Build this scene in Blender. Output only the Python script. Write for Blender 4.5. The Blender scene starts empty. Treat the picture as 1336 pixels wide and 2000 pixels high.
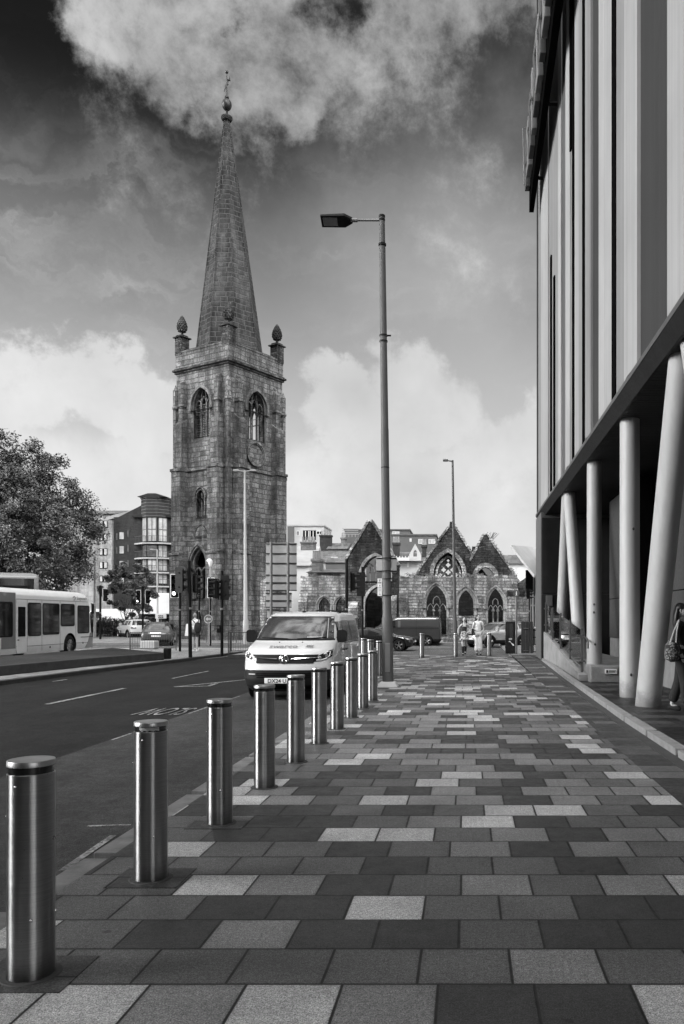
import bpy, bmesh, math, random
from mathutils import Vector, Matrix
from mathutils.geometry import tessellate_polygon
R = math.radians
random.seed(7)
scn = bpy.context.scene
col = scn.collection
# ---------------------------------------------------------------- camera
EYE, F = 1.56, 1550.0          # eye height (m), focal length in photo pixels (28 mm on a 36 mm tall frame)
PX, PY = 912.0, 1207.0         # where the street vanishes in the photo
cam_d = bpy.data.cameras.new("camera"); cam = bpy.data.objects.new("camera", cam_d); col.objects.link(cam)
cam_d.sensor_fit = 'VERTICAL'; cam_d.sensor_height = 36; cam_d.sensor_width = 24
cam_d.lens = 36 * F / 2000
cam_d.shift_x = (668 - PX) / 2000; cam_d.shift_y = (PY - 1000) / 2000
cam_d.clip_start = .05; cam_d.clip_end = 3000
cam.location = (0, 0, EYE); cam.rotation_euler = (R(90), 0, 0)
scn.camera = cam
def gx(px, Y): return (px - PX) / F * Y          # photo column at depth Y -> world x
def gz(py, Y): return EYE + (PY - py) / F * Y    # photo row at depth Y -> height
# ---------------------------------------------------------------- view
scn.view_settings.view_transform = 'Standard'; scn.view_settings.look = 'None'
scn.view_settings.gamma = 1; scn.view_settings.exposure = 0.95
# ---------------------------------------------------------------- sun
SUN_EL, SUN_AZ = R(52), R(181)    # azimuth measured clockwise from +Y (behind the camera, to the left)
sd = bpy.data.lights.new("sun", 'SUN'); sun = bpy.data.objects.new("sun", sd); col.objects.link(sun)
sd.energy = 1.5; sd.angle = R(14); sd.color = (1, 1, 1)
dv = Vector((math.sin(SUN_AZ)*math.cos(SUN_EL), math.cos(SUN_AZ)*math.cos(SUN_EL), math.sin(SUN_EL)))
sun.rotation_euler = dv.to_track_quat('Z', 'Y').to_euler()
# ---------------------------------------------------------------- world: black and white cloudy sky
w = bpy.data.worlds.new("World"); scn.world = w; w.use_nodes = True
nt = w.node_tree; N = nt.nodes; L = nt.links; N.clear()
out = N.new('ShaderNodeOutputWorld'); bg = N.new('ShaderNodeBackground'); bg.inputs[1].default_value = .1
L.new(bg.outputs[0], out.inputs[0])
tc = N.new('ShaderNodeTexCoord')
nrm = N.new('ShaderNodeVectorMath'); nrm.operation = 'NORMALIZE'; L.new(tc.outputs['Generated'], nrm.inputs[0])
sep = N.new('ShaderNodeSeparateXYZ'); L.new(nrm.outputs[0], sep.inputs[0])
def M(op, a, b=None, c=None, clamp=False):
    n = N.new('ShaderNodeMath'); n.operation = op; n.use_clamp = clamp
    for i, v in enumerate((a, b, c)):
        if v is None: continue
        if isinstance(v, (int, float)): n.inputs[i].default_value = v
        else: L.new(v, n.inputs[i])
    return n.outputs[0]
def VM(op, a, b=None, s=None):
    n = N.new('ShaderNodeVectorMath'); n.operation = op
    for i, v in enumerate((a, b)):
        if v is None: continue
        if isinstance(v, (tuple, list, Vector)): n.inputs[i].default_value = v
        else: L.new(v, n.inputs[i])
    if s is not None: n.inputs['Scale'].default_value = s
    return n.outputs['Value'] if op in ('LENGTH', 'DISTANCE', 'DOT_PRODUCT') else n.outputs[0]
def NO(vec, scale, detail=8, rough=.55, lac=2.0, dist=0.0, color=False):
    n = N.new('ShaderNodeTexNoise'); L.new(vec, n.inputs['Vector'])
    n.inputs['Scale'].default_value = scale; n.inputs['Detail'].default_value = detail
    n.inputs['Roughness'].default_value = rough; n.inputs['Distortion'].default_value = dist
    return n.outputs['Color'] if color else n.outputs['Fac']
def MR(v, a, b, c=0., d=1., smooth=True):
    n = N.new('ShaderNodeMapRange'); n.interpolation_type = 'SMOOTHSTEP' if smooth else 'LINEAR'
    L.new(v, n.inputs[0])
    for i, k in enumerate((a, b, c, d)): n.inputs[i+1].default_value = k
    return n.outputs[0]
def MIX(f, a, b):
    # float mix: a + f*(b-a)
    return M('MULTIPLY_ADD', f, M('SUBTRACT', b, a), a)
zz = M('MAXIMUM', sep.outputs[2], 0.0)
cz = M('ADD', zz, .22)
comb = N.new('ShaderNodeCombineXYZ')
L.new(M('DIVIDE', sep.outputs[0], cz), comb.inputs[0]); L.new(M('DIVIDE', sep.outputs[1], cz), comb.inputs[1])
plane = comb.outputs[0]                       # flat cloud layer seen in perspective
ramp = N.new('ShaderNodeValToRGB'); cr = ramp.color_ramp; cr.interpolation = 'B_SPLINE'
stops = [(0, .47), (.10, .43), (.20, .375), (.30, .235), (.36, .155), (.42, .105), (.465, .045), (.50, .014), (.54, .004), (.66, .004), (1, .20)]
cr.elements[0].position = 0; cr.elements[1].position = 1
for p, v in stops[1:-1]: cr.elements.new(p)
for e, (p, v) in zip(cr.elements, stops): e.position = p; e.color = (v, v, v, 1)
L.new(zz, ramp.inputs[0]); base = M('MULTIPLY', ramp.outputs[0], 1.0)
n_big = NO(plane, 1.1, 12, .62, dist=.3)
n_dir = NO(nrm.outputs[0], 7.0, 12, .60, dist=.25)
n_fine = NO(nrm.outputs[0], 24.0, 10, .72)
n_soft = NO(nrm.outputs[0], 3.4, 5, .5)
warp = VM('ADD', nrm.outputs[0], VM('SCALE', VM('SUBTRACT', NO(nrm.outputs[0], 6.5, 9, .62, color=True), (.5, .5, .5)), s=.20))
def pdir(px, py): return Vector(((px-PX)/F, 1, (PY-py)/F)).normalized()
def blob(px, py, r, soft=.6, squash=1.0):
    d = pdir(px, py)
    df = VM('SUBTRACT', warp, d)
    if squash != 1.0: df = VM('MULTIPLY', df, (1, 1, squash))
    return MR(VM('LENGTH', df), r*soft*.6, r, 1, 0)
def union(lst):
    o = lst[0]
    for b in lst[1:]: o = M('MAXIMUM', o, b)
    return o
# the large broken cloud overhead
top = union([blob(*a) for a in [(230, 60, .07), (350, 110, .085), (500, 60, .13), (500, 180, .085), (590, 200, .06), (680, 20, .125), (700, 110, .055), (850, -10, .085), (960, -10, .075), (1040, 10, .05), (350, -60, .12), (600, -250, .27), (1100, -250, .2)]])
hole = union([blob(640, 25, .042, .2), blob(440, 30, .03, .2), blob(40, 60, .08, .2)])
top = M('SUBTRACT', top, M('MULTIPLY', hole, .7))
topd = M('ADD', top, M('MULTIPLY', M('SUBTRACT', n_dir, .5), 2.3))
topd = M('ADD', topd, M('MULTIPLY', M('SUBTRACT', n_fine, .5), 1.7))
topm = MR(topd, .0, 1.35)
topc = M('ADD', .25, M('MULTIPLY', M('SUBTRACT', n_soft, .5), .30))
topc = M('ADD', topc, M('MULTIPLY', M('SUBTRACT', n_dir, .5), .42))
# thin wisps
wv = N.new('ShaderNodeVectorMath'); wv.operation = 'MULTIPLY'; wv.inputs[1].default_value = (.8, 1, 3.6); L.new(warp, wv.inputs[0])
wis = NO(wv.outputs[0], 5.0, 9, .6, dist=.6)
wis = MR(wis, .44, .84)
wisf = M('MULTIPLY', wis, MR(zz, .58, .30))
wb = union([blob(950, 300, .05, .2), blob(690, 380, .06, .2), blob(1000, 420, .09, .2), blob(280, 400, .07, .2), blob(60, 420, .07, .2), blob(250, 610, .06, .2), blob(860, 220, .08, .2)])
wisf = M('MULTIPLY', wisf, M('ADD', .42, M('MULTIPLY', wb, .6)))
hz = M('MULTIPLY', blob(900, 540, .26, .05), .55)
# heaped bright cloud low down
low = union([blob(40, 740, .10, .5, 1.2), blob(170, 760, .09, .5, 1.2), blob(280, 800, .09, .5, 1.3), blob(650, 790, .09, .5, 1.3), blob(800, 800, .13, .5, 1.3), blob(1000, 880, .12, .5, 1.2),
             blob(-200, 780, .16, .5, 1.2), blob(-500, 700, .2, .5, 1.2), blob(1300, 800, .2, .5, 1.2)])
low = M('MAXIMUM', low, MR(zz, .27, .15))
lowd = MR(M('ADD', low, M('MULTIPLY', M('SUBTRACT', n_dir, .5), 1.5)), .34, .80)
lowc = M('ADD', .41, M('MULTIPLY', M('SUBTRACT', n_soft, .5), .5))
lowc = M('ADD', lowc, M('MULTIPLY', M('SUBTRACT', n_dir, .5), .22))
c = MIX(wisf, MIX(hz, M('MULTIPLY', base, .93), .30), .31)
c = MIX(M('MULTIPLY', lowd, .8), c, lowc)
c = MIX(topm, c, topc)
# the rest of the sky (behind and beside the view): plain broken cloud
nb = MR(n_big, .38, .66)
zen = M('MULTIPLY', MR(zz, .78, .90), MR(n_dir, .36, .62))
c = MIX(zen, c, 1.1)
beh = M('MULTIPLY', MR(sep.outputs[1], .68, .42), MR(zz, .80, .62))
c = MIX(beh, c, M('ADD', .035, M('MULTIPLY', nb, .26)))
# bright patch of unseen sky, left and behind, shaped to light facade and bollards
gd = MR(VM('DOT_PRODUCT', nrm.outputs[0], Vector((-.92, -.22, .26)).normalized()), math.cos(R(22)), 1.0)
c = M('ADD', c, M('MULTIPLY', gd, 13.0))
gd2 = MR(VM('DOT_PRODUCT', nrm.outputs[0], Vector((.62, -.50, .60)).normalized()), math.cos(R(38)), 1.0)  # second bright patch, added behind right to light the bus and tower
c = M('ADD', c, M('MULTIPLY', gd2, 3.6))
sky = N.new('ShaderNodeTexSky'); sky.sky_type = 'NISHITA'; sky.sun_disc = False
sky.sun_elevation = SUN_EL; sky.sun_rotation = SUN_AZ
bw = N.new('ShaderNodeRGBToBW'); L.new(sky.outputs[0], bw.inputs[0])
c = M('ADD', M('MULTIPLY', c, 9.6), M('MULTIPLY', bw.outputs[0], .012))
L.new(c, bg.inputs[0])
w.cycles.sampling_method = 'MANUAL'; w.cycles.sample_map_resolution = 512

# ---------------------------------------------------------------- helpers
def tag(o, label=None, cat=None, group=None, kind=None):
    if label: o['label'] = label
    if cat: o['category'] = cat
    if group: o['group'] = group
    if kind: o['kind'] = kind
    return o
def empty(name, loc=(0, 0, 0), rz=0, scale=1):
    o = bpy.data.objects.new(name, None); col.objects.link(o)
    o.location = loc; o.rotation_euler = (0, 0, rz); o.scale = (scale,)*3; o.empty_display_size = .2
    return o
def copy_tree(o, parent=None):
    c = o.copy(); col.objects.link(c); c.parent = parent
    for ch in list(o.children): copy_tree(ch, c)
    return c
class MB:
    def __init__(s): s.v = []; s.f = []; s.m = []; s.cur = 0
    def add(s, vs, fs):
        b = len(s.v); s.v += [tuple(p) for p in vs]
        for f in fs: s.f.append([i+b for i in f]); s.m.append(s.cur)
        return s
    def box(s, x0, x1, y0, y1, z0, z1):
        return s.add([(x0,y0,z0),(x1,y0,z0),(x1,y1,z0),(x0,y1,z0),(x0,y0,z1),(x1,y0,z1),(x1,y1,z1),(x0,y1,z1)],
                     [(0,3,2,1),(4,5,6,7),(0,1,5,4),(1,2,6,5),(2,3,7,6),(3,0,4,7)])
    def obox(s, c, size, rz=0, rx=0, ry=0):
        m = Matrix.Rotation(rz,3,'Z') @ Matrix.Rotation(ry,3,'Y') @ Matrix.Rotation(rx,3,'X')
        vs = [Vector(c) + m @ Vector((sx*size[0]/2, sy*size[1]/2, sz*size[2]/2)) for sz in (-1,1) for sx,sy in ((-1,-1),(1,-1),(1,1),(-1,1))]
        return s.add(vs, [(0,3,2,1),(4,5,6,7),(0,1,5,4),(1,2,6,5),(2,3,7,6),(3,0,4,7)])
    def tube(s, pts, r, n=8, caps=True):
        pts = [Vector(p) for p in pts]; k = len(pts)
        rs = r if isinstance(r, (list, tuple)) else [r]*k
        vs = []; up = None
        for i, p in enumerate(pts):
            d = (pts[min(i+1,k-1)] - pts[max(i-1,0)]).normalized()
            if up is None: up = Vector((0,0,1)) if abs(d.z) < .9 else Vector((1,0,0))
            a = d.cross(up).normalized(); b = a.cross(d).normalized(); up = b
            for j in range(n):
                t = 2*math.pi*j/n; vs.append(p + (a*math.cos(t) + b*math.sin(t))*rs[i])
        fs = [(i*n+j, (i+1)*n+j, (i+1)*n+(j+1)%n, i*n+(j+1)%n) for i in range(k-1) for j in range(n)]
        if caps: fs += [tuple(range(n)), tuple(reversed(range((k-1)*n, k*n)))]
        return s.add(vs, fs)
    def lathe(s, prof, c=(0,0,0), n=24, caps=True, ph=0, axis='z'):
        vs = []
        for (r, z) in prof:
            for j in range(n):
                t = 2*math.pi*j/n + ph
                q = (r*math.cos(t), r*math.sin(t), z)
                if axis == 'x': q = (z, r*math.cos(t), r*math.sin(t))
                if axis == 'y': q = (r*math.cos(t), z, r*math.sin(t))
                vs.append((c[0]+q[0], c[1]+q[1], c[2]+q[2]))
        k = len(prof)
        fs = [(i*n+j, i*n+(j+1)%n, (i+1)*n+(j+1)%n, (i+1)*n+j) for i in range(k-1) for j in range(n)]
        if caps: fs += [tuple(reversed(range(n))), tuple(range((k-1)*n, k*n))]
        return s.add(vs, fs)
    def ell(s, c, r, nu=14, nv=9, m=None):
        vs = []; fs = []
        for i in range(nv+1):
            a = math.pi*i/nv - math.pi/2
            for j in range(nu):
                t = 2*math.pi*j/nu
                q = Vector((r[0]*math.cos(a)*math.cos(t), r[1]*math.cos(a)*math.sin(t), r[2]*math.sin(a)))
                if m: q = m @ q
                vs.append(Vector(c)+q)
        for i in range(nv):
            for j in range(nu): fs.append((i*nu+j, i*nu+(j+1)%nu, (i+1)*nu+(j+1)%nu, (i+1)*nu+j))
        return s.add(vs, fs)
    def prism(s, poly, z0, z1):
        n = len(poly); a = sum(poly[i][0]*poly[(i+1)%n][1]-poly[(i+1)%n][0]*poly[i][1] for i in range(n))
        if a < 0: poly = poly[::-1]
        s.slab([(p[0], p[1]) for p in poly], [], (0,0,0), (1,0,0), (0,1,0), (0,0,1), z0, z1); return s
    def slab(s, outer, holes, o, u, v, n, d0, d1):
        """polygon with holes in plane (o,u,v), from offset d0 to d1 along n"""
        o, u, v, n = Vector(o), Vector(u), Vector(v), Vector(n)
        loops = [list(outer)] + [list(h) for h in holes]
        flat = [p for l in loops for p in l]
        tris = tessellate_polygon([[Vector((p[0], p[1], 0)) for p in l] for l in loops])
        P = lambda p, d: o + u*p[0] + v*p[1] + n*d
        K = len(flat); vs = [P(p, d0) for p in flat] + [P(p, d1) for p in flat]; fs = []
        flip = (u.cross(v)).dot(n) * (d1-d0) > 0
        for t in tris:
            q = [flat[i] for i in t]
            ar = (q[1][0]-q[0][0])*(q[2][1]-q[0][1]) - (q[2][0]-q[0][0])*(q[1][1]-q[0][1])
            t = tuple(t) if ar > 0 else tuple(reversed(t))
            top = tuple(i+K for i in t); bot = tuple(reversed(t))
            if not flip: top = tuple(reversed(top)); bot = tuple(reversed(bot))
            fs += [top, bot]
        b = 0
        for li, l in enumerate(loops):
            m_ = len(l); ar = sum(l[i][0]*l[(i+1)%m_][1]-l[(i+1)%m_][0]*l[i][1] for i in range(m_))
            ccw = ar > 0
            if li > 0: ccw = not ccw
            for i in range(m_):
                a_, c_ = b+i, b+(i+1)%m_
                q = (a_, c_, c_+K, a_+K)
                if ccw != flip: q = tuple(reversed(q))
                fs.append(q)
            b += m_
        return s.add(vs, fs)
    def build(s, name, mats, parent=None, smooth=False, bevel=0, fix=False, angle=35):
        me = bpy.data.meshes.new(name); me.from_pydata(s.v, [], s.f); 
        if not isinstance(mats, (list, tuple)): mats = [mats]
        for m in mats: me.materials.append(m)
        for p, mi in zip(me.polygons, s.m): p.material_index = mi
        if fix:
            b = bmesh.new(); b.from_mesh(me); bmesh.ops.remove_doubles(b, verts=b.verts, dist=1e-5); bmesh.ops.recalc_face_normals(b, faces=b.faces); b.to_mesh(me); b.free()
        if smooth:
            for p in me.polygons: p.use_smooth = True
            b = bmesh.new(); b.from_mesh(me)
            for e in b.edges:
                if len(e.link_faces) == 2 and e.calc_face_angle(0) > R(angle): e.smooth = False
            b.to_mesh(me); b.free()
        me.update()
        o = bpy.data.objects.new(name, me); col.objects.link(o)
        if parent: o.parent = parent
        if bevel:
            md = o.modifiers.new('bevel', 'BEVEL'); md.width = bevel; md.segments = 2; md.limit_method = 'ANGLE'
        return o
def rrect(x0, x1, y0, y1, r, n=4):
    pts = []
    for cx, cy, a in ((x1-r, y0+r, -90), (x1-r, y1-r, 0), (x0+r, y1-r, 90), (x0+r, y0+r, 180)):
        for i in range(n+1):
            t = R(a + 90*i/n); pts.append((cx+r*math.cos(t), cy+r*math.sin(t)))
    return pts
def arch(cx, hw, z0, zs, rise, n=9):
    """pointed arch outline, ccw, from sill z0, springing zs"""
    Rr = (hw*hw + rise*rise)/(2*hw) if rise >= hw else None
    right = []
    for i in range(n+1):
        t = i/n
        if Rr:
            a = math.asin(min(1, rise/Rr))*t
            right.append((cx + hw - Rr + Rr*math.cos(a), zs + Rr*math.sin(a)))
        else:
            a = math.pi/2*t; right.append((cx + hw*math.cos(a), zs + rise*math.sin(a)))
    left = [(2*cx - x, z) for x, z in reversed(right[:-1])]
    return [(cx-hw, z0), (cx+hw, z0)] + right + left
def arch_ring(mb, cx, hw, z0, zs, rise, wd, o, u, v, n, d0, d1):
    mb.slab(arch(cx, hw+wd, z0, zs, rise+wd), [arch(cx, hw, z0+.001, zs, rise)], o, u, v, n, d0, d1)

# ---------------------------------------------------------------- materials (the photograph is black and white: greys only)
class NT:
    def __init__(s, name):
        s.m = bpy.data.materials.new(name); s.m.use_nodes = True; s.t = s.m.node_tree
        s.N = s.t.nodes; s.L = s.t.links; s.b = s.N['Principled BSDF']
        s.geo = s.N.new('ShaderNodeNewGeometry'); s.tc = s.N.new('ShaderNodeTexCoord')
    def set(s, inp, v):
        if isinstance(v, (int, float)):
            i = s.b.inputs[inp]
            i.default_value = (v, v, v, 1) if inp == 'Base Color' else v
        else: s.L.new(v, s.b.inputs[inp])
    def math(s, op, a, b=None, c=None, clamp=False):
        n = s.N.new('ShaderNodeMath'); n.operation = op; n.use_clamp = clamp
        for i, v in enumerate((a, b, c)):
            if v is None: continue
            if isinstance(v, (int, float)): n.inputs[i].default_value = v
            else: s.L.new(v, n.inputs[i])
        return n.outputs[0]
    def noise(s, vec, scale, detail=5, rough=.55, dist=0, out='Fac'):
        n = s.N.new('ShaderNodeTexNoise'); s.L.new(vec, n.inputs['Vector'])
        n.inputs['Scale'].default_value = scale; n.inputs['Detail'].default_value = detail
        n.inputs['Roughness'].default_value = rough; n.inputs['Distortion'].default_value = dist
        return n.outputs[out]
    def white(s, vec):
        n = s.N.new('ShaderNodeTexWhiteNoise'); n.noise_dimensions = '3D'; s.L.new(vec, n.inputs['Vector']); return n.outputs['Value']
    def voro(s, vec, scale, out='Distance', rnd=1.0):
        n = s.N.new('ShaderNodeTexVoronoi'); s.L.new(vec, n.inputs['Vector']); n.inputs['Scale'].default_value = scale
        n.inputs['Randomness'].default_value = rnd
        return n.outputs[out]
    def mr(s, v, a, b, c=0., d=1., smooth=False):
        n = s.N.new('ShaderNodeMapRange'); s.L.new(v, n.inputs[0])
        if smooth: n.interpolation_type = 'SMOOTHSTEP'
        for i, k in enumerate((a, b, c, d)):
            if isinstance(k, (int, float)): n.inputs[i+1].default_value = k
            else: s.L.new(k, n.inputs[i+1])
        return n.outputs[0]
    def mix(s, f, a, b): return s.math('MULTIPLY_ADD', f, s.math('SUBTRACT', b, a), a)
    def sep(s, v):
        n = s.N.new('ShaderNodeSeparateXYZ'); s.L.new(v, n.inputs[0]); return n.outputs
    def comb(s, x=0, y=0, z=0):
        n = s.N.new('ShaderNodeCombineXYZ')
        for i, v in enumerate((x, y, z)):
            if isinstance(v, (int, float)): n.inputs[i].default_value = v
            else: s.L.new(v, n.inputs[i])
        return n.outputs[0]
    def vmul(s, v, k):
        n = s.N.new('ShaderNodeVectorMath'); n.operation = 'MULTIPLY'; s.L.new(v, n.inputs[0]); n.inputs[1].default_value = k; return n.outputs[0]
    def bump(s, h, strength=.3, dist=.02):
        n = s.N.new('ShaderNodeBump'); n.inputs['Strength'].default_value = strength; n.inputs['Distance'].default_value = dist
        s.L.new(h, n.inputs['Height']); s.L.new(n.outputs[0], s.b.inputs['Normal'])
    def ramp(s, v, stops, interp='LINEAR'):
        n = s.N.new('ShaderNodeValToRGB'); cr = n.color_ramp; cr.interpolation = interp
        for p, _ in stops[1:-1]: cr.elements.new(p)
        for e, (p, k) in zip(cr.elements, stops): e.position = p; e.color = (k, k, k, 1)
        s.L.new(v, n.inputs[0]); return n.outputs[0]
    def done(s): s.m.diffuse_color = (.5,.5,.5,1); return s.m
def pm(name, v, rough=.6, metal=0., var=.15, scale=3., bump=0., bscale=60., spec=.5, coat=0., emit=0.):
    t = NT(name); P = t.tc.outputs['Object']
    n1 = t.noise(P, scale, 6, .6); n2 = t.noise(P, scale*9, 4, .6)
    f = t.math('ADD', t.mr(n1, .3, .7, 1-var, 1+var), t.mr(n2, .3, .7, -var*.4, var*.4))
    t.set('Base Color', t.math('MULTIPLY', f, v)); t.set('Roughness', t.mr(n2, .3, .7, rough*.88, min(1, rough*1.12)))
    t.set('Metallic', metal); t.b.inputs['Specular IOR Level'].default_value = spec
    if coat: t.b.inputs['Coat Weight'].default_value = coat; t.b.inputs['Coat Roughness'].default_value = .04
    if bump: t.bump(t.noise(P, bscale, 4), bump, .01)
    if emit: t.b.inputs['Emission Color'].default_value = (1,1,1,1); t.b.inputs['Emission Strength'].default_value = emit
    return t.done()
MT = {}
def stone(name, v, bw=.55, bh=.27, joint=.6, stain=.5, mort=.02, contrast=.35, crackle=.5):
    t = NT(name)
    P = t.sep(t.geo.outputs['Position']); Nn = t.sep(t.geo.outputs['True Normal'])
    u = t.math('SUBTRACT', t.math('MULTIPLY', Nn[0], P[1]), t.math('MULTIPLY', Nn[1], P[0]))
    z = P[2]
    wob = t.noise(t.geo.outputs['Position'], 1.6, 3)
    zz_ = t.math('ADD', z, t.math('MULTIPLY', wob, .10*bh/.27))
    # courses of unequal block lengths
    row = t.math('FLOOR', t.math('DIVIDE', zz_, bh))
    rr = t.white(t.comb(row, 3.1, 0))
    uu = t.math('ADD', t.math('DIVIDE', u, t.math('MULTIPLY', bw, t.mr(rr, 0, 1, .7, 1.3))), t.math('MULTIPLY', rr, 7.3))
    cell = t.math('FLOOR', uu)
    idn = t.white(t.comb(cell, row, 0))
    fu = t.math('FRACT', uu); fz = t.math('FRACT', t.math('DIVIDE', zz_, bh))
    eu = t.math('MINIMUM', fu, t.math('SUBTRACT', 1, fu)); ez = t.math('MINIMUM', fz, t.math('SUBTRACT', 1, fz))
    e = t.math('MINIMUM', t.math('MULTIPLY', eu, bw), t.math('MULTIPLY', ez, bh))
    jn = t.mr(t.math('ADD', e, t.math('MULTIPLY', t.math('SUBTRACT', t.noise(t.geo.outputs['Position'], 9, 4), .5), mort*1.6)), mort*.5, mort*1.2, 1, 0)
    big = t.noise(t.geo.outputs['Position'], .35, 7, .62)
    streak = t.noise(t.vmul(t.geo.outputs['Position'], (1.8, 1.8, .22)), 1.0, 6, .6)
    fine = t.noise(t.geo.outputs['Position'], 12, 6, .7)
    f = t.math('MULTIPLY', t.mr(idn, 0, 1, 1-contrast, 1+contrast), t.mr(big, .32, .68, 1-stain*.8, 1+stain*.6))
    f = t.math('MULTIPLY', f, t.mr(streak, .38, .60, 1-stain*.8, 1+stain*.45))
    f = t.math('MULTIPLY', f, t.mr(fine, .3, .7, 1-crackle*.6, 1+crackle*.6))
    f = t.math('MULTIPLY', f, t.mr(t.noise(t.geo.outputs['Position'], 2.6, 8, .7), .34, .66, 1-stain*.55, 1+stain*.45))
    pale = t.mr(t.noise(t.geo.outputs['Position'], 1.1, 9, .75, .4), .66, .74, 0, 1.1*stain); f = t.math('ADD', f, t.math('MULTIPLY', pale, t.mr(fine, .4, .6, 0, 1)))
    f = t.mix(t.math('MULTIPLY', jn, .8), f, joint)
    t.set('Base Color', t.math('MAXIMUM', t.math('MULTIPLY', f, v), .01)); t.set('Roughness', .9)
    t.b.inputs['Specular IOR Level'].default_value = .2
    h = t.math('ADD', t.math('MULTIPLY', jn, -.8), t.math('ADD', t.math('MULTIPLY', fine, .5), t.math('MULTIPLY', idn, .3)))
    t.bump(h, 1.0, .06)
    return t.done()
MT['tower'] = stone('tower_granite', .138, .62, .36, .45, .62, .024, .30, 1.1)
MT['spire'] = stone('spire_granite', .052, .62, .38, 2.0, .6, .034, .22, .5)
MT['ruin'] = stone('ruin_rubble', .35, .42, .20, .35, .75, .022, .38, 1.1)
MT['gable'] = stone('gable_rubble', .065, .38, .17, .6, .8, .022, .45, 1.1)
MT['dress_t'] = stone('tower_dressing', .16, .5, .42, .5, .6, .014, .15, .8)
MT['shade_stone'] = stone('shaded_inner_stone', .03, .42, .20, .7, .5, .018, .3, .6)  # near-black stone, paints in the shade inside the ruin's openings
MT['dress'] = stone('dressed_stone', .34, .5, .42, .5, .5, .010, .12, .6)
MT['brick_dark'] = stone('dark_brick', .045, .45, .15, 1.25, .2, .01, .12, .2)
MT['brick_grey'] = stone('grey_brick', .18, .45, .15, .8, .3, .01, .15, .3)
MT['cobwall'] = stone('rendered_wall', .30, 1.2, .6, .8, .35, .01, .05, .2)
def tiles(name, w_, h_, vals, bias=0., dark=1.0, jw=.0085, off=0., stones=True):
    t = NT(name); P = t.sep(t.geo.outputs['Position'])
    wv = t.noise(t.geo.outputs['Position'], .5, 2)
    v = t.math('DIVIDE', t.math('SUBTRACT', P[1], .14), h_); row = t.math('FLOOR', v)
    rr = t.white(t.comb(row, 1.7, 5))
    sh = t.math('ADD', t.math('MULTIPLY', row, .5), t.math('MULTIPLY', rr, .30))
    u = t.math('ADD', t.math('DIVIDE', t.math('ADD', P[0], off), w_), sh); cell = t.math('FLOOR', u)
    idn = t.white(t.comb(cell, row, 12.5)); id2 = t.white(t.comb(cell, row, 9.5))
    tone = t.ramp(t.math('ADD', idn, bias), vals, 'CONSTANT')
    tone = t.math('MULTIPLY', tone, t.mr(id2, 0, 1, .88, 1.12))
    fu = t.math('FRACT', u); fv = t.math('FRACT', v)
    e = t.math('MINIMUM', t.math('MULTIPLY', t.math('MINIMUM', fu, t.math('SUBTRACT', 1, fu)), w_), t.math('MULTIPLY', t.math('MINIMUM', fv, t.math('SUBTRACT', 1, fv)), h_))
    jn = t.mr(e, jw*.5, jw, 1, 0)
    edge = t.mr(e, jw, .03, 1, 0)
    G = t.geo.outputs['Position']
    sp = t.noise(G, 150, 3, .85); sp2 = t.noise(G, 55, 3, .75); cl = t.noise(G, 1.3, 7, .65); cl2 = t.noise(G, 6.5, 6, .7)
    f = t.math('MULTIPLY', t.mr(sp, .40, .60, .35, 1.75), t.mr(sp2, .38, .62, .74, 1.28))
    f = t.math('MULTIPLY', f, t.mr(t.noise(G, 28, 4, .7), .35, .65, .85, 1.15))
    f = t.math('MULTIPLY', f, t.mr(cl, .3, .7, .74, 1.22)); f = t.math('MULTIPLY', f, t.mr(cl2, .3, .7, .86, 1.14))
    gum = t.voro(G, 1.9); gsz = t.mr(t.white(t.comb(t.math('FLOOR', t.math('MULTIPLY', P[0], 1.9)), t.math('FLOOR', t.math('MULTIPLY', P[1], 1.9)), 0)), 0, 1, .01, .05)
    gm = t.mr(t.math('ADD', gum, t.math('MULTIPLY', t.math('SUBTRACT', sp2, .5), .03)), gsz, t.math('ADD', gsz, .012), .45, 1)
    f = t.math('MULTIPLY', f, gm)
    drip = t.mr(t.noise(G, 3.1, 8, .75, .6), .62, .72, 1, .72, True); f = t.math('MULTIPLY', f, drip)
    f = t.math('MULTIPLY', f, t.mr(t.math('MULTIPLY', edge, cl2), 0, 1, 1, .7))
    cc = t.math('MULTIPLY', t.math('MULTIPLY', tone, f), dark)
    cc = t.mix(jn, cc, .010)
    t.set('Base Color', cc); t.set('Roughness', t.mr(cl2, .3, .7, .42, .62)); t.b.inputs['Specular IOR Level'].default_value = .22
    t.bump(t.math('ADD', t.math('MULTIPLY', jn, -1.), t.math('MULTIPLY', sp2, .18)), .45, .006)
    return t.done()
VALS = [(0, .034), (.27, .082), (.58, .150), (.83, .34), (1.0, .34)]
MT['tiles'] = tiles('granite_paving', .408, .360, VALS)
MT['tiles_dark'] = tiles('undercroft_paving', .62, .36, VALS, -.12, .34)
MT['border'] = tiles('border_paving', 1.3, .33, [(0, .040), (.45, .06), (.75, .10), (.88, .20), (1, .20)], 0, .9)
MT['far_pave'] = tiles('far_paving', .6, .45, [(0, .20), (.5, .24), (.8, .28), (.9, .3), (1, .3)], 0, 1.0, .008)
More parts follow.
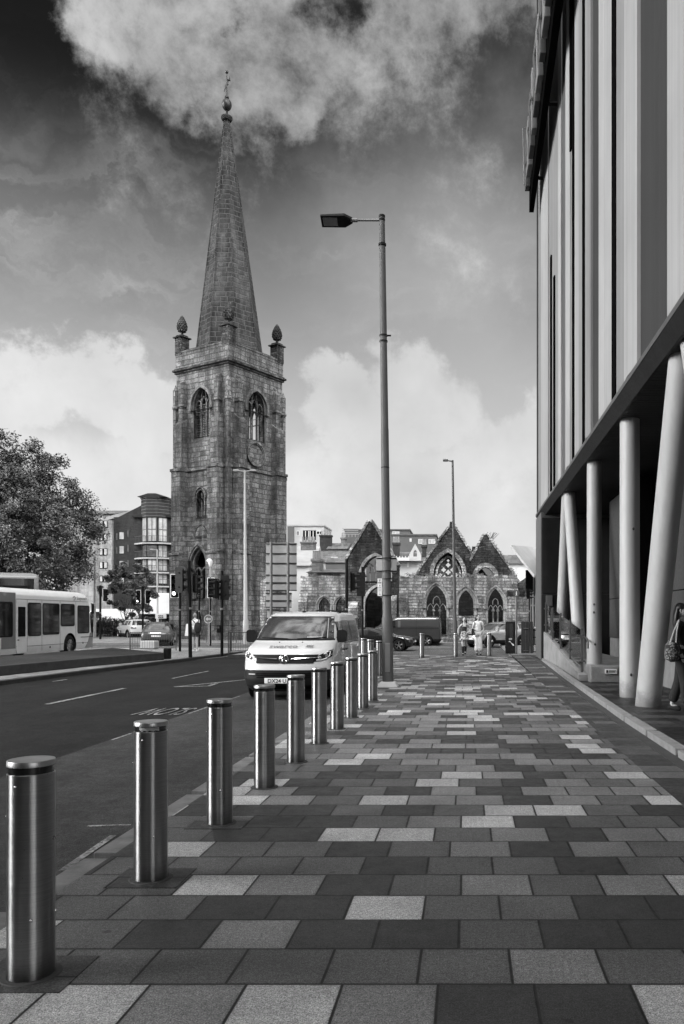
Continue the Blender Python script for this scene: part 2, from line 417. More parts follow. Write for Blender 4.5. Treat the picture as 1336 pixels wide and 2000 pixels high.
def asphalt(name, v, patch=True):
    t = NT(name); G = t.geo.outputs['Position']
    sp = t.noise(G, 130, 3, .85); sp2 = t.noise(G, 35, 3, .7); big = t.noise(G, .55, 8, .65); st = t.noise(t.vmul(G, (2.2, .25, 1)), 1.0, 6, .6)
    f = t.math('MULTIPLY', t.mr(sp, .38, .62, .35, 1.75), t.mr(sp2, .35, .65, .75, 1.25))
    f = t.math('MULTIPLY', f, t.mr(big, .3, .7, .75, 1.22)); f = t.math('MULTIPLY', f, t.mr(st, .3, .7, .86, 1.14))
    f = t.math('MULTIPLY', f, t.mr(t.noise(G, 11, 5, .7), .32, .68, .80, 1.2)); cr_ = t.voro(t.vmul(G, (1, .6, 1)), .55, 'Distance')
    f = t.math('MULTIPLY', f, t.mr(t.noise(G, 4, 6, .7), .36, .64, .85, 1.15))
    ag = t.voro(G, 95); f = t.math('ADD', f, t.mr(ag, .10, .18, .9, 0))
    if patch:
        wet = t.mr(t.noise(G, 1.4, 9, .7, .8), .62, .74, 1, .62, True); f = t.math('MULTIPLY', f, wet)
        sp_ = t.math('MULTIPLY', t.mr(t.voro(G, 3.5), .02, .035, 1, 0), 2.0); f = t.math('ADD', f, sp_)
    t.set('Base Color', t.math('MULTIPLY', f, v)); t.set('Roughness', .85); t.b.inputs['Specular IOR Level'].default_value = .08
    t.bump(t.math('ADD', sp, t.math('MULTIPLY', sp2, .7)), .5, .008)
    return t.done()
MT['road'] = asphalt('road_asphalt', .019); MT['road2'] = asphalt('bay_asphalt', .046); MT['ground'] = asphalt('ground_asphalt', .09, False)
MT['island_top'] = asphalt('island_asphalt', .035, False)
MT['kerb'] = pm('kerb_granite', .13, .7, var=.4, scale=5, bump=.3, bscale=120)
MT['kerb_light'] = pm('upstand_concrete', .20, .7, var=.22, scale=6, bump=.2)
MT['kerb_dark'] = pm('kerb_dark_stone', .035, .8, var=.3, scale=4)
MT['conc'] = pm('concrete', .20, .8, var=.25, scale=3, bump=.2)
MT['conc_l'] = pm('pale_concrete', .36, .8, var=.12, scale=3)
def worn_paint(name):
    t = NT(name); G = t.geo.outputs['Position']
    n = t.mr(t.noise(G, 22, 8, .8), .44, .56); n2 = t.mr(t.noise(G, 2.5, 4, .6), .35, .6, .3, 1)
    t.set('Base Color', t.mix(t.math('MULTIPLY', n, n2), .05, .42)); t.set('Roughness', .7); return t.done()
MT['paint'] = worn_paint('worn_road_paint')
def steel():
    t = NT('brushed_steel'); P = t.tc.outputs['Object']; G = t.geo.outputs['Position']
    br = t.noise(t.vmul(G, (6, 6, 260)), 1.0, 3, .6); sm = t.noise(G, 9, 7, .7); dr = t.sep(P)[2]
    sc = t.mr(t.noise(t.vmul(G, (9, 9, 90)), 1.3, 7, .75), .66, .72, 1, .28, True)
    dirt = t.mr(t.math('ADD', dr, t.math('MULTIPLY', sm, .16)), .06, .2, .35, 1)
    pit = t.mr(t.voro(G, 26), .03, .07, .4, 1)
    tg = t.N.new('ShaderNodeTangent'); tg.direction_type = 'RADIAL'; tg.axis = 'Z'; t.L.new(tg.outputs[0], t.b.inputs['Tangent']); t.b.inputs['Anisotropic'].default_value = .92; t.b.inputs['Anisotropic Rotation'].default_value = 0.25
    c = t.math('MULTIPLY', t.math('MULTIPLY', t.mr(br, .3, .7, .27, .34), sc), t.math('MULTIPLY', dirt, pit))
    t.set('Base Color', c); t.set('Metallic', 1.0); t.set('Roughness', t.mr(sm, .3, .7, .27, .40))
    
    t.bump(t.math('ADD', br, t.math('MULTIPLY', sc, .6)), .06, .002); return t.done()
MT['steel'] = steel()
MT['steel_cap'] = pm('steel_cap', .40, .38, 1.0, var=.2, scale=9)
MT['galv'] = pm('galvanised_post', .065, .6, .1, var=.16, scale=3)
MT['galv_w'] = pm('white_post', .32, .5, 0, var=.1)
MT['galv_d'] = pm('grey_post', .16, .5, .2, var=.15)
MT['black'] = pm('black_paint', .006, .55, var=.3, spec=.15)
MT['blackg'] = pm('black_gloss', .010, .12, var=.2, spec=.6)
MT['rubber'] = pm('rubber', .010, .8, var=.2, spec=.15)
MT['glass'] = pm('dark_glass', .010, .04, var=.1, spec=.9)
MT['glass_w'] = pm('windscreen_glass', .03, .06, var=.1, spec=1.0)
MT['glass_w'].node_tree.nodes['Principled BSDF'].inputs['IOR'].default_value = 1.75
MT['glass_d'] = pm('bus_glass', .012, .05, var=.4, spec=.6)
MT['glass_l'] = pm('curtained_glass', .42, .15, var=.35, scale=1.2, spec=.6)
MT['glass_m'] = pm('mid_glass', .10, .08, var=.4, scale=1.5, spec=.8)
MT['vanw'] = pm('white_van_paint', .56, .25, var=.03, coat=.7)
MT['carw'] = pm('white_car_paint', .68, .25, var=.03, coat=.6)
MT['carg'] = pm('grey_car_paint', .10, .22, .4, var=.05, coat=.8)
MT['cars'] = pm('silver_car_paint', .36, .25, .5, var=.04, coat=.8)
MT['carb'] = pm('black_car_paint', .012, .15, 0, var=.05, coat=.8)
MT['vand'] = pm('dark_van_paint', .05, .22, .3, var=.05, coat=.8)
MT['plastic'] = pm('black_plastic', .008, .6, var=.15, spec=.2)
MT['plastic_g'] = pm('grey_plastic', .035, .7, var=.15, spec=.15)
MT['chrome'] = pm('chrome', .75, .12, 1.0, var=.05)
MT['alloy'] = pm('alloy', .45, .28, .9, var=.1)
MT['lampglass'] = pm('headlamp_glass', .35, .08, .6, var=.5, scale=25)
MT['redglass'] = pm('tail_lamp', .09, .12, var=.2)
MT['plate'] = pm('number_plate', .72, .4, var=.03)
MT['ink'] = pm('dark_lettering', .015, .5, var=.1)
MT['ink_g'] = pm('grey_lettering', .16, .5, var=.1)
MT['busw'] = pm('bus_white', .74, .3, var=.05, coat=.4)
MT['busg'] = pm('bus_grey', .17, .3, var=.06, coat=.4)
MT['column'] = pm('column_paint', .36, .5, var=.07, scale=2, bump=.08, bscale=200)
def column_mat():
    t = NT('column_paint_worn'); G = t.geo.outputs['Position']; z = t.sep(G)[2]
    n = t.noise(G, 5, 7, .7); n2 = t.noise(t.vmul(G, (9, 9, .6)), 1.0, 5, .6)
    g = t.mr(t.math('ADD', z, t.math('MULTIPLY', t.math('SUBTRACT', n, .5), .9)), .0, .42, .55, 1, True)
    sp = t.mr(t.voro(G, 5.5), .018, .034, .45, 1)
    f = t.math('MULTIPLY', t.math('MULTIPLY', g, sp), t.mr(n2, .3, .7, .92, 1.05))
    t.set('Base Color', t.math('MULTIPLY', f, .37)); t.set('Roughness', .5); t.bump(t.noise(G, 160, 3), .06, .004); return t.done()
MT['column'] = column_mat()
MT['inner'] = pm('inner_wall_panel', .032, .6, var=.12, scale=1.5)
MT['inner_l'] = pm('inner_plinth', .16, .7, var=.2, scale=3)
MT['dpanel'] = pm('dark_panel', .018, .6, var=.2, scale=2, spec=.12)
MT['void'] = pm('dark_void', .004, .95, var=.1, spec=.0)  # near-black, also stands in for shade in the facade slots
MT['lit'] = pm('signal_lamp', .9, .4, var=.02, emit=2.2)
MT['whitef'] = pm('white_border', .75, .5, var=.05)
MT['signback'] = pm('sign_back', .34, .5, 0., var=.10, scale=2)
MT['slate'] = stone('roof_slate', .13, .4, .25, .7, .3, .012, .2, .3)
MT['slate_l'] = pm('pale_roof', .30, .6, var=.15, scale=.8)
MT['white_r'] = pm('white_render', .62, .8, var=.08, scale=.7)
MT['cream_r'] = pm('cream_render', .42, .8, var=.1, scale=.7)
MT['clad'] = pm('grey_cladding', .09, .6, var=.1, scale=.8)
MT['lead'] = pm('dark_lead', .03, .45, .4, var=.2)
MT['bark'] = pm('bark', .05, .9, var=.4, scale=6, bump=.5)
MT['skin'] = pm('skin', .42, .5, var=.05); MT['hair'] = pm('dark_hair', .012, .45, var=.3, scale=30)
MT['hair_f'] = pm('fair_hair', .22, .5, var=.3, scale=30)
MT['cloth_k'] = pm('black_cloth', .012, .85, var=.2); MT['cloth_w'] = pm('white_cloth', .78, .85, var=.06, scale=8)
MT['cloth_p'] = pm('pale_cloth', .62, .85, var=.10, scale=6); MT['cloth_d'] = pm('dark_cloth', .010, .9, var=.25, scale=12)
MT['cloth_g'] = pm('grey_cloth', .10, .9, var=.2, scale=9)
def floral(name, sc, a, b, lo, hi):
    t = NT(name); n = t.voro(t.tc.outputs['Object'], sc, 'Color'); s_ = t.sep(n)
    t.set('Base Color', t.mr(s_[0], lo, hi, a, b)); t.set('Roughness', .85); return t.done()
MT['floral'] = floral('floral_cloth', 34, .03, .5, .35, .6); MT['bagp'] = floral('patterned_bag', 42, .01, .16, .5, .75)
def leafmat(name, v):
    t = NT(name); r = t.white(t.comb(t.math('FLOOR', t.math('MULTIPLY', t.sep(t.geo.outputs['Position'])[0], 6)), t.math('FLOOR', t.math('MULTIPLY', t.sep(t.geo.outputs['Position'])[1], 6)), t.math('FLOOR', t.math('MULTIPLY', t.sep(t.geo.outputs['Position'])[2], 6))))
    big = t.noise(t.geo.outputs['Position'], .5, 4)
    c = t.math('MULTIPLY', t.mr(r, 0, 1, .55, 1.5), t.mr(big, .3, .7, .75, 1.25))
    t.set('Base Color', t.math('MULTIPLY', c, v)); t.set('Roughness', .42); t.b.inputs['Specular IOR Level'].default_value = .5
    return t.done()
MT['leaf'] = leafmat('plane_leaf', .075); MT['leaf2'] = leafmat('small_tree_leaf', .11); MT['leafd'] = leafmat('hedge_leaf', .028); MT['weed'] = leafmat('wall_weed', .12)
def clearglass():
    m = bpy.data.materials.new('clear_glass'); m.use_nodes = True; t = m.node_tree; N_ = t.nodes; N_.clear()
    o = N_.new('ShaderNodeOutputMaterial'); mx = N_.new('ShaderNodeMixShader'); tr = N_.new('ShaderNodeBsdfTransparent'); gl = N_.new('ShaderNodeBsdfGlossy')
    tr.inputs[0].default_value = (.82,.82,.82,1); gl.inputs['Roughness'].default_value = .03; gl.inputs[0].default_value = (.9,.9,.9,1)
    fr = N_.new('ShaderNodeFresnel'); fr.inputs[0].default_value = 1.6
    ad = N_.new('ShaderNodeMath'); ad.operation = 'ADD'; ad.inputs[1].default_value = .07; t.links.new(fr.outputs[0], ad.inputs[0])
    t.links.new(ad.outputs[0], mx.inputs[0]); t.links.new(tr.outputs[0], mx.inputs[1]); t.links.new(gl.outputs[0], mx.inputs[2]); t.links.new(mx.outputs[0], o.inputs[0])
    return m
MT['clear'] = clearglass()
def cladding(name, v, ribs=26., amp=.5, v2=None):
    t = NT(name); G = t.geo.outputs['Position']; P = t.sep(G)
    s1 = t.noise(t.vmul(G, (1, 3.0, .05)), 1.2, 6, .6); s2 = t.noise(t.vmul(G, (1, 22, .12)), 1.0, 4, .6); b = t.noise(G, .35, 4)
    f = t.math('MULTIPLY', t.mr(s1, .3, .7, .88, 1.12), t.mr(s2, .3, .7, .93, 1.07)); f = t.math('MULTIPLY', f, t.mr(b, .3, .7, .9, 1.1))
    t.set('Base Color', t.math('MULTIPLY', f, v)); t.set('Roughness', .6); t.b.inputs['Specular IOR Level'].default_value = .12
    wv = t.math('SINE', t.math('MULTIPLY', P[1], ribs*2*math.pi)); t.bump(wv, amp, .006); return t.done()
MT['clad_l'] = cladding('facade_panel_light', .29, 7, .10); MT['clad_m'] = cladding('facade_panel_mid', .20, 9, .15)
MT['clad_d'] = cladding('facade_panel_dark', .036, 16, .5); MT['clad_g'] = cladding('facade_panel_grey', .085, 12, .3)
# ================================================================ SETTING: ground, roads, pavements
def sheet(name, poly, z, mat, thick=None, kind='structure'):
    m = MB()
    m.prism(poly, z - (thick or .02), z)
    return tag(m.build(name, mat), kind=kind)
ZR = -.12                       # road level; the pavement is at 0
m = MB(); m.box(-900, 900, -300, 1500, ZR-.30, ZR-.02); tag(m.build('ground', MT['ground']), kind='structure')
m = MB(); m.box(-60, 45, -15, 120, ZR-.018, ZR); tag(m.build('road', MT['road']), kind='structure')
m = MB(); m.prism([(-4.85, -8), (-2.3, -8), (-2.3, 30), (-4.2, 36), (-6.0, 36), (-4.95, 24)], ZR, ZR+.005); tag(m.build('parking_bay_surface', MT['road2']), kind='structure')
m = MB(); m.prism([(-30, 36.8), (60, 33.4), (60, 49.2), (-30, 49.2)], ZR, ZR+.006); tag(m.build('cross_road', MT['ground']), kind='structure')
edge = [(-2.33, -6), (-2.33, 10), (-2.33, 18.5), (-2.62, 21.5), (-3.2, 24.2), (-4.0, 26.8), (-4.55, 29.5), (-4.5, 31.5), (-3.6, 33), (-2.0, 33.4)]
pave = edge + [(1.8, 33.4), (1.8, -6)]
sheet('pavement', pave, 0, MT['tiles'], .25)
m = MB(); m.prism([(1.802, -6), (2.36, -6), (2.52, 20), (2.72, 33.4), (1.9, 33.4), (1.802, 19)], -.25, -.001); tag(m.build('paving_border_strip', MT['border']), kind='structure')
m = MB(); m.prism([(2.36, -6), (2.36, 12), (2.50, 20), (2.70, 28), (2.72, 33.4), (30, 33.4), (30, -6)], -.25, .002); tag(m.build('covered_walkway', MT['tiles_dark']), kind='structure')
m = MB(); m.prism([(1.9, 33.405), (2.0, 60), (40, 60), (40, 33.405)], -.25, -.002); tag(m.build('far_pavement', MT['far_pave']), kind='structure')
# kerb stones along the pavement
m = MB()
oe = [(x-.16, y) for x, y in edge[:3]] + [(-2.78, 21.4), (-3.36, 24.15), (-4.16, 26.8), (-4.72, 29.5), (-4.66, 31.6), (-3.68, 33.16), (-2.0, 33.56)]
for i in range(len(edge)-1):
    a, b, c, d = edge[i], edge[i+1], oe[i+1], oe[i]
    Ls = math.hypot(b[0]-a[0], b[1]-a[1]); k = max(1, int(Ls/.92))
    for j in range(k):
        t0, t1 = j/k, (j+1)/k - .008
        lp = lambda p, q, t: (p[0]+(q[0]-p[0])*t, p[1]+(q[1]-p[1])*t)
        m.prism([lp(a, b, t0), lp(a, b, t1), lp(d, c, t1), lp(d, c, t0)], -.26, -.003-random.random()*.004)
tag(m.build('pavement_kerb', MT['kerb'], bevel=.006), kind='structure')
m = MB(); m.prism([(2.20, -6), (2.36, -6), (2.36, 12), (2.50, 20), (2.70, 28), (2.70, 33), (2.60, 33), (2.56, 28), (2.36, 20), (2.22, 12)], -.02, .0025); tag(m.build('drainage_strip', MT['kerb_dark']), kind='structure')
# low light upstand along the covered walkway
m = MB(); pts = [(2.36, -6), (2.36, 12), (2.50, 20), (2.70, 28), (2.73, 29)]
for i in range(4):
    (x0, y0), (x1, y1) = pts[i], pts[i+1]; k = max(1, int((y1-y0)/1.5))
    for j in range(k):
        a = j/k; b = (j+1)/k - .006
        xa, xb, ya, yb = x0+(x1-x0)*a, x0+(x1-x0)*b, y0+(y1-y0)*a, y0+(y1-y0)*b
        m.prism([(xa, ya), (xa+.15, ya), (xb+.15, yb), (xb, yb)], -.1, .085)
tag(m.build('walkway_upstand', MT['kerb_light'], bevel=.012), kind='structure')
# concrete plinths cast round each bollard base are laid with the bollards
# median island
isl = [(-12.0, 8), (-11.75, 20), (-11.5, 25), (-10.95, 31.4), (-10.6, 37), (-9.7, 41.5), (-19, 41.5), (-19.5, 39.6), (-14.9, 38.5), (-14.5, 30), (-14.6, 8)]
sheet('traffic_island', isl, 0, MT['far_pave'], .2)
m = MB()
for i in range(4):
    (x0, y0), (x1, y1) = isl[i], isl[i+1]
    m.prism([(x0+.002, y0), (x0+.15, y0), (x1+.15, y1), (x1+.002, y1)], -.2, -.006)
tag(m.build('island_kerb', MT['kerb_dark'], bevel=.01), kind='structure')
m = MB(); m.prism([(-12.9, 8), (-12.72, 20.5), (-12.2, 25.8), (-11.35, 29.5), (-11.5, 29.9), (-15.4, 34.5), (-15.6, 30), (-15.6, 8)], -.13, .27)
o = m.build('raised_island_bed', [MT['island_top']], bevel=.03); tag(o, kind='structure')
m = MB(); m.prism([(-12.9+.004, 8), (-12.72+.02, 20.5), (-12.2+.02, 25.8), (-11.35+.02, 29.5), (-11.35+.10, 29.5), (-12.2+.12, 25.8), (-12.72+.12, 20.5), (-12.9+.12, 8)], .003, .275)
tag(m.build('raised_bed_kerb', MT['kerb_dark'], bevel=.02), kind='structure')
# second island beyond the crossing (behind the van) and the pavement at the tower
sheet('crossing_island', [(-10.05, 33.6), (-8.2, 34.0), (-3.5, 34.5), (-3.5, 37), (-10.0, 36.2)], 0, MT['far_pave'], .2)
m = MB(); m.prism([(-10.1, 33.45), (-3.5, 34.35), (-3.5, 34.495), (-10.1, 33.595)], -.2, .01); tag(m.build('crossing_kerb', MT['kerb_dark']), kind='structure')
sheet('church_pavement', [(-30, 49.2), (3.2, 49.2), (12, 49.2), (12, 75), (-30, 75)], .01, MT['far_pave'], .2)
m = MB(); m.box(-30, 12, 49.05, 49.198, -.2, .02); tag(m.build('church_kerb', MT['kerb_light']), kind='structure')
sheet('far_verge', [(-60, 62), (-24, 60.5), (-24, 74), (-60, 74)], .02, MT['conc'], .2)
# road paint (white worn lines)
m = MB(); Z = ZR+.0095
def dash(x0, y0, x1, y1, wd=.10):
    d = Vector((x1-x0, y1-y0)).normalized(); nx, ny = -d.y*wd/2, d.x*wd/2
    m.prism([(x0+nx, y0+ny), (x1+nx, y1+ny), (x1-nx, y1-ny), (x0-nx, y0-ny)], Z-.003, Z)
dash(-8.15, 15.4, -8.15, 18.9, .11); dash(-8.15, 22.0, -8.15, 25.0, .07); dash(-8.1, 29, -8.1, 31, .07)
dash(-4.87, 10.9, -4.87, 11.5, .03); dash(-4.87, 13.9, -4.87, 15.0, .05); dash(-4.87, 16.2, -4.87, 17.0, .03); dash(-4.9, 20, -4.9, 26, .04)
dash(-10.9, 20.9, -10.9, 21.6, .08)
dash(-2.68, 5.25, -2.72, 6.1, .05); dash(-3.05, 6.38, -2.72, 6.42, .03)
dash(-7.1, 19.3, -5.95, 21.6, .10); dash(-7.1, 19.3, -6.3, 19.5, .12); dash(-6.35, 19.4, -6.4, 20.3, .10)
dash(-10.9, 31.3, -10.2, 36.0, .14); dash(-6.5, 41.0, 4.5, 40.0, .12); dash(-14.6, 44, -16.5, 44, .12)
dash(-28, 47, -20, 47, .14); dash(-23.5, 43, -21.5, 47.5, .12); dash(-3.2, 45.5, -1, 45.5, .3); dash(.6, 45.5, 1.9, 45.5, .2)
tag(m.build('road_markings', MT['paint']), kind='structure')
def text_mesh(txt, size, ext, name, mat, parent=None, matrix=None, align='CENTER', bold=0., sx=1.):
    cu = bpy.data.curves.new(name, 'FONT'); cu.body = txt; cu.size = size; cu.extrude = ext; cu.align_x = align; cu.offset = bold
    t = bpy.data.objects.new(name, cu); col.objects.link(t)
    me = bpy.data.meshes.new_from_object(t.evaluated_get(bpy.context.evaluated_depsgraph_get())) if False else None
    bpy.context.view_layer.update()
    me = bpy.data.meshes.new_from_object(t.evaluated_get(bpy.context.evaluated_depsgraph_get()))
    bpy.data.objects.remove(t); bpy.data.curves.remove(cu)
    if sx != 1.: me.transform(Matrix.Diagonal((sx, 1, 1, 1)))
    if matrix: me.transform(matrix)
    me.materials.clear(); me.materials.append(mat); me.name = name
    o = bpy.data.objects.new(name, me); col.objects.link(o)
    if parent: o.parent = parent
    return o
# SLOW, for the drivers coming towards us
slow = text_mesh('SLOW', 1.0, .0015, 'road_lettering', MT['paint'], None, Matrix.Translation((-5.38, 14.7, ZR+.012)) @ Matrix.Rotation(math.pi, 4, 'Z') @ Matrix.Diagonal((.30, 1.5, 1, 1)))
tag(slow, kind='structure')

# ================================================================ CHURCH TOWER
TH = R(30.4); HS = 2.69
ta = Vector((-math.cos(TH), math.sin(TH), 0)); tb = Vector((math.sin(TH), math.cos(TH), 0))
TC = Vector((-16.84, 56, 0)) + (ta+tb)*HS
tower = empty('church_tower', TC)
tag(tower, 'tall weathered stone church tower with octagonal spire, belfry windows and corner pineapples', 'church tower')
sides = [(-tb, ta), (-ta, tb), (tb, -ta), (ta, -tb)]     # (outward normal, tangent) : left face seen, right face seen, back ones
# side 0: outward = -tb (left face seen). tangent u chosen so that u x z = outward or its opposite; slab handles both
O = Vector((0, 0, 0)); UZ = Vector((0, 0, 1))
bel = lambda: arch(0, .80, 14.6, 17.0, 1.18)
for k, (n, t) in enumerate(sides):
    mb = MB()
    h = 2.76; holes = []
    if k == 0: holes = [arch(.22, .82, 2.95, 5.35, 1.35), arch(0, .40, 8.8, 10.3, .5), arch(.30, .42, -.05, 1.4, .7)]
    W = h - (0 if k % 2 == 0 else .6)
    mb.slab([(-W, -.2), (W, -.2), (W, 12.4), (-W, 12.4)], holes, O, t, UZ, -n, -h, -h+.6)
    h = 2.69; W = h - (0 if k % 2 == 0 else .6)
    mb.slab([(-W, 12.401), (W, 12.401), (W, 19.7), (-W, 19.7)], [bel()], O, t, UZ, -n, -h, -h+.6)
    mb.build('tower_wall', MT['tower'], tower)
# string courses, cornice, parapet
def ringband(mb, h, z0, z1, th=.3):
    mb.slab([(-h,-h),(h,-h),(h,h),(-h,h)], [[(-h+th,-h+th),(h-th,-h+th),(h-th,h-th),(-h+th,h-th)]], O, ta, tb, UZ, z0, z1)
mb = MB()
ringband(mb, 2.86, 12.25, 12.36, .24); ringband(mb, 2.80, 12.36, 12.46, .2)
mb.build('string_course', MT['tower'], tower)
mb = MB(); ringband(mb, 3.02, -.2, .5, .35); ringband(mb, 2.9, .5, .75, .25); mb.build('tower_plinth', MT['tower'], tower)
mb = MB(); ringband(mb, 2.80, 19.55, 19.70, .4); ringband(mb, 2.92, 19.70, 19.84, .5); ringband(mb, 2.82, 19.84, 19.93, .4); mb.build('cornice', MT['gable'], tower)
mb = MB(); ringband(mb, 2.74, 19.93, 21.05, .36); ringband(mb, 2.78, 21.05, 21.2, .44); mb.box
mb.build('parapet', MT['tower'], tower)
mb = MB(); mb.slab([(-2.4,-2.4),(2.4,-2.4),(2.4,2.4),(-2.4,2.4)], [], O, ta, tb, UZ, 20.4, 20.5); mb.build('parapet_roof', MT['lead'], tower)
mb = MB(); mb.slab([(-2.2,-2.2),(2.2,-2.2),(2.2,2.2),(-2.2,2.2)], [], O, ta, tb, UZ, 12.9, 13.1); mb.build('belfry_floor', MT['void'], tower)
# buttresses
def P3(n, t, dn, dt, z): return n*dn + t*dt + UZ*z
for (n, t) in sides:
    for s in (-1, 1):
        mb = MB()
        def bt(t0, t1, z0, z1, proj, base, slope=.35):
            a0, a1 = sorted((s*t0, s*t1))
            # box with a sloped weathering on top
            vs = [P3(n,t,base,a0,z0),P3(n,t,base+proj,a0,z0),P3(n,t,base+proj,a1,z0),P3(n,t,base,a1,z0),
                  P3(n,t,base,a0,z1+slope),P3(n,t,base+proj,a0,z1),P3(n,t,base+proj,a1,z1),P3(n,t,base,a1,z1+slope)]
            mb.add(vs, [(0,1,2,3),(4,7,6,5),(0,4,5,1),(1,5,6,2),(2,6,7,3),(3,7,4,0)])
        bt(1.36, 2.42, -.2, 6.2, .82, 2.755); bt(1.28, 2.5, -.2, .7, .95, 2.75, .12)
        bt(1.40, 2.38, 6.2, 12.3, .68, 2.755)
        bt(1.36, 2.42, 6.12, 6.28, .90, 2.75, .08); bt(1.36, 2.42, 12.2, 12.4, .78, 2.75, .08)
        bt(1.50, 2.25, 12.3, 15.7, .56, 2.685, .45)
        bt(1.66, 2.06, 15.6, 18.4, .36, 2.685, .3); bt(1.58, 2.14, 17.0, 17.14, .46, 2.685, .05); bt(1.74, 1.98, 18.3, 18.75, .26, 2.685, .2)
        mb.build('buttress', MT['tower'], tower, fix=True)
for sa in (-1, 1):
    for sb in (-1, 1):
        mb = MB(); c = ta*sa*2.74 + tb*sb*2.74
        rot = math.atan2(ta.y, ta.x)
        mb.obox(c+UZ*6, (.34, .34, 12.3), rot); mb.obox(c+UZ*14.6, (.26, .26, 7.6), rot)
        mb.lathe([(.26, 17.0), (.26, 17.12), (.17, 17.2), (.15, 18.4), (.0, 18.8)], c, 8, caps=False)
        mb.build('corner_shaft', MT['tower'], tower)
        # corner pedestal with pineapple
        c = ta*sa*2.42 + tb*sb*2.42
        mb = MB(); mb.obox(c+UZ*21.6, (.72, .72, 1.3), rot); mb.obox(c+UZ*22.28, (.95, .95, .10), rot); mb.obox(c+UZ*22.40, (.62, .62, .16), rot)
        ped = mb.build('pedestal', MT['gable'], tower, bevel=.02)
        mb = MB(); prof = [(.13, 22.45), (.10, 22.6), (.13, 22.68), (.30, 22.78), (.40, 23.0), (.40, 23.2), (.33, 23.5), (.20, 23.78), (.05, 23.95)]
        prof = [(r*.84, z) for r, z in prof]; mb.lathe(prof, c, 16)
        for i in range(9):
            z = 22.8 + i*.125; rr = .84*[.30,.37,.41,.41,.38,.33,.27,.19,.11][i]
            for j in range(10):
                a = 2*math.pi*(j+.5*(i % 2))/10; mb.ell(c+Vector((rr*math.cos(a), rr*math.sin(a), z)), (.065, .065, .06), 6, 4)
        mb.build('pineapple_finial', MT['gable'], ped, smooth=True)
# belfry windows: hood moulds, jambs, mullions, louvres
for k, (n, t) in enumerate(sides):
    mb = MB()
    arch_ring(mb, 0, .98, 16.6, 16.95, 1.25, .20, O, t, UZ, -n, -2.86, -2.60)
    arch_ring(mb, 0, .80, 14.6, 17.0, 1.18, .10, O, t, UZ, -n, -2.72, -2.55)
    fr = mb.build('window_frame', MT['dress_t'], tower)
    mb = MB()
    for x in (-.27, .27): mb.slab([(x-.045, 14.6), (x+.045, 14.6), (x+.045, 17.3), (x-.045, 17.3)], [], O, t, UZ, -n, -2.52, -2.38)
    for x in (-.53, 0, .53): arch_ring(mb, x, .22, 16.99, 17.0, .36 if x else .6, .07, O, t, UZ, -n, -2.51, -2.39)
    for x in (-.27, .27): mb.slab([(x-.04, 17.3), (x+.04, 17.3), (x*.6+.04, 18.0), (x*.6-.04, 18.0)], [], O, t, UZ, -n, -2.52, -2.38)
    mb.build('mullion', MT['tower'], fr)
    if k == 0:
        mb = MB()
        for i in range(14):
            z = 14.72 + i*.175
            for x0, x1 in ((-.80, -.32), (-.22, .22), (.32, .80)):
                c = n*2.33 + t*((x0+x1)/2) + UZ*z
                mb.obox(c, (x1-x0, .26, .045), math.atan2(t.y, t.x), rx=R(38))
        mb.build('louvre', MT['dress_t'], fr)
# clock-less roundel on the right face
n, t = sides[1]
circ = lambda r, cz: [(r*math.cos(2*math.pi*i/32) - .12, cz + r*math.sin(2*math.pi*i/32)) for i in range(32)]
mb = MB(); mb.slab(circ(.92, 13.58), [circ(.78, 13.58)], O, t, UZ, -n, -2.86, -2.6); mb.slab(circ(.76, 13.58), [circ(.70, 13.58)], O, t, UZ, -n, -2.80, -2.6)
mb.build('round_moulding', MT['dress_t'], tower)
mb = MB(); mb.slab(circ(.69, 13.58), [], O, t, UZ, -n, -2.715, -2.6); mb.build('round_panel', MT['tower'], tower)
# left face: small two-light window, big west window with mullions, blind arch, door surround
n, t = sides[0]
mb = MB(); arch_ring(mb, 0, .40, 8.8, 10.3, .5, .09, O, t, UZ, -n, -2.84, -2.6); arch_ring(mb, 0, .52, 10.2, 10.3, .66, .10, O, t, UZ, -n, -2.9, -2.7)
mb.slab([(-.05, 8.8), (.05, 8.8), (.05, 10.6), (-.05, 10.6)], [], O, t, UZ, -n, -2.70, -2.5); mb.build('window_frame', MT['tower'], tower)
mb = MB(); arch_ring(mb, .22, .82, 2.95, 5.35, 1.35, .12, O, t, UZ, -n, -2.86, -2.6); arch_ring(mb, .22, .96, 5.2, 5.35, 1.5, .13, O, t, UZ, -n, -2.93, -2.7)
mb.build('window_frame', MT['dress_t'], tower)
mb = MB()
arch_ring(mb, .22, .70, 2.96, 5.3, 1.2, .12, O, t, UZ, -n, -2.64, -2.5)
for x in (-.10, .55): arch_ring(mb, x, .27, 3.0, 4.7, .5, .08, O, t, UZ, -n, -2.55, -2.42)
mb.build('mullion', MT['dress_t'], tower)
mb = MB(); arch_ring(mb, 0, .62, 7.45, 7.5, .75, .06, O, t, UZ, -n, -2.79, -2.7); mb.slab([(-1.0, 7.35), (1.0, 7.35), (1.0, 7.43), (-1.0, 7.43)], [], O, t, UZ, -n, -2.81, -2.7); mb.build('blind_arch', MT['gable'], tower)
mb = MB(); arch_ring(mb, .30, .42, -.05, 1.4, .7, .12, O, t, UZ, -n, -2.82, -2.6); mb.build('door_surround', MT['tower'], tower)
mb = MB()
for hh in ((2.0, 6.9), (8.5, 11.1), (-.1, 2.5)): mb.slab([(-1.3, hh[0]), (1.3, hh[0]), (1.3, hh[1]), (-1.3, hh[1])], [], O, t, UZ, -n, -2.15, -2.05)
mb.build('dark_recess', MT['void'], tower)
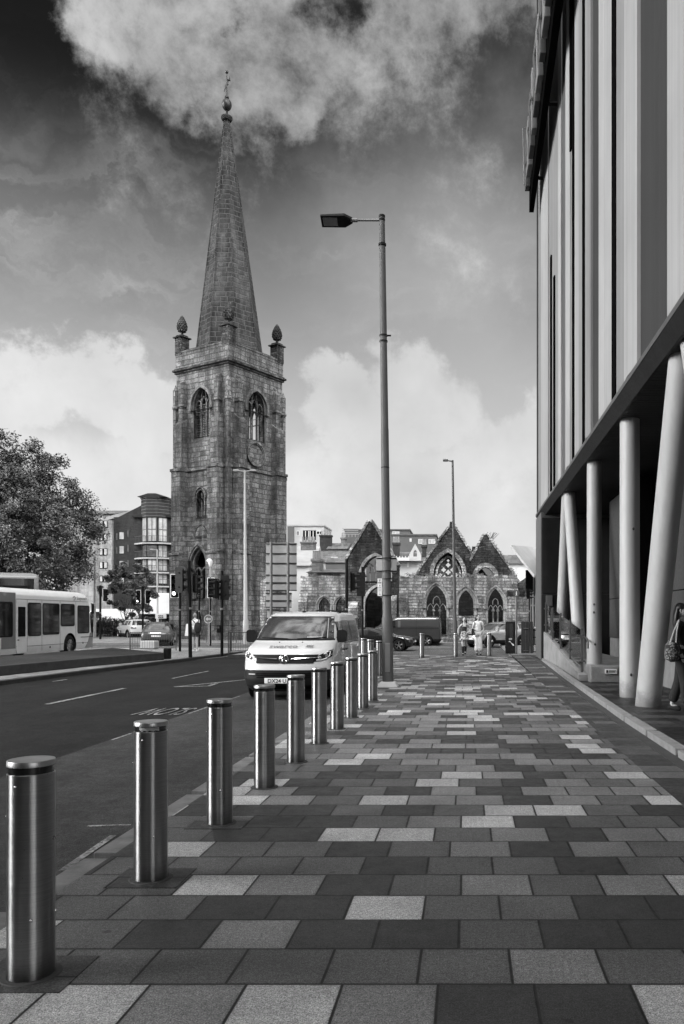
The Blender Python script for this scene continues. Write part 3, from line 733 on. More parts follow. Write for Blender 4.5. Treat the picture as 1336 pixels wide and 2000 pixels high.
# pale patched masonry at the foot of the right face
n, t = sides[1]
mb = MB(); mb.slab([(.3, -.2), (1.34, -.2), (1.34, 5.9), (.9, 6.1), (.9, 4.5), (.3, 4.3)], [], O, t, UZ, -n, -2.78, -2.7); mb.build('patched_masonry', MT['ruin'], tower)
# spire
LEAN = Vector((-.26, 0, 0))
mb = MB(); ph = R(22.5) + R(2)
for i in range(16):
    z0 = 20.3 + (38.9-20.3)*i/16; z1 = 20.3 + (38.9-20.3)*(i+1)/16
ringz = [20.3 + (38.9-20.3)*i/16 for i in range(17)]
vs = []
for z in ringz:
    f = (z-20.3)/(38.9-20.3); r = 2.52*(1-f) + .20*f; c = LEAN*f
    for j in range(8): vs.append((c.x + r*math.cos(ph+j*math.pi/4), c.y + r*math.sin(ph+j*math.pi/4), z))
fs = [(i*8+j, i*8+(j+1)%8, (i+1)*8+(j+1)%8, (i+1)*8+j) for i in range(16) for j in range(8)] + [tuple(range(16*8, 17*8))]
mb.add(vs, fs); sp = mb.build('spire', MT['spire'], tower)
mb = MB()
for j in range(8):
    a = ph+j*math.pi/4
    mb.tube([(2.53*math.cos(a), 2.53*math.sin(a), 20.3), (LEAN.x+.2*math.cos(a), .2*math.sin(a), 38.9)], [.07, .035], 6)
mb.build('spire_ribs', MT['spire'], sp)
mb = MB(); mb.lathe([(.22, 38.9), (.34, 38.95), (.42, 39.08), (.42, 39.22), (.30, 39.3), (.10, 39.36), (.07, 39.7), (.07, 39.8)], LEAN, 16)
mb.build('spire_cap', MT['gable'], sp, smooth=True)
mb = MB(); mb.ell(LEAN+UZ*40.15, (.36, .36, .45), 18, 12); mb.lathe([(.10, 40.55), (.17, 40.66), (.14, 40.78), (.05, 40.86), (.035, 42.6), (.02, 42.7)], LEAN, 10); mb.ell(LEAN+UZ*42.62, (.12, .12, .14), 10, 8)
mb.build('spire_ball', MT['lead'], sp, smooth=True)
mb = MB(); c = LEAN+UZ*41.8
mb.tube([c+Vector((-.16, -.1, -.7)), c+Vector((-.04, 0, -.2)), c+Vector((.10, .05, .2)), c+Vector((.20, .1, .42))], [.03, .06, .05, .02], 6)
mb.tube([c+Vector((.05, .0, .25)), c+Vector((.22, .05, .20)), c+Vector((.20, .05, .5))], [.05, .06, .02], 6); mb.tube([c+Vector((-.12, 0, -.35)), c+Vector((.12, 0, -.1))], .03, 6)
mb.build('weathervane', MT['lead'], sp, smooth=True)

# ================================================================ RUINED CHURCH
ruin = empty('church_ruin', (-3.5, 52, 0))
tag(ruin, 'roofless ruined stone church with three steep gables and pointed arch windows', 'church ruin')
RO = Vector((3.5, 0, 0)); EX = Vector((1, 0, 0)); EY = Vector((0, 1, 0))
def ragged(x0, x1, z, amp=.12, step=.35):
    pts = []; x = x1
    while x > x0: pts.append((x, z + random.uniform(-amp, amp))); x -= step*random.uniform(.6, 1.3)
    pts.append((x0, z)); return pts
def rwall(name, outer, holes, y, th, mat=None):
    mb = MB(); mb.slab(outer, holes, RO, EX, UZ, EY, y, y+th); return mb.build(name, mat or MT['ruin'], ruin)
w1 = rwall('aisle_wall', [(-10.9, -.1), (-7.8, -.1)] + ragged(-10.9, -7.8, 4.3, .06), [arch(-9.33, .36, 1.75, 2.35, .55), arch(-8.22, .36, 1.75, 2.35, .55)], 0, .6)
w2 = rwall('main_wall', [(-4.5, -.1), (3.3, -.1)] + ragged(-4.5, 3.3, 4.32, .09), [arch(-2.0, .66, .45, 2.45, 1.25), arch(-.07, .50, 1.75, 2.45, .95), arch(1.88, .50, .9, 2.4, 1.1)], 0, .7)
def hood(cx, hw, z0, zs, rise, wd=.16):
    mb = MB(); arch_ring(mb, cx, hw, z0, zs, rise, wd, RO, EX, UZ, EY, -.05, .30); arch_ring(mb, cx, hw+wd+.02, zs-.25, zs, rise+wd, .09, RO, EX, UZ, EY, -.12, .10); mb.build('arch_moulding', MT['dress'], ruin)
hood(-9.33, .36, 1.75, 2.35, .55, .10); hood(-8.22, .36, 1.75, 2.35, .55, .10); hood(-2.0, .66, .45, 2.45, 1.25, .14); hood(-.07, .50, 1.75, 2.45, .95, .22); hood(1.88, .50, .9, 2.4, 1.1, .14)
def tracery(cx, hw, z0, zs, rise, lights):
    mb = MB()
    ws = 2*hw/lights
    for i in range(1, lights):
        x = cx-hw+i*ws; mb.tube([(x+3.5, .42, z0), (x+3.5, .42, zs+.1)], .055, 8); mb.lathe([(.10, zs-.12), (.12, zs-.05), (.08, zs+.02)], (x+3.5, .42, 0), 8)
    for i in range(lights):
        x = cx-hw+(i+.5)*ws; arch_ring(mb, x, ws/2-.03, zs-.02, zs, ws*.9, .05, RO, EX, UZ, EY, .36, .48)
    arch_ring(mb, cx, hw*.33, zs+rise*.30, zs+rise*.45, hw*.5, .05, RO, EX, UZ, EY, .36, .48)
    mb.build('window_tracery', MT['dress'], ruin)
tracery(-9.33, .36, 1.75, 2.3, .55, 2); tracery(-8.22, .36, 1.75, 2.3, .55, 2)
mb = MB()
for x, zt in ((-6.35, 4.9), (-5.55, 4.9), (-5.95, 5.3)): mb.tube([(x+3.5, .1, 3.95), (x+3.5, .1, zt)], .05, 6)
for x in (-6.4, -5.5): arch_ring(mb, x, .30, 4.55, 4.6, .5, .07, RO, EX, UZ, EY, .02, .16)
mb.build('window_tracery', MT['dress'], ruin)
tracery(-2.0, .62, .45, 2.1, 1.25, 3); tracery(1.88, .46, .9, 2.1, 1.1, 3)
# buttresses with weathered tops
for x0, x1, zt, pr in ((-4.42, -3.82, 3.55, .6), (-3.55, -3.2, 3.0, .4), (2.6, 3.35, 3.5, .8), (-10.95, -10.4, 3.3, .5), (-7.78, -7.1, 2.9, .9), (-5.0, -4.55, 3.4, .7)):
    mb = MB(); a = (3.5, 0, 0)
    vs = [(x0+3.5,-pr,-.1),(x1+3.5,-pr,-.1),(x1+3.5,.02,-.1),(x0+3.5,.02,-.1),(x0+3.5,-pr,zt-.7),(x1+3.5,-pr,zt-.7),(x1+3.5,.02,zt),(x0+3.5,.02,zt)]
    mb.add(vs, [(0,3,2,1),(4,5,6,7),(0,1,5,4),(1,2,6,5),(2,3,7,6),(3,0,4,7)]); mb.box(x0+3.44, x1+3.56, -pr-.06, -.002, 1.5, 1.62); mb.build('buttress', MT['ruin'], ruin, bevel=.02)
# gables
g1 = rwall('transept_gable', [(-7.8, -.1), (-4.45, -.1), (-4.45, 4.9), (-6.25, 7.8), (-6.4, 7.75), (-7.8, 5.35)], [arch(-5.95, .88, 3.95, 4.35, 1.25), arch(-5.85, .78, -.05, 2.35, 1.25)], -.35, .9, MT['gable'])
mb = MB(); arch_ring(mb, -5.95, .88, 3.95, 4.35, 1.25, .20, RO, EX, UZ, EY, -.45, .2); mb.build('arch_moulding', MT['dress'], ruin); mb = MB(); arch_ring(mb, -5.85, .78, -.05, 2.35, 1.25, .18, RO, EX, UZ, EY, -.42, .2); mb.build('arch_moulding', MT['dress'], ruin)
def slopes(pts, y, w_=.75, t_=.16, mat=None, up=.06):
    mb = MB()
    for (a, b) in pts:
        a_, b_ = Vector(a), Vector(b); L_ = (b_-a_).length; k = max(2, int(L_/.45)); d = (b_-a_)/L_; nn = Vector((-d.y, d.x))
        if nn.y < 0: nn = -nn
        for i in range(k):
            p = a_ + d*L_*(i+.5)/k + nn*(up+random.uniform(-.03, .03)); ang = math.atan2(d.y, d.x)
            mb.obox((p.x+3.5, y+w_/2+random.uniform(-.04, .04), p.y), (L_/k*.98, w_+.1, t_), 0, 0, -ang)
    return mb.build('gable_coping', mat or MT['ruin'], ruin, bevel=.015)
slopes([((-4.45, 4.95), (-6.3, 7.9)), ((-6.35, 7.9), (-7.85, 5.4))], -.4, .95)
g2 = rwall('nave_gable', [(-4.2, -.1), (2.0, -.1), (2.0, 4.0), (.75, 5.6), (-.98, 8.25), (-1.05, 8.6), (-1.25, 8.6), (-1.3, 8.2), (-4.2, 3.9)], [arch(-1.38, 1.05, 4.3, 4.75, 1.6)], 6, .8, MT['gable'])
g3 = rwall('chancel_gable', [(.2, -.1), (3.75, -.1), (3.75, 4.1), (1.4, 7.62), (1.3, 7.62), (.2, 5.6)], [arch(1.34, .62, 3.9, 4.5, .75)], 5.6, .8, MT['gable'])
mb = MB(); arch_ring(mb, -1.38, 1.05, 4.3, 4.75, 1.6, .30, RO, EX, UZ, EY, 5.9, 6.3); mb.build('arch_moulding', MT['ruin'], ruin); mb = MB(); arch_ring(mb, 1.34, .62, 3.9, 4.5, .75, .34, RO, EX, UZ, EY, 5.5, 5.9); mb.build('arch_moulding', MT['ruin'], ruin); mb = MB()
arch_ring(mb, -1.38, .80, 4.3, 4.7, 1.3, .16, RO, EX, UZ, EY, 6.2, 6.5); mb.build('arch_moulding', MT['ruin'], ruin)
# tracery plate of the big window: pierced stone
pl = arch(-1.38, 1.04, 4.31, 4.76, 1.58)
holes = []
def quat(cx, cz, r, n=16): return [(cx + r*(1+.28*math.cos(4*a))*math.cos(a), cz + r*(1+.28*math.cos(4*a))*math.sin(a)) for a in [2*math.pi*i/n for i in range(n)]]
for cx, cz, r in ((0, 5.45, .15), (-.33, 5.1, .15), (.33, 5.1, .15), (0, 4.92, .16), (-.58, 4.72, .13), (.58, 4.72, .13), (-.27, 4.58, .13), (.27, 4.58, .13), (0, 5.78, .09)): holes.append(quat(-1.38+cx, cz, r))
mb = MB(); mb.slab(pl, holes, RO, EX, UZ, EY, 6.3, 6.42); mb.build('window_tracery', MT['gable'], ruin)
slopes([((.75, 5.6), (-.98, 8.3)), ((-1.3, 8.25), (-4.2, 3.95))], 6, .95); slopes([((3.75, 4.15), (1.38, 7.7)), ((1.3, 7.65), (.25, 5.7))], 5.6, .95)
mb = MB(); mb.slab([(-4.4, -.1), (3.4, -.1)] + ragged(-4.4, 3.4, 4.0, .1), [], RO, EX, UZ, EY, 3.0, 3.3); mb.build('inner_shade_wall', MT['shade_stone'], ruin)  # wall coloured near-black so the window openings read as deep shade
mb = MB(); mb.slab([(-7.6, -.1), (-5.9, -.1), (-5.9, 2.9), (-6.4, 3.3), (-7.6, 3.6)], [], RO, EX, UZ, EY, 3.0, 3.3); mb.build('inner_shade_wall', MT['shade_stone'], ruin)  # dark wall added behind the doorway, its shade put into the colour
mb = MB(); mb.lathe([(.14, -.1), (.12, 2.6), (.17, 2.75), (.10, 3.0)], (-5.62+3.5, 2.0, 0), 10); mb.build('broken_column', MT['dress'], ruin)
mb = MB(); mb.slab([(-5.5, -.1), (-4.5, -.1), (-4.5, 2.6), (-5.0, 3.2), (-5.5, 2.2)], [], RO, EX, UZ, EY, 3.0, 3.3); mb.build('inner_shade_wall', MT['shade_stone'], ruin)  # other half of the added dark wall behind the doorway
mb = MB(); mb.box(-4.5+3.5, -4.1+3.5, .7, 6, -.1, 4.1); mb.box(3.0+3.5, 3.3+3.5, .7, 5.6, -.1, 4.1); mb.box(-10.9+3.5, -10.5+3.5, .6, 6, -.1, 4.2); mb.box(-10.5+3.5, -7.9+3.5, 5.5, 5.9, -.1, 4.0); mb.build('cross_wall', MT['gable'], ruin)
# low footing walls in front
mb = MB()
for x0, x1, y0, y1, z in ((-4.6, -2.6, -.9, -.2, .35), (-3.2, .5, -.75, -.15, .28), (-1.3, .9, -.55, -.1, 1.55)): mb.box(x0+3.5, x1+3.5, y0, y1, -.1, z)
mb.build('footing_wall', MT['ruin'], ruin, bevel=.03)
# small weeds on wall heads
def leafcloud(mb, c, r, n, size, flat=1.0):
    for _ in range(n):
        d = Vector((random.gauss(0,1), random.gauss(0,1), random.gauss(0,1))).normalized() * (random.random()**.4)
        p = Vector((c[0]+d.x*r[0], c[1]+d.y*r[1], c[2]+d.z*r[2])); s = size*random.uniform(.6, 1.4)
        a = Vector((random.gauss(0,1), random.gauss(0,1), random.gauss(0,.7))).normalized(); b = a.cross(Vector((random.gauss(0,1), random.gauss(0,1), random.gauss(0,1)))).normalized()
        mb.add([p-a*s, p+b*s*.55, p+a*s, p-b*s*.55], [(0,1,2,3)])
mb = MB()
for _ in range(70):
    x = random.uniform(-10.8, 3.2)
    if -7.6 < x < -4.6: continue
    leafcloud(mb, (x, 52+random.uniform(.1, .5), 4.34+random.uniform(0, .1)), (.22, .2, .12), random.randint(4, 22), .05)
for t_ in range(26):
    f = random.random(); x = -1.0+f*1.7; leafcloud(mb, (x, 58.3, 8.3-f*2.6+.15), (.15, .2, .12), 10, .05)
    x = 1.45+f*2.2; leafcloud(mb, (x, 58.0, 7.65-f*3.3+.15), (.15, .2, .12), 10, .05)
for k in range(14): p = Vector((1.75+random.uniform(-.1,.3), 58, 7.3)); mb.tube([p, p+Vector((random.uniform(-.1,.5), 0, random.uniform(.3,.6)))], .012, 4)
tag(mb.build('wall_weeds', MT['weed']), 'small weeds growing along the broken wall tops of the ruin', 'weeds', kind='stuff')
# ================================================================ SHOPPING CENTRE (right)
mall = empty('shopping_centre', (2.85, 10, 0))
tag(mall, 'tall building clad in vertical grey metal panels, raised on pale round columns', 'building')
MO = Vector((-2.85, -10, 0))
FZ = 5.62
def Yf(px): return 2.85*F/(px-PX)
strips = [(1048.2, 1051.5, 'dpanel', 0), (1051.5, 1058, 'clad_m', .0), (1058, 1072, 'clad_l', .03), (1072, 1091, 'clad_m', .0), (1091, 1097, 'clad_l', .02), (1097, 1106, 'clad_g', -.02), (1106, 1115, 'clad_l', .03), (1115, 1120, 'clad_m', .0),
          (1120.3, 1123.7, None, 0), (1123.7, 1132, 'clad_l', .02), (1132, 1140.5, 'clad_m', .02), (1140.5, 1145.5, None, 0), (1145.5, 1156, 'clad_m', .03), (1156, 1171, 'clad_d', -.03), (1171, 1186, 'clad_l', .02), (1186, 1199, 'clad_l', .04),
          (1199, 1206, None, 0), (1206, 1223, 'clad_m', .02), (1223, 1249, 'clad_l', .04), (1249, 1276, 'clad_d', -.02), (1276, 1310, 'clad_d', -.01), (1310, 1370, 'clad_l', .05), (1370, 1440, 'clad_m', .03), (1440, 1450, None, 0), (1450, 1600, 'clad_g', 0), (1600, 1900, 'clad_l', .03), (1900, 2500, 'clad_d', 0), (2500, 5000, 'clad_m', .03)]
extra_far = [(-4, 1.02, 'clad_l'), (-9, -4.01, 'clad_g'), (-14.9, -9.01, 'clad_m')]
for ya, yb, mk in extra_far:
    mb = MB(); mb.box(0, .22, ya-10, yb-10, FZ+.14, 30); mb.build('facade_panel', MT[mk], mall)
for i, (a, b, mk, d) in enumerate(strips):
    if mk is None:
        mb = MB(); mb.box(-.046, .2, Yf(b)-10+.002, Yf(a)-10-.002, FZ+.14, 30); mb.build('slot_shade_strip', MT['void'], mall); continue  # black strip standing proud, painted shade in place of an open gap
    y1, y0 = Yf(a)-10, Yf(b)-10; mb = MB(); x = -d
    # slightly folded sheet: ridge in the middle
    ym = (y0+y1)/2 + (y1-y0)*random.uniform(-.2, .2); fd = random.choice((-.05, .05, .03))
    mb.prism([(x, y0), (x, y1), (.22, y1), (.22, y0)] if i % 2 else [(x, y0), (x-fd, ym), (x, y1), (.22, y1), (.22, y0)], FZ+.14, 30)
    mb.build('facade_panel', MT[mk], mall)
mb = MB(); mb.box(.32, .6, -24.9, Yf(1048.2)-10.02, FZ+.13, 29.7); mb.build('facade_backing', MT['void'], mall)
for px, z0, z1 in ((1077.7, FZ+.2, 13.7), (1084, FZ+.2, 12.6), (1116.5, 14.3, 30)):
    y = Yf(px)-10; mb = MB(); mb.box(-.052, .0, y-.13, y+.09, z0, z1); mb.build('slot_shade_strip', MT['void'], mall)  # black strip laid over the sheet, paints the shade of a slot
mb = MB(); mb.box(.3, 30, Yf(1048.2)-10.0, Yf(1048.2)-9.7, FZ+.1, 30); mb.box(.3, 30, -24.9, 22.2, 29.8, 30.02); mb.build('end_wall', MT['clad_g'], mall)
mb = MB(); mb.box(-.06, .25, -14, 22.25, FZ+.05, FZ+.135)
mb.build('fascia_trim', MT['galv'], mall)
mb = MB(); mb.add([(-.05,-14,FZ+.048),(-.05,22.25,FZ+.048),(.10,22.25,FZ-.17),(.10,-14,FZ-.17),(.145,-14,FZ+.048),(.145,22.25,FZ+.048),(.145,22.25,FZ-.17),(.145,-14,FZ-.17)], [(0,3,2,1),(0,1,5,4),(1,2,6,5),(3,7,6,2),(0,4,7,3),(4,5,6,7)])
mb.build('fascia', MT['dpanel'], mall)
mb = MB()
y = -14.
while y < 22.2: mb.box(.148, 14, y, y+.135, FZ-.14, FZ-.10); y += .15
mb.box(.148, 14, -14, 22.25, FZ-.09, FZ+.04)
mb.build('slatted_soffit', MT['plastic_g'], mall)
# inner walls of the undercroft
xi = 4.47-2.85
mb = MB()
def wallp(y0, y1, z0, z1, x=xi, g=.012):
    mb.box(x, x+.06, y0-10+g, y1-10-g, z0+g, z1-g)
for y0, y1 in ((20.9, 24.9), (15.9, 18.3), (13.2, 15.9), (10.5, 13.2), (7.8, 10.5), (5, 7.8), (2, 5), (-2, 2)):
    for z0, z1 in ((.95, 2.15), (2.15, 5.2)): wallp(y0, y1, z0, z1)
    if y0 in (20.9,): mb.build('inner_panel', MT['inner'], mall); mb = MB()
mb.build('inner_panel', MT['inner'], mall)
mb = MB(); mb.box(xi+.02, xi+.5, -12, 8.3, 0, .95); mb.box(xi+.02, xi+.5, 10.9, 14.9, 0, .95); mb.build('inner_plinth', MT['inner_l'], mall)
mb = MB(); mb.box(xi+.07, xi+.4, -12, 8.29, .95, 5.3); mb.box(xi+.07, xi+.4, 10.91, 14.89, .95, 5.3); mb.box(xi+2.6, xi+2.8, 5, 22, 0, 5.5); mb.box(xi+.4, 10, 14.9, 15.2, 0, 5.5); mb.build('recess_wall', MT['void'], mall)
mb = MB()
xe = gx(1058, 29.5)-2.85
for i in range(7):
    for z0, z1 in ((0, 2.45), (2.45, 5.3)): mb.box(xe+i*1.05+.008, xe+(i+1)*1.05-.008, 19.5, 19.9, z0+.01, z1-.01)
mb.build('end_panels', MT['dpanel'], mall, bevel=.01)
mb = MB(); mb.box(xe+.02, 10, 19.92, 22.2, 0, 5.55); mb.build('end_block', MT['clad'], mall)
# columns: (base x, base y, base z, top y, radius)
for bx, by, bz, ty, r, tx in ((3.20, 14.05, .0, 11.85, .22, 3.24), (3.22, 15.7, .0, 15.7, .20, 3.22), (3.2, 19.95, .40, 19.95, .19, 3.2), (3.22, 22.6, .5, 24.9, .185, 3.2), (3.25, 27.4, .9, 25.3, .185, 3.2), (3.2, 8.7, .0, 11.3, .22, 3.24), (3.2, 6.6, 0, 4.4, .22, 3.24), (3.2, 1.5, 0, 1.5, .2, 3.2)):
    mb = MB(); top = FZ-.05
    mb.tube([(bx-2.85, by-10, bz-.3), (bx-2.85, by-10, bz+.001), (tx-2.85, ty-10, top)], [r, r, r*.96], 32)
    mb.build('column', MT['column'], mall, smooth=True)
for (cx_, cy_, r_, z_) in ((3.2, 19.95, .19, 1.9), (3.2, 19.95, .19, 1.7), (3.2, 19.95, .19, .9), (3.22, 15.7, .2, .45), (3.22, 15.7, .2, 3.3)):
    a_ = R(random.uniform(-125, -80)); mb = MB(); mb.ell((cx_-2.85+r_*math.cos(a_), cy_-10+r_*math.sin(a_), z_), (.022, .022, .03), 10, 6); mb.build('column_scuff', MT['plastic_g'], mall)
# hanging banner sign by the door
mb = MB(); mb.box(xi-.30, xi-.02, 10.10, 10.16, 2.7, 5.2)
ban = mb.build('hanging_sign', MT['void'], mall)
# vertical lettering on the hanging sign (only the end of it can be read in the photograph)
text_mesh('BODE', .22, .004, 'sign_lettering', MT['ink_g'], ban, Matrix.Translation((xi-.16, 10.085, 3.2)) @ Matrix.Rotation(R(90), 4, 'X') @ Matrix.Rotation(R(90), 4, 'Z'))
# plaque + dark planter stuff on end wall
mb = MB(); mb.box(xe+.15, xe+.40, 19.46, 19.498, 2.0, 2.4); mb.build('wall_plaque', MT['clad'], mall, bevel=.01)

# letter sign high on the facade
sg = empty('rooftop_letter_sign', (2.35, 24, 17.4))
tag(sg, 'long dark sign board with raised blocky lettering high on the panelled facade', 'sign')
mb = MB()
X0, X1 = -.10, .32      # board
mb.add([(-.02+.10,7.0,0),(.10,7.0,3.7),(-.22+.1,-6.5,3.7),(-.22+.1,-6.5,0),(.26,7.0,0),(.30,7.0,3.7),(.10,-6.5,3.7),(.10,-6.5,0)], [(0,3,2,1),(4,5,6,7),(0,1,5,4),(1,2,6,5),(2,3,7,6),(3,0,4,7)])
mb.build('sign_board', MT['void'], sg)
for i in range(11):
    y = 6.4-i*1.18; x = .08-(7-y)*.0148
    mb = MB(); hh = random.uniform(1.7, 2.3); z0 = .55
    for (za, zb, yw) in ((0, .38, .85), (.38, hh-.4, .35), (hh-.4, hh, .85)) if i % 3 else ((0, hh, .4), (hh*.45, hh*.6, .8)):
        mb.box(x-.20, x-.01, y-yw/2-.1, y+yw/2-.1, z0+za, z0+zb-.01)
    mb.build('raised_letter', MT['galv_d'] if i % 2 else MT['galv'], sg, bevel=.02)
for y in (5.2, 1.0, -3.5):
    mb = MB(); mb.tube([(.25, y, .35), (.60, y, .35)], .07, 8); mb.tube([(.25, y, 3.2), (.60, y, 3.2)], .07, 8); mb.build('bracket', MT['black'], sg)
mb = MB(); mb.tube([(-.12, 7.02, 1.1), (-.16, 7.02, 3.3), (-.02, 7.02, 3.35)], .02, 6); mb.tube([(-.12, 7.02, 1.1), (0, 7.02, 1.1)], .02, 6); mb.build('cable_conduit', MT['galv_d'], sg)

# ---- raised terrace, ramp wall and glass balustrade under the building
ter = MB(); ter.prism([(2.98, 19.1), (4.45, 19.1), (4.45, 29.4), (2.98, 29.4)], .003, .40)
tag(ter.build('raised_terrace', MT['conc'], bevel=.02), 'low grey concrete terrace that carries the third column', 'terrace')
mb = MB()
mb.add([(2.76,19.6,.0),(2.97,19.6,.0),(2.97,29.3,.0),(2.83,29.3,.0),(2.76,19.6,.16),(2.97,19.6,.16),(2.97,29.3,1.05),(2.83,29.3,1.05)], [(0,3,2,1),(4,5,6,7),(0,1,5,4),(1,2,6,5),(2,3,7,6),(3,0,4,7)])
tag(mb.build('ramp_wall', MT['conc'], bevel=.01), 'low sloping concrete wall rising along the ramp beside the columns', 'wall')
mb = MB(); mb.box(3.32, 3.60, 19.05, 19.098, .22, .33); pl_ = mb.build('step_notice', MT['whitef']); tag(pl_, 'small white warning notice on the edge of the low terrace', 'notice')
mb = MB(); mb.box(3.345, 3.385, 19.04, 19.05, .245, .31); mb.box(3.41, 3.575, 19.04, 19.05, .285, .30); mb.box(3.41, 3.55, 19.04, 19.05, .255, .27); mb.build('notice_print', MT['ink'], pl_)
bal = empty('glass_balustrade', (2.9, 20, 0)); tag(bal, 'clear glass balustrade with steel posts climbing along the ramp', 'balustrade')
def zr(y): return .16 + (y-19.6)/9.7*.89
for i in range(4):
    y0, y1 = 20.1+i*2.25, 22.2+i*2.25
    mb = MB(); mb.add([(-.006,y0-20,zr(y0)+.05),(-.006,y1-20,zr(y1)+.05),(-.006,y1-20,zr(y1)+1.05),(-.006,y0-20,zr(y0)+1.05),(.006,y0-20,zr(y0)+.05),(.006,y1-20,zr(y1)+.05),(.006,y1-20,zr(y1)+1.05),(.006,y0-20,zr(y0)+1.05)], [(0,3,2,1),(4,5,6,7),(0,1,5,4),(1,2,6,5),(2,3,7,6),(3,0,4,7)])
    mb.build('glass_pane', MT['clear'], bal)
for i in range(5):
    y = 20.0+i*2.27; mb = MB(); mb.box(-.03, .03, y-20-.025, y-20+.025, zr(y)-.1, zr(y)+1.1); mb.box(-.07, .07, y-20-.04, y-20+.04, zr(y)+.25, zr(y)+.3); mb.box(-.07, .07, y-20-.04, y-20+.04, zr(y)+.85, zr(y)+.9); mb.build('post', MT['galv'], bal)
mb = MB(); mb.tube([(.10, -.1, 1.05), (.10, 9.2, 1.98)], .022, 8); mb.tube([(.10, -.1, 1.05), (.10, -.35, .95), (.10, -.35, .8)], .022, 8); mb.build('handrail', MT['galv'], bal)

# ================================================================ pavilion beyond, right
def bldg(name, label, cat='building', group=None, loc=(0,0,0)):
    e = empty(name, loc); tag(e, label, cat, group); return e
pav = bldg('cafe_pavilion', 'low glazed pavilion with a white folded butterfly roof at the street corner', loc=(4, 46, 0))
Y0 = 46; s = Y0/F
mb = MB()
def pt(px, py): return (gx(px, Y0)-4, gz(py, Y0))
a, b, c_, d = pt(998, 1064), pt(1043, 1122), pt(1062, 1075), pt(1100, 1050)
A3 = (a[0], 0, a[1]); B3 = (gx(1068, 56)-4, 10, gz(1072, 56)); C3 = (gx(1043, 45)-4, -1, gz(1122, 45)); D3 = (gx(1075, 45)-4, -1, gz(1072, 45))
for T in ((A3, C3, B3), (C3, D3, B3)):
    k = [Vector(p) for p in T]; mb.add([tuple(p) for p in k]+[tuple(p+Vector((0, 0, -.2))) for p in k], [(0,1,2),(5,4,3),(0,3,4,1),(1,4,5,2),(2,5,3,0)])
for (p, q) in ():
    mb.add([(p[0],0,p[1]),(q[0],0,q[1]),(q[0],12,q[1]),(p[0],12,p[1]),(p[0],0,p[1]-.22),(q[0],0,q[1]-.22),(q[0],12,q[1]-.22),(p[0],12,p[1]-.22)], [(0,1,2,3),(4,7,6,5),(0,4,5,1),(1,5,6,2),(2,6,7,3),(3,7,4,0)])
mb.build('roof', MT['cream_r'], pav)

mb = MB(); mb.box(gx(1029, Y0)-4, gx(1043, Y0)-4, .6, 1.0, gz(1155, Y0), gz(1112, Y0)); mb.build('dark_panel', MT['void'], pav)
mb = MB(); mb.box(gx(1036, Y0)-4, 6, .9, 11, -.1, gz(1122, Y0)); mb.build('glazed_wall', MT['glass_m'], pav)
mb = MB()
for px in (1037, 1043, 1049, 1055, 1062, 1070): mb.box(gx(px, Y0)-4-.05, gx(px, Y0)-4+.05, .80, .89, -.1, gz(1122, Y0))
for py in (1165, 1182, 1225): mb.box(gx(1036, Y0)-4, 6, .82, .88, gz(py, Y0)-.05, gz(py, Y0)+.05)
mb.build('glazing_frame', MT['galv_w'], pav)
wb = bldg('white_terrace_house', 'long white rendered building with slate roof behind the pavilion roof', loc=(10, 85, 0))
def W(px, py, Y, ox): return (gx(px, Y)-ox, gz(py, Y))
def simple_house(e, px0, px1, pye, pyr, Y, wall, roof, wins=(), depth=8, ridge='x', base=1230, winmat='glass', frame=None):
    ox = e.location.x; oy = 0
    x0, x1 = gx(px0, Y)-ox, gx(px1, Y)-ox; ze, zr_ = gz(pye, Y), gz(pyr, Y)
    mb = MB(); mb.box(x0, x1, 0, depth, -1, ze); mb.build('wall', MT[wall], e)
    if roof:
        mb = MB()
        if ridge == 'x':
            mb.add([(x0-.2,-.3,ze-.05),(x1+.2,-.3,ze-.05),(x1+.2,depth/2,zr_),(x0-.2,depth/2,zr_),(x1+.2,depth+.3,ze-.05),(x0-.2,depth+.3,ze-.05)], [(0,1,2,3),(3,2,4,5),(0,3,5),(1,4,2)])
        elif ridge == 'y':
            xm = (x0+x1)/2; mb.add([(x0-.15,-.2,ze-.02),(x1+.15,-.2,ze-.02),(xm,-.2,zr_),(x0-.15,depth,ze-.02),(x1+.15,depth,ze-.02),(xm,depth,zr_)], [(0,1,2),(1,4,5,2),(0,2,5,3),(3,5,4)])
        else:
            mb.box(x0-.15, x1+.15, -.15, depth, ze, ze+.25)
        mb.build('roof', MT[roof], e)
    for (a0, a1, b0, b1) in wins:
        mb = MB(); xa, xb, zb, za = gx(a0, Y)-ox, gx(a1, Y)-ox, gz(b0, Y), gz(b1, Y)
        mb.slab([(xa,za),(xb,za),(xb,zb),(xa,zb)], [[(xa+.08,za+.08),(xb-.08,za+.08),(xb-.08,zb-.08),(xa+.08,zb-.08)]], (0,0,0), (1,0,0), (0,0,1), (0,1,0), -.06, .02)
        wf = mb.build('window', MT[frame or 'white_r'], e)
        mb = MB(); mb.box(xa+.081, xb-.081, -.02, -.002, za+.081, zb-.081); xm = (xa+xb)/2; mb.build('pane', MT[winmat], wf)
        mb = MB(); mb.box(xm-.04, xm+.04, -.045, -.021, za+.08, zb-.08); mb.build('glazing_bar', MT[frame or 'white_r'], wf)
    return e
simple_house(wb, 968, 1120, 1100, 1078, 85, 'white_r', 'slate', [(1006, 1011, 1107, 1116), (1017, 1021, 1107, 1116), (1027, 1031, 1107, 1116), (1007, 1011, 1130, 1141), (1017, 1021, 1130, 1141), (1026, 1030, 1130, 1141)])
sh = bldg('low_shop', 'low dark shop front with a pale canopy beyond the ruin', loc=(5.5, 75, 0))
simple_house(sh, 1004, 1044, 1163, 1160, 75, 'clad', 'white_r', [], ridge='f')
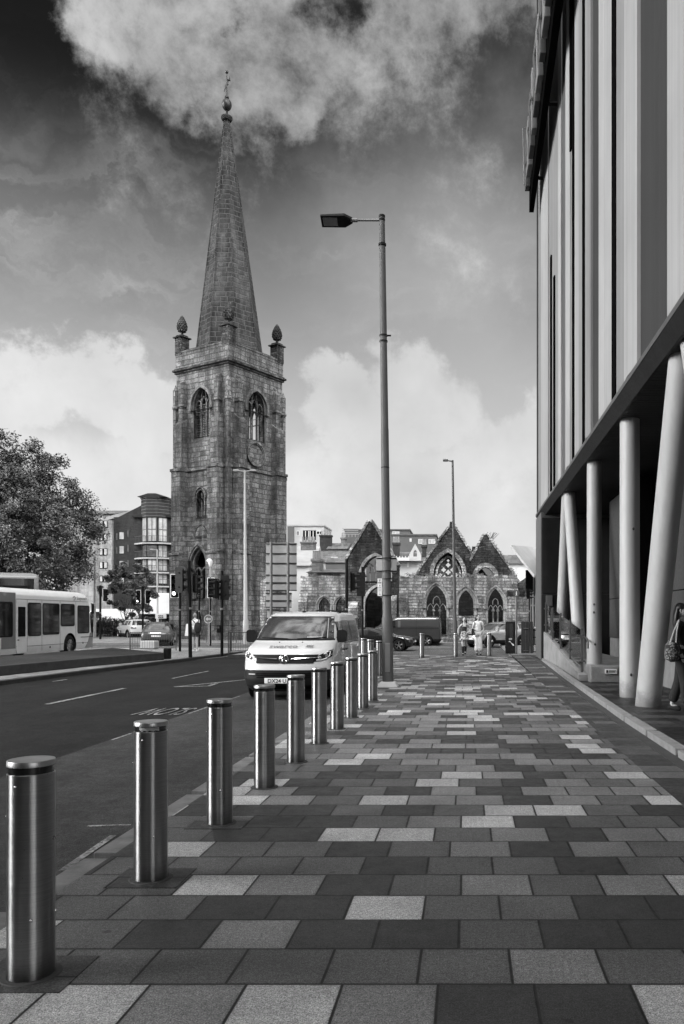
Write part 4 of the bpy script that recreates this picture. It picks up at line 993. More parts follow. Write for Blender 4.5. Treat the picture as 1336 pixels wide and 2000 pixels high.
mb = MB(); mb.box(gx(1012,75)-5.5, gx(1044,75)-5.5, -.5, 0, gz(1172,75), gz(1163.5,75)); mb.build('canopy', MT['white_r'], sh)

# ================================================================ town behind the ruin
def chimney(e, px0, px1, py0, py1, Y, pots=3, mat='brick_grey', dy=1.5):
    ox = e.location.x; mb = MB(); x0, x1 = gx(px0, Y)-ox, gx(px1, Y)-ox; mb.box(x0, x1, dy, dy+.9, gz(py1, Y), gz(py0, Y)); mb.box(x0-.1, x1+.1, dy-.1, dy+1, gz(py0, Y)-.25, gz(py0, Y)); ch = mb.build('chimney', MT[mat], e)
    for i in range(pots):
        x = x0+(i+.5)*(x1-x0)/pots; mb = MB(); mb.lathe([(.16, 0), (.12, .7), (.15, .75)], (x, dy+.45, gz(py0, Y)), 8); mb.build('chimney_pot', MT['conc'], ch)
h = bldg('pale_flats', 'pale flat roofed block of flats furthest left behind the ruin', loc=(-31, 140, 0))
simple_house(h, 562, 632, 1028, 1027, 140, 'cream_r', 'slate_l', [(579, 585, 1037, 1046), (618, 630, 1037, 1044)], ridge='f')
mb = MB(); mb.box(gx(592,140)+31, gx(617,140)+31, -.05, .6, gz(1055,140), gz(1036,140)); mb.build('balcony_recess', MT['void'], h)
for px in (597, 603, 606, 612): mb = MB(); mb.box(gx(px,140)+31-.08, gx(px,140)+31+.08, -.2, -.051, gz(1055,140), gz(1037,140)); mb.build('balcony_post', MT['cream_r'], h)
mb = MB(); mb.box(gx(562,140)+31, gx(575,140)+31, -.3, -.06, gz(1100,140), gz(1028.5,140)); mb.build('side_wall', MT['clad'], h)
h = bldg('chimneyed_house', 'house with tall dark chimney stack and pale sloping roof left behind the ruin', loc=(-24, 110, 0))
simple_house(h, 566, 612, 1100, 1062, 110, 'white_r', 'slate_l'); chimney(h, 583, 611, 1056, 1085, 110, 5, 'brick_grey'); 
h = bldg('brick_chimney_house', 'brick house with broad chimney stack rising behind the slate roof', loc=(-20, 125, 0))
simple_house(h, 640, 676, 1072, 1056, 125, 'brick_grey', 'slate'); chimney(h, 621, 644, 1043, 1085, 125, 4, 'brick_dark'); chimney(h, 663, 672, 1048, 1070, 125, 2, 'brick_grey')
mb = MB(); x0, x1 = gx(673,125)+20, gx(704,125)+20
for k in range(4): z = gz(1047,125)+k*.28; mb.box(x0, x1, -2.5, -2.42, z, z+.07)
for k in range(6): x = x0+(x1-x0)*k/5; mb.box(x, x+.06, -2.5, -2.44, gz(1052,125), gz(1046,125))
mb.build('roof_railing', MT['galv_w'], h)
h = bldg('slate_roof_house', 'white gabled house with grey slate roof, rooflight and small white window', loc=(-20, 92, 0))
simple_house(h, 612, 698, 1098, 1070, 92, 'white_r', 'slate', [(640, 649, 1102, 1110)])
mb = MB(); mb.box(gx(636,92)+20, gx(697,92)+20, -.12, -.01, gz(1113,92), gz(1098.5,92)); mb.build('grey_front', MT['clad'], h)
mb = MB(); mb.obox((gx(649,92)+20, 1.2, gz(1086,92)-.25), (.8, .9, .06), rx=R(31)); mb.build('rooflight', MT['glass_l'], h)
h = bldg('squat_house', 'low stone house with chimney pots just behind the left ruin wall', loc=(-16, 72, 0))
simple_house(h, 602, 692, 1117, 1107, 72, 'brick_grey', 'slate'); chimney(h, 603, 622, 1089, 1118, 72, 4, 'brick_grey')
h = bldg('corner_gable_house', 'pale fronted house with steep grey roof beside the road sign', loc=(-19, 78, 0))
simple_house(h, 560, 603, 1104, 1068, 78, 'white_r', 'slate_l', ridge='x'); 
h = bldg('dark_modern_block', 'long dark modern block with rooftop plant room behind the first gable', loc=(-14, 150, 0))
simple_house(h, 673, 800, 1036, 1035, 150, 'clad', 'clad', [(766, 780, 1038, 1046)], ridge='f', winmat='glass_l')
mb = MB(); mb.box(gx(692,150)+14, gx(750,150)+14, 2, 6, gz(1036,150), gz(1030,150)); mb.build('plant_room', MT['cream_r'], h)
h = bldg('grey_panel_block', 'dark grey panelled block with two strip windows between the gables', loc=(-8, 135, 0))
simple_house(h, 765, 852, 1046, 1045, 135, 'clad', 'clad', [(817, 832, 1053, 1062), (837, 850, 1053, 1062), (800, 804, 1052, 1058)], ridge='f', winmat='glass_l')
h = bldg('gabled_villa', 'ornate pale villa with steep dormer gable between the church gables', loc=(-7, 88, 0))
simple_house(h, 752, 838, 1096, 1072, 88, 'cream_r', 'slate', [(795, 799, 1098, 1108), (816, 821, 1100, 1112)])
chimney(h, 765, 777, 1057, 1085, 88, 3, 'brick_dark'); chimney(h, 823, 831, 1062, 1085, 88, 2, 'brick_dark')
ox = -7
mb = MB(); mb.slab([(gx(800,88)+7, gz(1096,88)), (gx(823,88)+7, gz(1096,88)), (gx(823,88)+7, gz(1084,88)), (gx(811.5,88)+7, gz(1063,88)), (gx(800,88)+7, gz(1084,88))], [arch(gx(811.5,88)+7, .2, gz(1088,88), gz(1080,88), .3)], (0,0,0), (1,0,0), (0,0,1), (0,1,0), -.6, -.3)
mb.build('dormer_gable', MT['cream_r'], h)
mb = MB(); mb.box(gx(752,88)+7, gx(800,88)+7, -.8, -.1, gz(1096,88), gz(1090,88))
for k in range(9): x = gx(752,88)+7+k*.33; mb.box(x, x+.06, -.85, -.79, gz(1096,88), gz(1087,88))
mb.build('balcony', MT['white_r'], h)
h = bldg('right_hall', 'pale hall roof seen between the last gable and the pavilion', loc=(3, 120, 0))
simple_house(h, 925, 965, 1068, 1062, 120, 'clad', 'slate')

# ================================================================ APARTMENTS (left)
AY = 93.0; ax0 = -38.0
ap = bldg('apartment_building', 'dark brick apartment block with curved balconies, glazed bay and copper turret', loc=(ax0, AY, 0))
def A(px, py=0): return gx(px, AY)-ax0, gz(py, AY)
x0, z1 = A(222, 1010); x1, _ = A(350)
mb = MB(); mb.box(x0, x1, 0, 10, -1, z1); mb.build('brick_wall', MT['brick_dark'], ap)
xa, zt = A(176, 1017)
mb = MB(); mb.box(xa, x0-.01, -.4, 12, -1, zt); mb.build('pale_wing', MT['cobwall'], ap)
mb = MB(); p0 = A(184, 1020); p1 = A(277, 982); q0 = A(226, 1004)
mb.add([(p0[0],-.9,p0[1]),(p1[0],2,p1[1]),(p1[0],10,p1[1]),(p0[0],10,p0[1]),(p0[0],-.9,p0[1]-.3),(p1[0],2,p1[1]-.6),(p1[0],10,p1[1]-.6),(p0[0],10,p0[1]-.3)], [(0,1,2,3),(4,7,6,5),(0,4,5,1),(1,5,6,2),(2,6,7,3),(3,7,4,0)])
mb.build('pitched_roof', MT['slate_l'], ap)
mb = MB(); mb.slab([(A(226)[0], z1-.2), (A(277)[0], z1-.2), (A(277)[0], A(0, 986)[1]), (A(226)[0], A(0, 1012)[1])], [], (0,0,0), (1,0,0), (0,0,1), (0,1,0), .1, 9); mb.build('roof_gable', MT['brick_dark'], ap)
mb = MB(); mb.box(A(262)[0], x1+.2, -.35, .1, z1-.05, z1+.22); mb.build('parapet_cap', MT['lead'], ap)
for py0, py1 in ((1018, 1031), (1043, 1057), (1072, 1085), (1098, 1111), (1125, 1137), (1152, 1163)):
    for a_, b_ in ((198, 213),):
        xl, xr = A(a_)[0], A(b_)[0]; zl, zh = gz(py1, AY), gz(py0, AY)
        mb = MB(); mb.box(xl, xr, -.46, -.401, zl, zh); wf = mb.build('window', MT['glass'], ap)
        for k in range(2): mb = MB(); mb.box(xl+.06+k*(xr-xl)*.55, xl+(xr-xl)*(.36+k*.58), -.49, -.461, zl+.06, zh-.06); mb.build('curtain', MT['glass_l'], wf)
for a_, b_, py0, py1 in ((227, 230, 1042, 1055), (234, 242, 1040, 1053), (249, 252, 1036, 1050), (227, 230, 1069, 1082), (234, 242, 1067, 1081), (249, 252, 1064, 1078), (234, 242, 1096, 1110), (249, 252, 1094, 1108), (234, 242, 1124, 1138)):
    mb = MB(); mb.box(A(a_)[0], A(b_)[0], -.08, -.001, gz(py1, AY), gz(py0, AY)); mb.build('window', MT['glass_l'] if b_-a_ > 4 else MT['glass_m'], ap)
cxb, _ = A(303); rb = 26*AY/F
def octo(r, c=(0, 0), ph=22.5, n=8, sy=1.): return [(c[0]+r*math.cos(R(ph+i*360/n)), c[1]+r*sy*math.sin(R(ph+i*360/n))) for i in range(n)]
mb = MB(); mb.prism(octo(rb*1.0, (cxb, .6)), -1, gz(1012, AY)); mb.build('bay_wall', MT['brick_dark'], ap)
mb = MB(); mb.prism(octo(rb*1.12, (cxb, .6)), gz(1012, AY)+.001, gz(975, AY)); tz = gz(975, AY)
tur = mb.build('turret', MT['brick_dark'], ap)
mb = MB()
for k in range(6): mb.prism(octo(rb*1.125, (cxb, .6)), gz(1012, AY)+.15+k*.38, gz(1012, AY)+.19+k*.38)
mb.build('cladding_seams', MT['galv_d'], tur)
mb = MB(); mb.prism(octo(rb*1.18, (cxb, .6)), tz+.001, tz+.15); mb.slab([(cxb-rb*1.1, tz+.15), (cxb+rb*1.1, tz+.15), (cxb+rb*.3, gz(966, AY)), (cxb-rb*.3, gz(966, AY))], [], (0,0,0), (1,0,0), (0,0,1), (0,1,0), -1.0, 2); mb.build('turret_roof', MT['lead'], tur)
# bay glazing per floor
for py0, py1 in ((1013, 1058), (1066, 1088), (1093, 1115), (1120, 1140), (1146, 1165)):
    z0_, z1_ = gz(py1, AY), gz(py0, AY)
    pts8 = octo(rb*1.02, (cxb, .6))
    for i in (4, 5, 6):
        p, q = Vector(pts8[i]), Vector(pts8[(i+1) % 8]); dirv = (q-p); Lw = dirv.length; dirv /= Lw
        nn = Vector((dirv.y, -dirv.x))
        mb = MB(); o_ = (p.x+nn.x*.03, p.y+nn.y*.03, 0)
        mb.slab([(.08, z0_), (Lw-.08, z0_), (Lw-.08, z1_), (.08, z1_)], [], o_, (dirv.x, dirv.y, 0), (0,0,1), (nn.x, nn.y, 0), 0, .03)
        wf = mb.build('bay_window', MT['glass_l'] if py0 in (1013, 1093) or i == 6 else MT['glass_m'], ap)
        mb = MB()
        for t_ in (.08, Lw/2-.04, Lw-.16): mb.slab([(t_, z0_), (t_+.08, z0_), (t_+.08, z1_), (t_, z1_)], [], o_, (dirv.x, dirv.y, 0), (0,0,1), (nn.x, nn.y, 0), .031, .06)
        if py1-py0 > 30: mb.slab([(.08, (z0_+z1_)/2-.05), (Lw-.08, (z0_+z1_)/2-.05), (Lw-.08, (z0_+z1_)/2+.05), (.08, (z0_+z1_)/2+.05)], [], o_, (dirv.x, dirv.y, 0), (0,0,1), (nn.x, nn.y, 0), .032, .055)
        mb.build('window_frame', MT['clad'], wf)
for py in (1061, 1090, 1118, 1145):
    z = gz(py, AY); mb = MB(); pts = octo(rb*1.75, (cxb, .9), sy=.8); mb.prism(pts, z-.16, z); b_ = mb.build('balcony', MT['conc_l'], ap)
    mb = MB()
    for i in (3, 4, 5, 6, 7):
        p, q = Vector((*pts[i], 0))*.985+Vector((cxb*.015, 0, 0)), Vector((*pts[(i+1) % 8], 0))*.985+Vector((cxb*.015, 0, 0))
        mb.tube([p+UZ*(z+.75), q+UZ*(z+.75)], .03, 5); 
        for k in range(7): w_ = p.lerp(q, k/6); mb.tube([w_+UZ*z, w_+UZ*(z+.75)], .016, 4)
    mb.build('railing', MT['galv'], b_)
mb = MB(); mb.tube([(A(258)[0], 3, gz(990, AY)), (A(258)[0], 3, gz(981, AY))], .05, 6); mb.ell((A(258)[0], 3, gz(980, AY)), (.2, .2, .15), 8, 6); mb.build('roof_vent', MT['lead'], ap)
h = bldg('rear_flats', 'grey roofed flats partly hidden behind the big tree', loc=(-52, 115, 0))
simple_house(h, 120, 226, 1003, 990, 115, 'cobwall', 'slate', [(198, 204, 1008, 1014)])

# ================================================================ TREES
def tree(name, label, loc, h, cr, ntw, nleaf, lsize, mat, trunk_r, crown_z0, seed, stems=1, spread=1.0):
    rs = random.Random(seed); st = random.getstate(); random.seed(seed)
    e = empty(name, loc); tag(e, label, 'tree')
    mb = MB(); tips = []
    ch = h-crown_z0
    def branch(p, d, L_, r, depth):
        pts = [p]; rr = [r]; dd = d.copy(); q = p.copy()
        for i in range(4):
            dd = (dd + Vector((random.gauss(0,.13), random.gauss(0,.13), random.gauss(.05,.08)))).normalized(); q = q + dd*L_/4; pts.append(q.copy()); rr.append(r*(1-.16*(i+1)))
        mb.tube(pts, rr, 7 if depth < 2 else 5)
        if depth >= 3: tips.append(q); return
        if depth == 2: tips.append(pts[2])
        for k in range(random.choice((3, 4)) if depth else 5):
            a = random.uniform(0, 2*math.pi); tl = random.uniform(.45, 1.05)
            nd = (dd*math.cos(tl) + (Vector((math.cos(a), math.sin(a), random.uniform(-.1, .4))).normalized())*math.sin(tl)).normalized()
            branch(pts[random.choice((2, 3, 4))] if k else q, nd, L_*random.uniform(.6, .8), rr[-1]*.72, depth+1)
    for s_ in range(stems):
        a = 2*math.pi*s_/max(1, stems)
        d0 = Vector((math.cos(a)*.25*(stems > 1), math.sin(a)*.25*(stems > 1), 1)).normalized()
        branch(Vector((math.cos(a)*.2*(stems > 1), math.sin(a)*.2*(stems > 1), -.1)), d0, h*.33, trunk_r, 0)
    mb.build('trunk', MT['bark'], e, smooth=True)
    lb = MB(); cen = Vector((0, 0, crown_z0+ch*.5))
    clumps = []
    for i in range(ntw):
        while True:
            v = Vector((random.uniform(-1,1), random.uniform(-1,1), random.uniform(-1,1)))
            if .25 < v.length < 1: break
        prof = 1.0 - max(0, -v.z)*.15 - max(0, v.z)*.25
        p = cen + Vector((v.x*cr*prof, v.y*cr*prof, v.z*ch*.5))
        clumps.append((p, random.uniform(.08, .17)*cr*spread))
    per = nleaf//len(clumps)
    for p, r in clumps:
        out_ = (p-cen).normalized()
        for _ in range(per):
            d = Vector((random.gauss(0,1), random.gauss(0,1), random.gauss(0,1))).normalized()*r*(random.random()**.5)
            q = p+Vector((d.x, d.y, d.z*.75)); s = lsize*random.uniform(.55, 1.35)
            n_ = (Vector((random.gauss(0,.7), random.gauss(0,.7), random.gauss(.55,.7))) + out_*.5).normalized()
            a = n_.cross(Vector((random.gauss(0,1), random.gauss(0,1), random.gauss(0,1)))).normalized(); b = n_.cross(a)
            lb.add([q-a*s, q+b*s*.5-a*s*.1, q+a*s, q-b*s*.5-a*s*.1], [(0,1,2,3)])
    lb.build('crown', mat, e)
    random.setstate(st); return e
tree('plane_tree', 'large broad leafy tree towering behind the buses at the left edge', (gx(8, 58), 58, 0), gz(842, 58), 6.6, 520, 150000, .10, MT['leaf'], .38, .6, 3)
tree('plane_tree', 'second broad tree filling the left edge beyond the double deck bus', (gx(-130, 64), 64, 0), gz(870, 64), 6.6, 110, 16000, .16, MT['leaf'], .38, .6, 5)
tree('street_tree', 'smaller many stemmed tree in front of the apartment block', (gx(252, 68), 68, 0), gz(1090, 68), 2.6, 70, 24000, .085, MT['leaf2'], .12, 1.5, 11, stems=3)
mb = MB()
for i in range(90): leafcloud(mb, (gx(random.uniform(165, 292), 66), 66+random.uniform(-.8, .8), random.uniform(.2, 1.25)), (.6, .6, .55), 150, .07)
hd = mb.build('hedge', MT['leafd']); tag(hd, 'dark clipped hedge behind the white car', 'hedge')

# unseen block added behind the camera to shade the near paving
ob = bldg('shading_block', 'plain grey block added out of view behind the viewer to shade the near paving', loc=(-8, -7, 0))
mb = MB(); mb.box(-30, 10.6, -14, 0, -.2, 19); mb.build('wall', MT['clad'], ob)
for i in range(12):
    for j in range(5): mb = MB(); mb.box(-28+i*3.3, -26+i*3.3, .0, .05, 2+j*3.8, 4.2+j*3.8); mb.build('window', MT['glass'], ob)
# ================================================================ VEHICLES
class Veh:
    def __init__(s, levels, Lf=.45, Lr=.35, nf=3.2, nr=4.0):
        s.lv = levels; s.Lf, s.Lr, s.nf, s.nr = Lf, Lr, nf, nr
    def par(s, z):
        lv = s.lv
        if z <= lv[0][0]: return lv[0][1:]
        for a, b in zip(lv, lv[1:]):
            if z <= b[0]:
                t = (z-a[0])/(b[0]-a[0]); return tuple(p+(q-p)*t for p, q in zip(a[1:], b[1:]))
        return lv[-1][1:]
    def fy(s, x, z):
        yf, yr, w = s.par(z); return yf + s.Lf*(1-max(0, 1-min(1, abs(x)/w)**s.nf)**(1/s.nf))
    def ry(s, x, z):
        yf, yr, w = s.par(z); return yr - s.Lr*(1-max(0, 1-min(1, abs(x)/w)**s.nr)**(1/s.nr))
    def hw(s, y, z):
        yf, yr, w = s.par(z)
        if y < yf+s.Lf: return w*max(0, 1-max(0, min(1, (yf+s.Lf-y)/s.Lf))**s.nf)**(1/s.nf)
        if y > yr-s.Lr: return w*max(0, 1-max(0, min(1, (y-yr+s.Lr)/s.Lr))**s.nr)**(1/s.nr)
        return w
    def body(s, name, mats, parent, wheels, wr, sub=5, low=None):
        zs = []
        for a, b in zip(s.lv, s.lv[1:]):
            k = max(1, int((b[0]-a[0])/.05)); zs += [a[0]+(b[0]-a[0])*i/k for i in range(k)]
        zs.append(s.lv[-1][0])
        mb = MB(); K = 12; vs = []
        for z in zs:
            yf, yr, w = s.par(z); h = []
            for i in range(K+1):
                a = math.pi/2*i/K; h.append((w*math.sin(a)**(2/s.nf), yf+s.Lf*(1-math.cos(a)**(2/s.nf))))
            for i in range(1, 6): h.append((w, yf+s.Lf+(yr-s.Lr-yf-s.Lf)*i/6))
            for i in range(K, -1, -1):
                a = math.pi/2*i/K; h.append((w*math.sin(a)**(2/s.nr), yr-s.Lr*(1-math.cos(a)**(2/s.nr))))
            full = h + [(-x, y) for x, y in reversed(h[1:-1])]
            vs += [(x, y, z) for x, y in full]
        n = len(vs)//len(zs)
        fs = []; ms = []
        for i in range(len(zs)-1):
            for j in range(n): fs.append((i*n+j, i*n+(j+1)%n, (i+1)*n+(j+1)%n, (i+1)*n+j)); ms.append(1 if low and zs[i] < low else 0)
        fs += [tuple(reversed(range(n))), tuple(range((len(zs)-1)*n, len(zs)*n))]; ms += [1 if low else 0, 0]
        mb.v = vs; mb.f = [list(f) for f in fs]; mb.m = ms
        o = mb.build(name, mats, None, smooth=False)
        # wheel wells
        for y in wheels:
            for sx in (-1, 1):
                c = MB(); c.cur = 0; c.lathe([(wr, -.24), (wr, .24)], (sx*(s.par(.5)[2]), y, wr*.86), 28, axis='x'); co = c.build('cutter', MT['void'])
                md = o.modifiers.new('b', 'BOOLEAN'); md.operation = 'DIFFERENCE'; md.object = co; md.solver = 'EXACT'
                try: md.material_mode = 'TRANSFER'
                except Exception: pass
                bpy.context.view_layer.update()
                me = bpy.data.meshes.new_from_object(o.evaluated_get(bpy.context.evaluated_depsgraph_get()))
                o.modifiers.clear(); o.data = me; bpy.data.objects.remove(co)
        me = o.data; me.name = name
        for p in me.polygons: p.use_smooth = True
        b = bmesh.new(); b.from_mesh(me)
        for e in b.edges:
            if len(e.link_faces) == 2 and e.calc_face_angle(0) > R(38): e.smooth = False
        b.to_mesh(me); b.free()
        o.parent = parent; return o
    def front(s, mb, z0, z1, x0, x1, off=.006, nz=8, nx=14, rear=False):
        """patch on the front (or rear) surface; x0,x1 are functions of z or numbers (metres)"""
        f0 = x0 if callable(x0) else (lambda z: x0); f1 = x1 if callable(x1) else (lambda z: x1); vs = []
        for i in range(nz+1):
            z = z0+(z1-z0)*i/nz
            for j in range(nx+1):
                x = f0(z)+(f1(z)-f0(z))*j/nx
                y = (s.ry(x, z)+off) if rear else (s.fy(x, z)-off)
                vs.append((x, y, z))
        fs = [(i*(nx+1)+j, i*(nx+1)+j+1, (i+1)*(nx+1)+j+1, (i+1)*(nx+1)+j) for i in range(nz) for j in range(nx)]
        if rear: fs = [tuple(reversed(f)) for f in fs]
        mb.add(vs, fs); return mb
    def side(s, mb, sx, z0, z1, y0, y1, off=.008, nz=6, ny=10):
        f0 = y0 if callable(y0) else (lambda z: y0); f1 = y1 if callable(y1) else (lambda z: y1); vs = []
        for i in range(nz+1):
            z = z0+(z1-z0)*i/nz
            for j in range(ny+1):
                y = f0(z)+(f1(z)-f0(z))*j/ny; vs.append((sx*(s.hw(y, z)+off), y, z))
        fs = [(i*(ny+1)+j, i*(ny+1)+j+1, (i+1)*(ny+1)+j+1, (i+1)*(ny+1)+j) for i in range(nz) for j in range(ny)]
        if sx < 0: fs = [tuple(reversed(f)) for f in fs]
        mb.add(vs, fs); return mb
def wheel(parent, x, y, r, wd=.2, spokes=5, rimmat=None):
    sx = 1 if x > 0 else -1; mb = MB()
    mb.lathe([(r*.62, -wd/2), (r*.9, -wd/2), (r, -wd/2+.03), (r, wd/2-.03), (r*.9, wd/2), (r*.62, wd/2)], (x, y, r), 28, axis='x', caps=False)
    w_ = mb.build('wheel', MT['rubber'], parent, smooth=True)
    mb = MB(); mb.lathe([(r*.66, -wd*.4), (r*.66, wd*.44), (r*.60, wd*.44), (r*.58, wd*.1)], (x, y, r), 28, axis='x', caps=False) if sx > 0 else mb.lathe([(r*.66, wd*.4), (r*.66, -wd*.44), (r*.60, -wd*.44), (r*.58, -wd*.1)], (x, y, r), 28, axis='x', caps=False)
    for k in range(spokes):
        a = 2*math.pi*k/spokes+.3
        for da in (-.12, .12):
            c, s_ = math.cos(a+da), math.sin(a+da)
            mb.tube([(x+sx*wd*.38, y+r*.12*c, r+r*.12*s_), (x+sx*wd*.42, y+r*.62*c, r+r*.62*s_)], [r*.07, r*.05], 5)
    mb.lathe([(r*.17, 0), (r*.17, sx*wd*.44), (0, sx*wd*.46)], (x, y, r), 12, axis='x', caps=False)
    mb.build('rim', rimmat or MT['alloy'], w_, smooth=True)
    mb = MB(); mb.lathe([(r*.60, sx*wd*.02), (0.001, sx*wd*.02)], (x, y, r), 20, axis='x', caps=False); mb.build('brake_disc', MT['void'], w_)
    return w_
def mirror(parent, V, sx, y, z, mat):
    mb = MB(); x = sx*(V.hw(y, z)+.16); mb.slab(rrect(x-.11, x+.11, z-.15, z+.13, .06, 5), [], (0,y-.05,0), (1,0,0), (0,0,1), (0,1,0), 0, .12); mb.tube([(sx*(V.hw(y, z)-.02), y+.05, z-.06), (x, y, z-.04)], .03, 6)
    return mb.build('wing_mirror', mat, parent, smooth=True)

# ---- the white van
van = empty('white_van', (-3.68, 15.95, ZR), 0, .955)
tag(van, 'white panel van with black bumper parked facing us behind the steel bollards', 'van')
VL = [(.20, .16, 4.80, .84), (.30, .05, 4.90, .93), (.45, .0, 4.94, .955), (.66, .0, 4.95, .96), (.80, .03, 4.95, .96), (.98, .07, 4.95, .955), (1.06, .15, 4.95, .95), (1.13, .32, 4.95, .945), (1.20, .58, 4.95, .94), (1.27, .86, 4.95, .935),
      (1.45, 1.08, 4.94, .90), (1.62, 1.32, 4.92, .865), (1.76, 1.55, 4.90, .825), (1.84, 1.72, 4.86, .79), (1.885, 1.90, 4.80, .74), (1.905, 2.12, 4.7, .66), (1.912, 2.5, 4.5, .5)]
V = Veh(VL, .62, .16, 2.7, 5)
V.body('body', [MT['vanw'], MT['plastic']], van, [1.0, 4.05], .39, low=.63)
for x in (-.88, .88):
    for y in (1.0, 4.05): wheel(van, x-.03*(1 if x > 0 else -1), y, .335, .21, 5, MT['plastic_g'])
mb = MB(); V.front(mb, 1.285, 1.80, lambda z: -V.par(z)[2]*.925, lambda z: V.par(z)[2]*.925, .008, 10, 20); ws = mb.build('windscreen', MT['glass_w'], van, smooth=True)
mb = MB(); V.front(mb, 1.262, 1.30, lambda z: -V.par(z)[2]*.95, lambda z: V.par(z)[2]*.95, .014, 2, 20); mb.build('scuttle', MT['plastic'], van, smooth=True)
mb = MB()
for sx in (-1, 1): mb.tube([(sx*.1, V.fy(sx*.1, 1.30)-.03, 1.30), (sx*.45, V.fy(sx*.45, 1.315)-.03, 1.315), (sx*.72-.0, V.fy(.72, 1.33)-.03, 1.33)], .012, 5)
wp = mb.build('wiper', MT['black'], van)
mb = MB(); V.front(mb, 1.32, 1.76, lambda z: .78*V.par(z)[2], lambda z: .80*V.par(z)[2], .012, 4, 1); V.front(mb, 1.325, 1.345, .30, .62, .013, 1, 3); mb.build('windscreen_label', MT['conc_l'], ws)
mb = MB(); V.front(mb, .80, .985, lambda z: -.60-(z-.8)*.55, lambda z: .60+(z-.8)*.55, .012, 5, 18); gr = mb.build('grille', MT['plastic'], van, smooth=True)
mb = MB()
for sx in (-1, 1):
    for k in range(7):
        xa, xb = sx*(.15+k*.075), sx*(.15+(k+1)*.075); za, zb = .895+k*.004, .895+(k+1)*.004
        mb.tube([(xa, V.fy(xa, za)-.03, za), (xb, V.fy(xb, zb)-.03, zb)], [.016-.0015*k, .0145-.0015*k], 6)
mb.build('chrome_bar', MT['chrome'], gr)
mb = MB(); mb.lathe([(.0, -.045), (.085, -.045), (.10, -.035), (.105, 0)], (0, V.fy(0, .89), .89), 28, axis='y', caps=False); bd = mb.build('badge', MT['chrome'], gr, smooth=True)
mb = MB(); mb.lathe([(.0, -.0475), (.079, -.0475)], (0, V.fy(0, .89), .89), 24, axis='y', caps=False)
mb.build('badge_field', MT['plastic_g'], bd)
mb = MB(); yy = V.fy(0, .89)-.052
for pts in ([(-.055, .01), (-.03, .045), (.0, .05), (.02, .03), (.0, .015), (.02, -.0), (.055, .005)], [(.0, .015), (-.03, -.005), (-.035, -.035), (-.01, -.055)], [(.02, 0), (.03, -.03), (.055, -.04)], [(-.06, -.01), (-.045, -.03)]): mb.tube([(x, yy, .89+z) for x, z in pts], .007, 6)
mb.build('griffin_emblem', MT['chrome'], bd)
for sx in (-1, 1):
    lo = lambda z: .665+(z-.83)*.1; hi = lambda z: .90+(z-.83)*.28
    mb = MB()
    f0 = (lambda z: .66+ (1.03-z)*.15) ; f1 = (lambda z: V.par(z)[2]*(.975))
    pts0 = [(.64, .86), (.70, .83), (.84, .87), (.93, .95), (.94, 1.07), (.86, 1.075), (.74, .99)]
    vs = [(sx*min(x, V.par(z)[2]*.985), V.fy(min(x, V.par(z)[2]*.985), z)-.012, z) for x, z in pts0]
    # finer headlamp: subdivided grid in a slanted band
    vs = []; nx, nz = 10, 5
    for i in range(nz+1):
        for j in range(nx+1):
            u = j/nx; x = .60+.345*u; zlo = .835+.10*u**1.6; zhi = .90+.19*u**.9; z = zlo+(zhi-zlo)*i/nz; x = min(x, V.par(z)[2]*.988); vs.append((sx*x, V.fy(x, z)-.014, z))
    fs = [(i*(nx+1)+j, i*(nx+1)+j+1, (i+1)*(nx+1)+j+1, (i+1)*(nx+1)+j) for i in range(nz) for j in range(nx)]
    if sx < 0: fs = [tuple(reversed(f)) for f in fs]
    mb.add(vs, fs); hl = mb.build('headlight', MT['glass'], van, smooth=True)
    mb = MB()
    for x, z, r in ((.72, .905, .045), (.84, .965, .045)): mb.ell((sx*x, V.fy(x, z)-.016, z), (r, .018, r), 12, 8)
    mb.build('lamp_reflector', MT['lampglass'], hl, smooth=True)
    mb = MB(); mb.tube([(sx*x, V.fy(x, z)-.022, z) for x, z in ((.66, .865), (.74, .865), (.84, .895), (.90, .95), (.905, 1.04), (.86, 1.04), (.80, .99))], .012, 5); mb.build('daytime_light', MT['whitef'], hl)
    mirror(van, V, sx, 1.28, 1.36, MT['plastic'])
    # side glass
    mb = MB(); V.side(mb, sx, 1.20, 1.68, lambda z: 1.22+(z-1.2)*.95, 2.05); mb.build('door_window', MT['glass'], van, smooth=True)
    mb = MB(); V.side(mb, sx, 1.18, 1.70, 2.18, 3.25); mb.build('side_window', MT['glass_m'], van, smooth=True)
    mb = MB(); V.side(mb, sx, 1.18, 1.70, 3.36, 4.55); mb.build('side_window', MT['glass_m'], van, smooth=True)
    mb = MB()
    for y in (2.11, 3.30): V.side(mb, sx, .5, 1.72, y-.008, y+.008, .004, 6, 1)
    V.side(mb, sx, 1.16, 1.175, 2.1, 4.7, .006, 1, 6); mb.build('panel_gap', MT['plastic'], van)
    mb = MB(); mb.tube([(sx*(V.hw(1.95, 1.02)+.03), 1.85, 1.02), (sx*(V.hw(1.95, 1.02)+.03), 2.02, 1.03)], .018, 6); mb.tube([(sx*(V.hw(2.2, 1.02)+.03), 2.2, 1.02), (sx*(V.hw(2.2, 1.02)+.03), 2.38, 1.03)], .018, 6); mb.build('door_handle', MT['plastic'], van)
    mb = MB(); V.side(mb, sx, .50, .62, 1.5, 3.6, .02); mb.build('rubbing_strip', MT['plastic'], van)
mb = MB(); V.front(mb, .56, .585, -.78, -.62, .02, 1, 3); V.front(mb, .56, .585, .62, .78, .02, 1, 3); mb.build('reflector_strip', MT['galv_w'], van)
mb = MB(); V.front(mb, .26, .335, -.62, .62, .02, 2, 16)
for z in (.50, .54, .58): V.front(mb, z, z+.014, -.60, .60, .016, 1, 12)
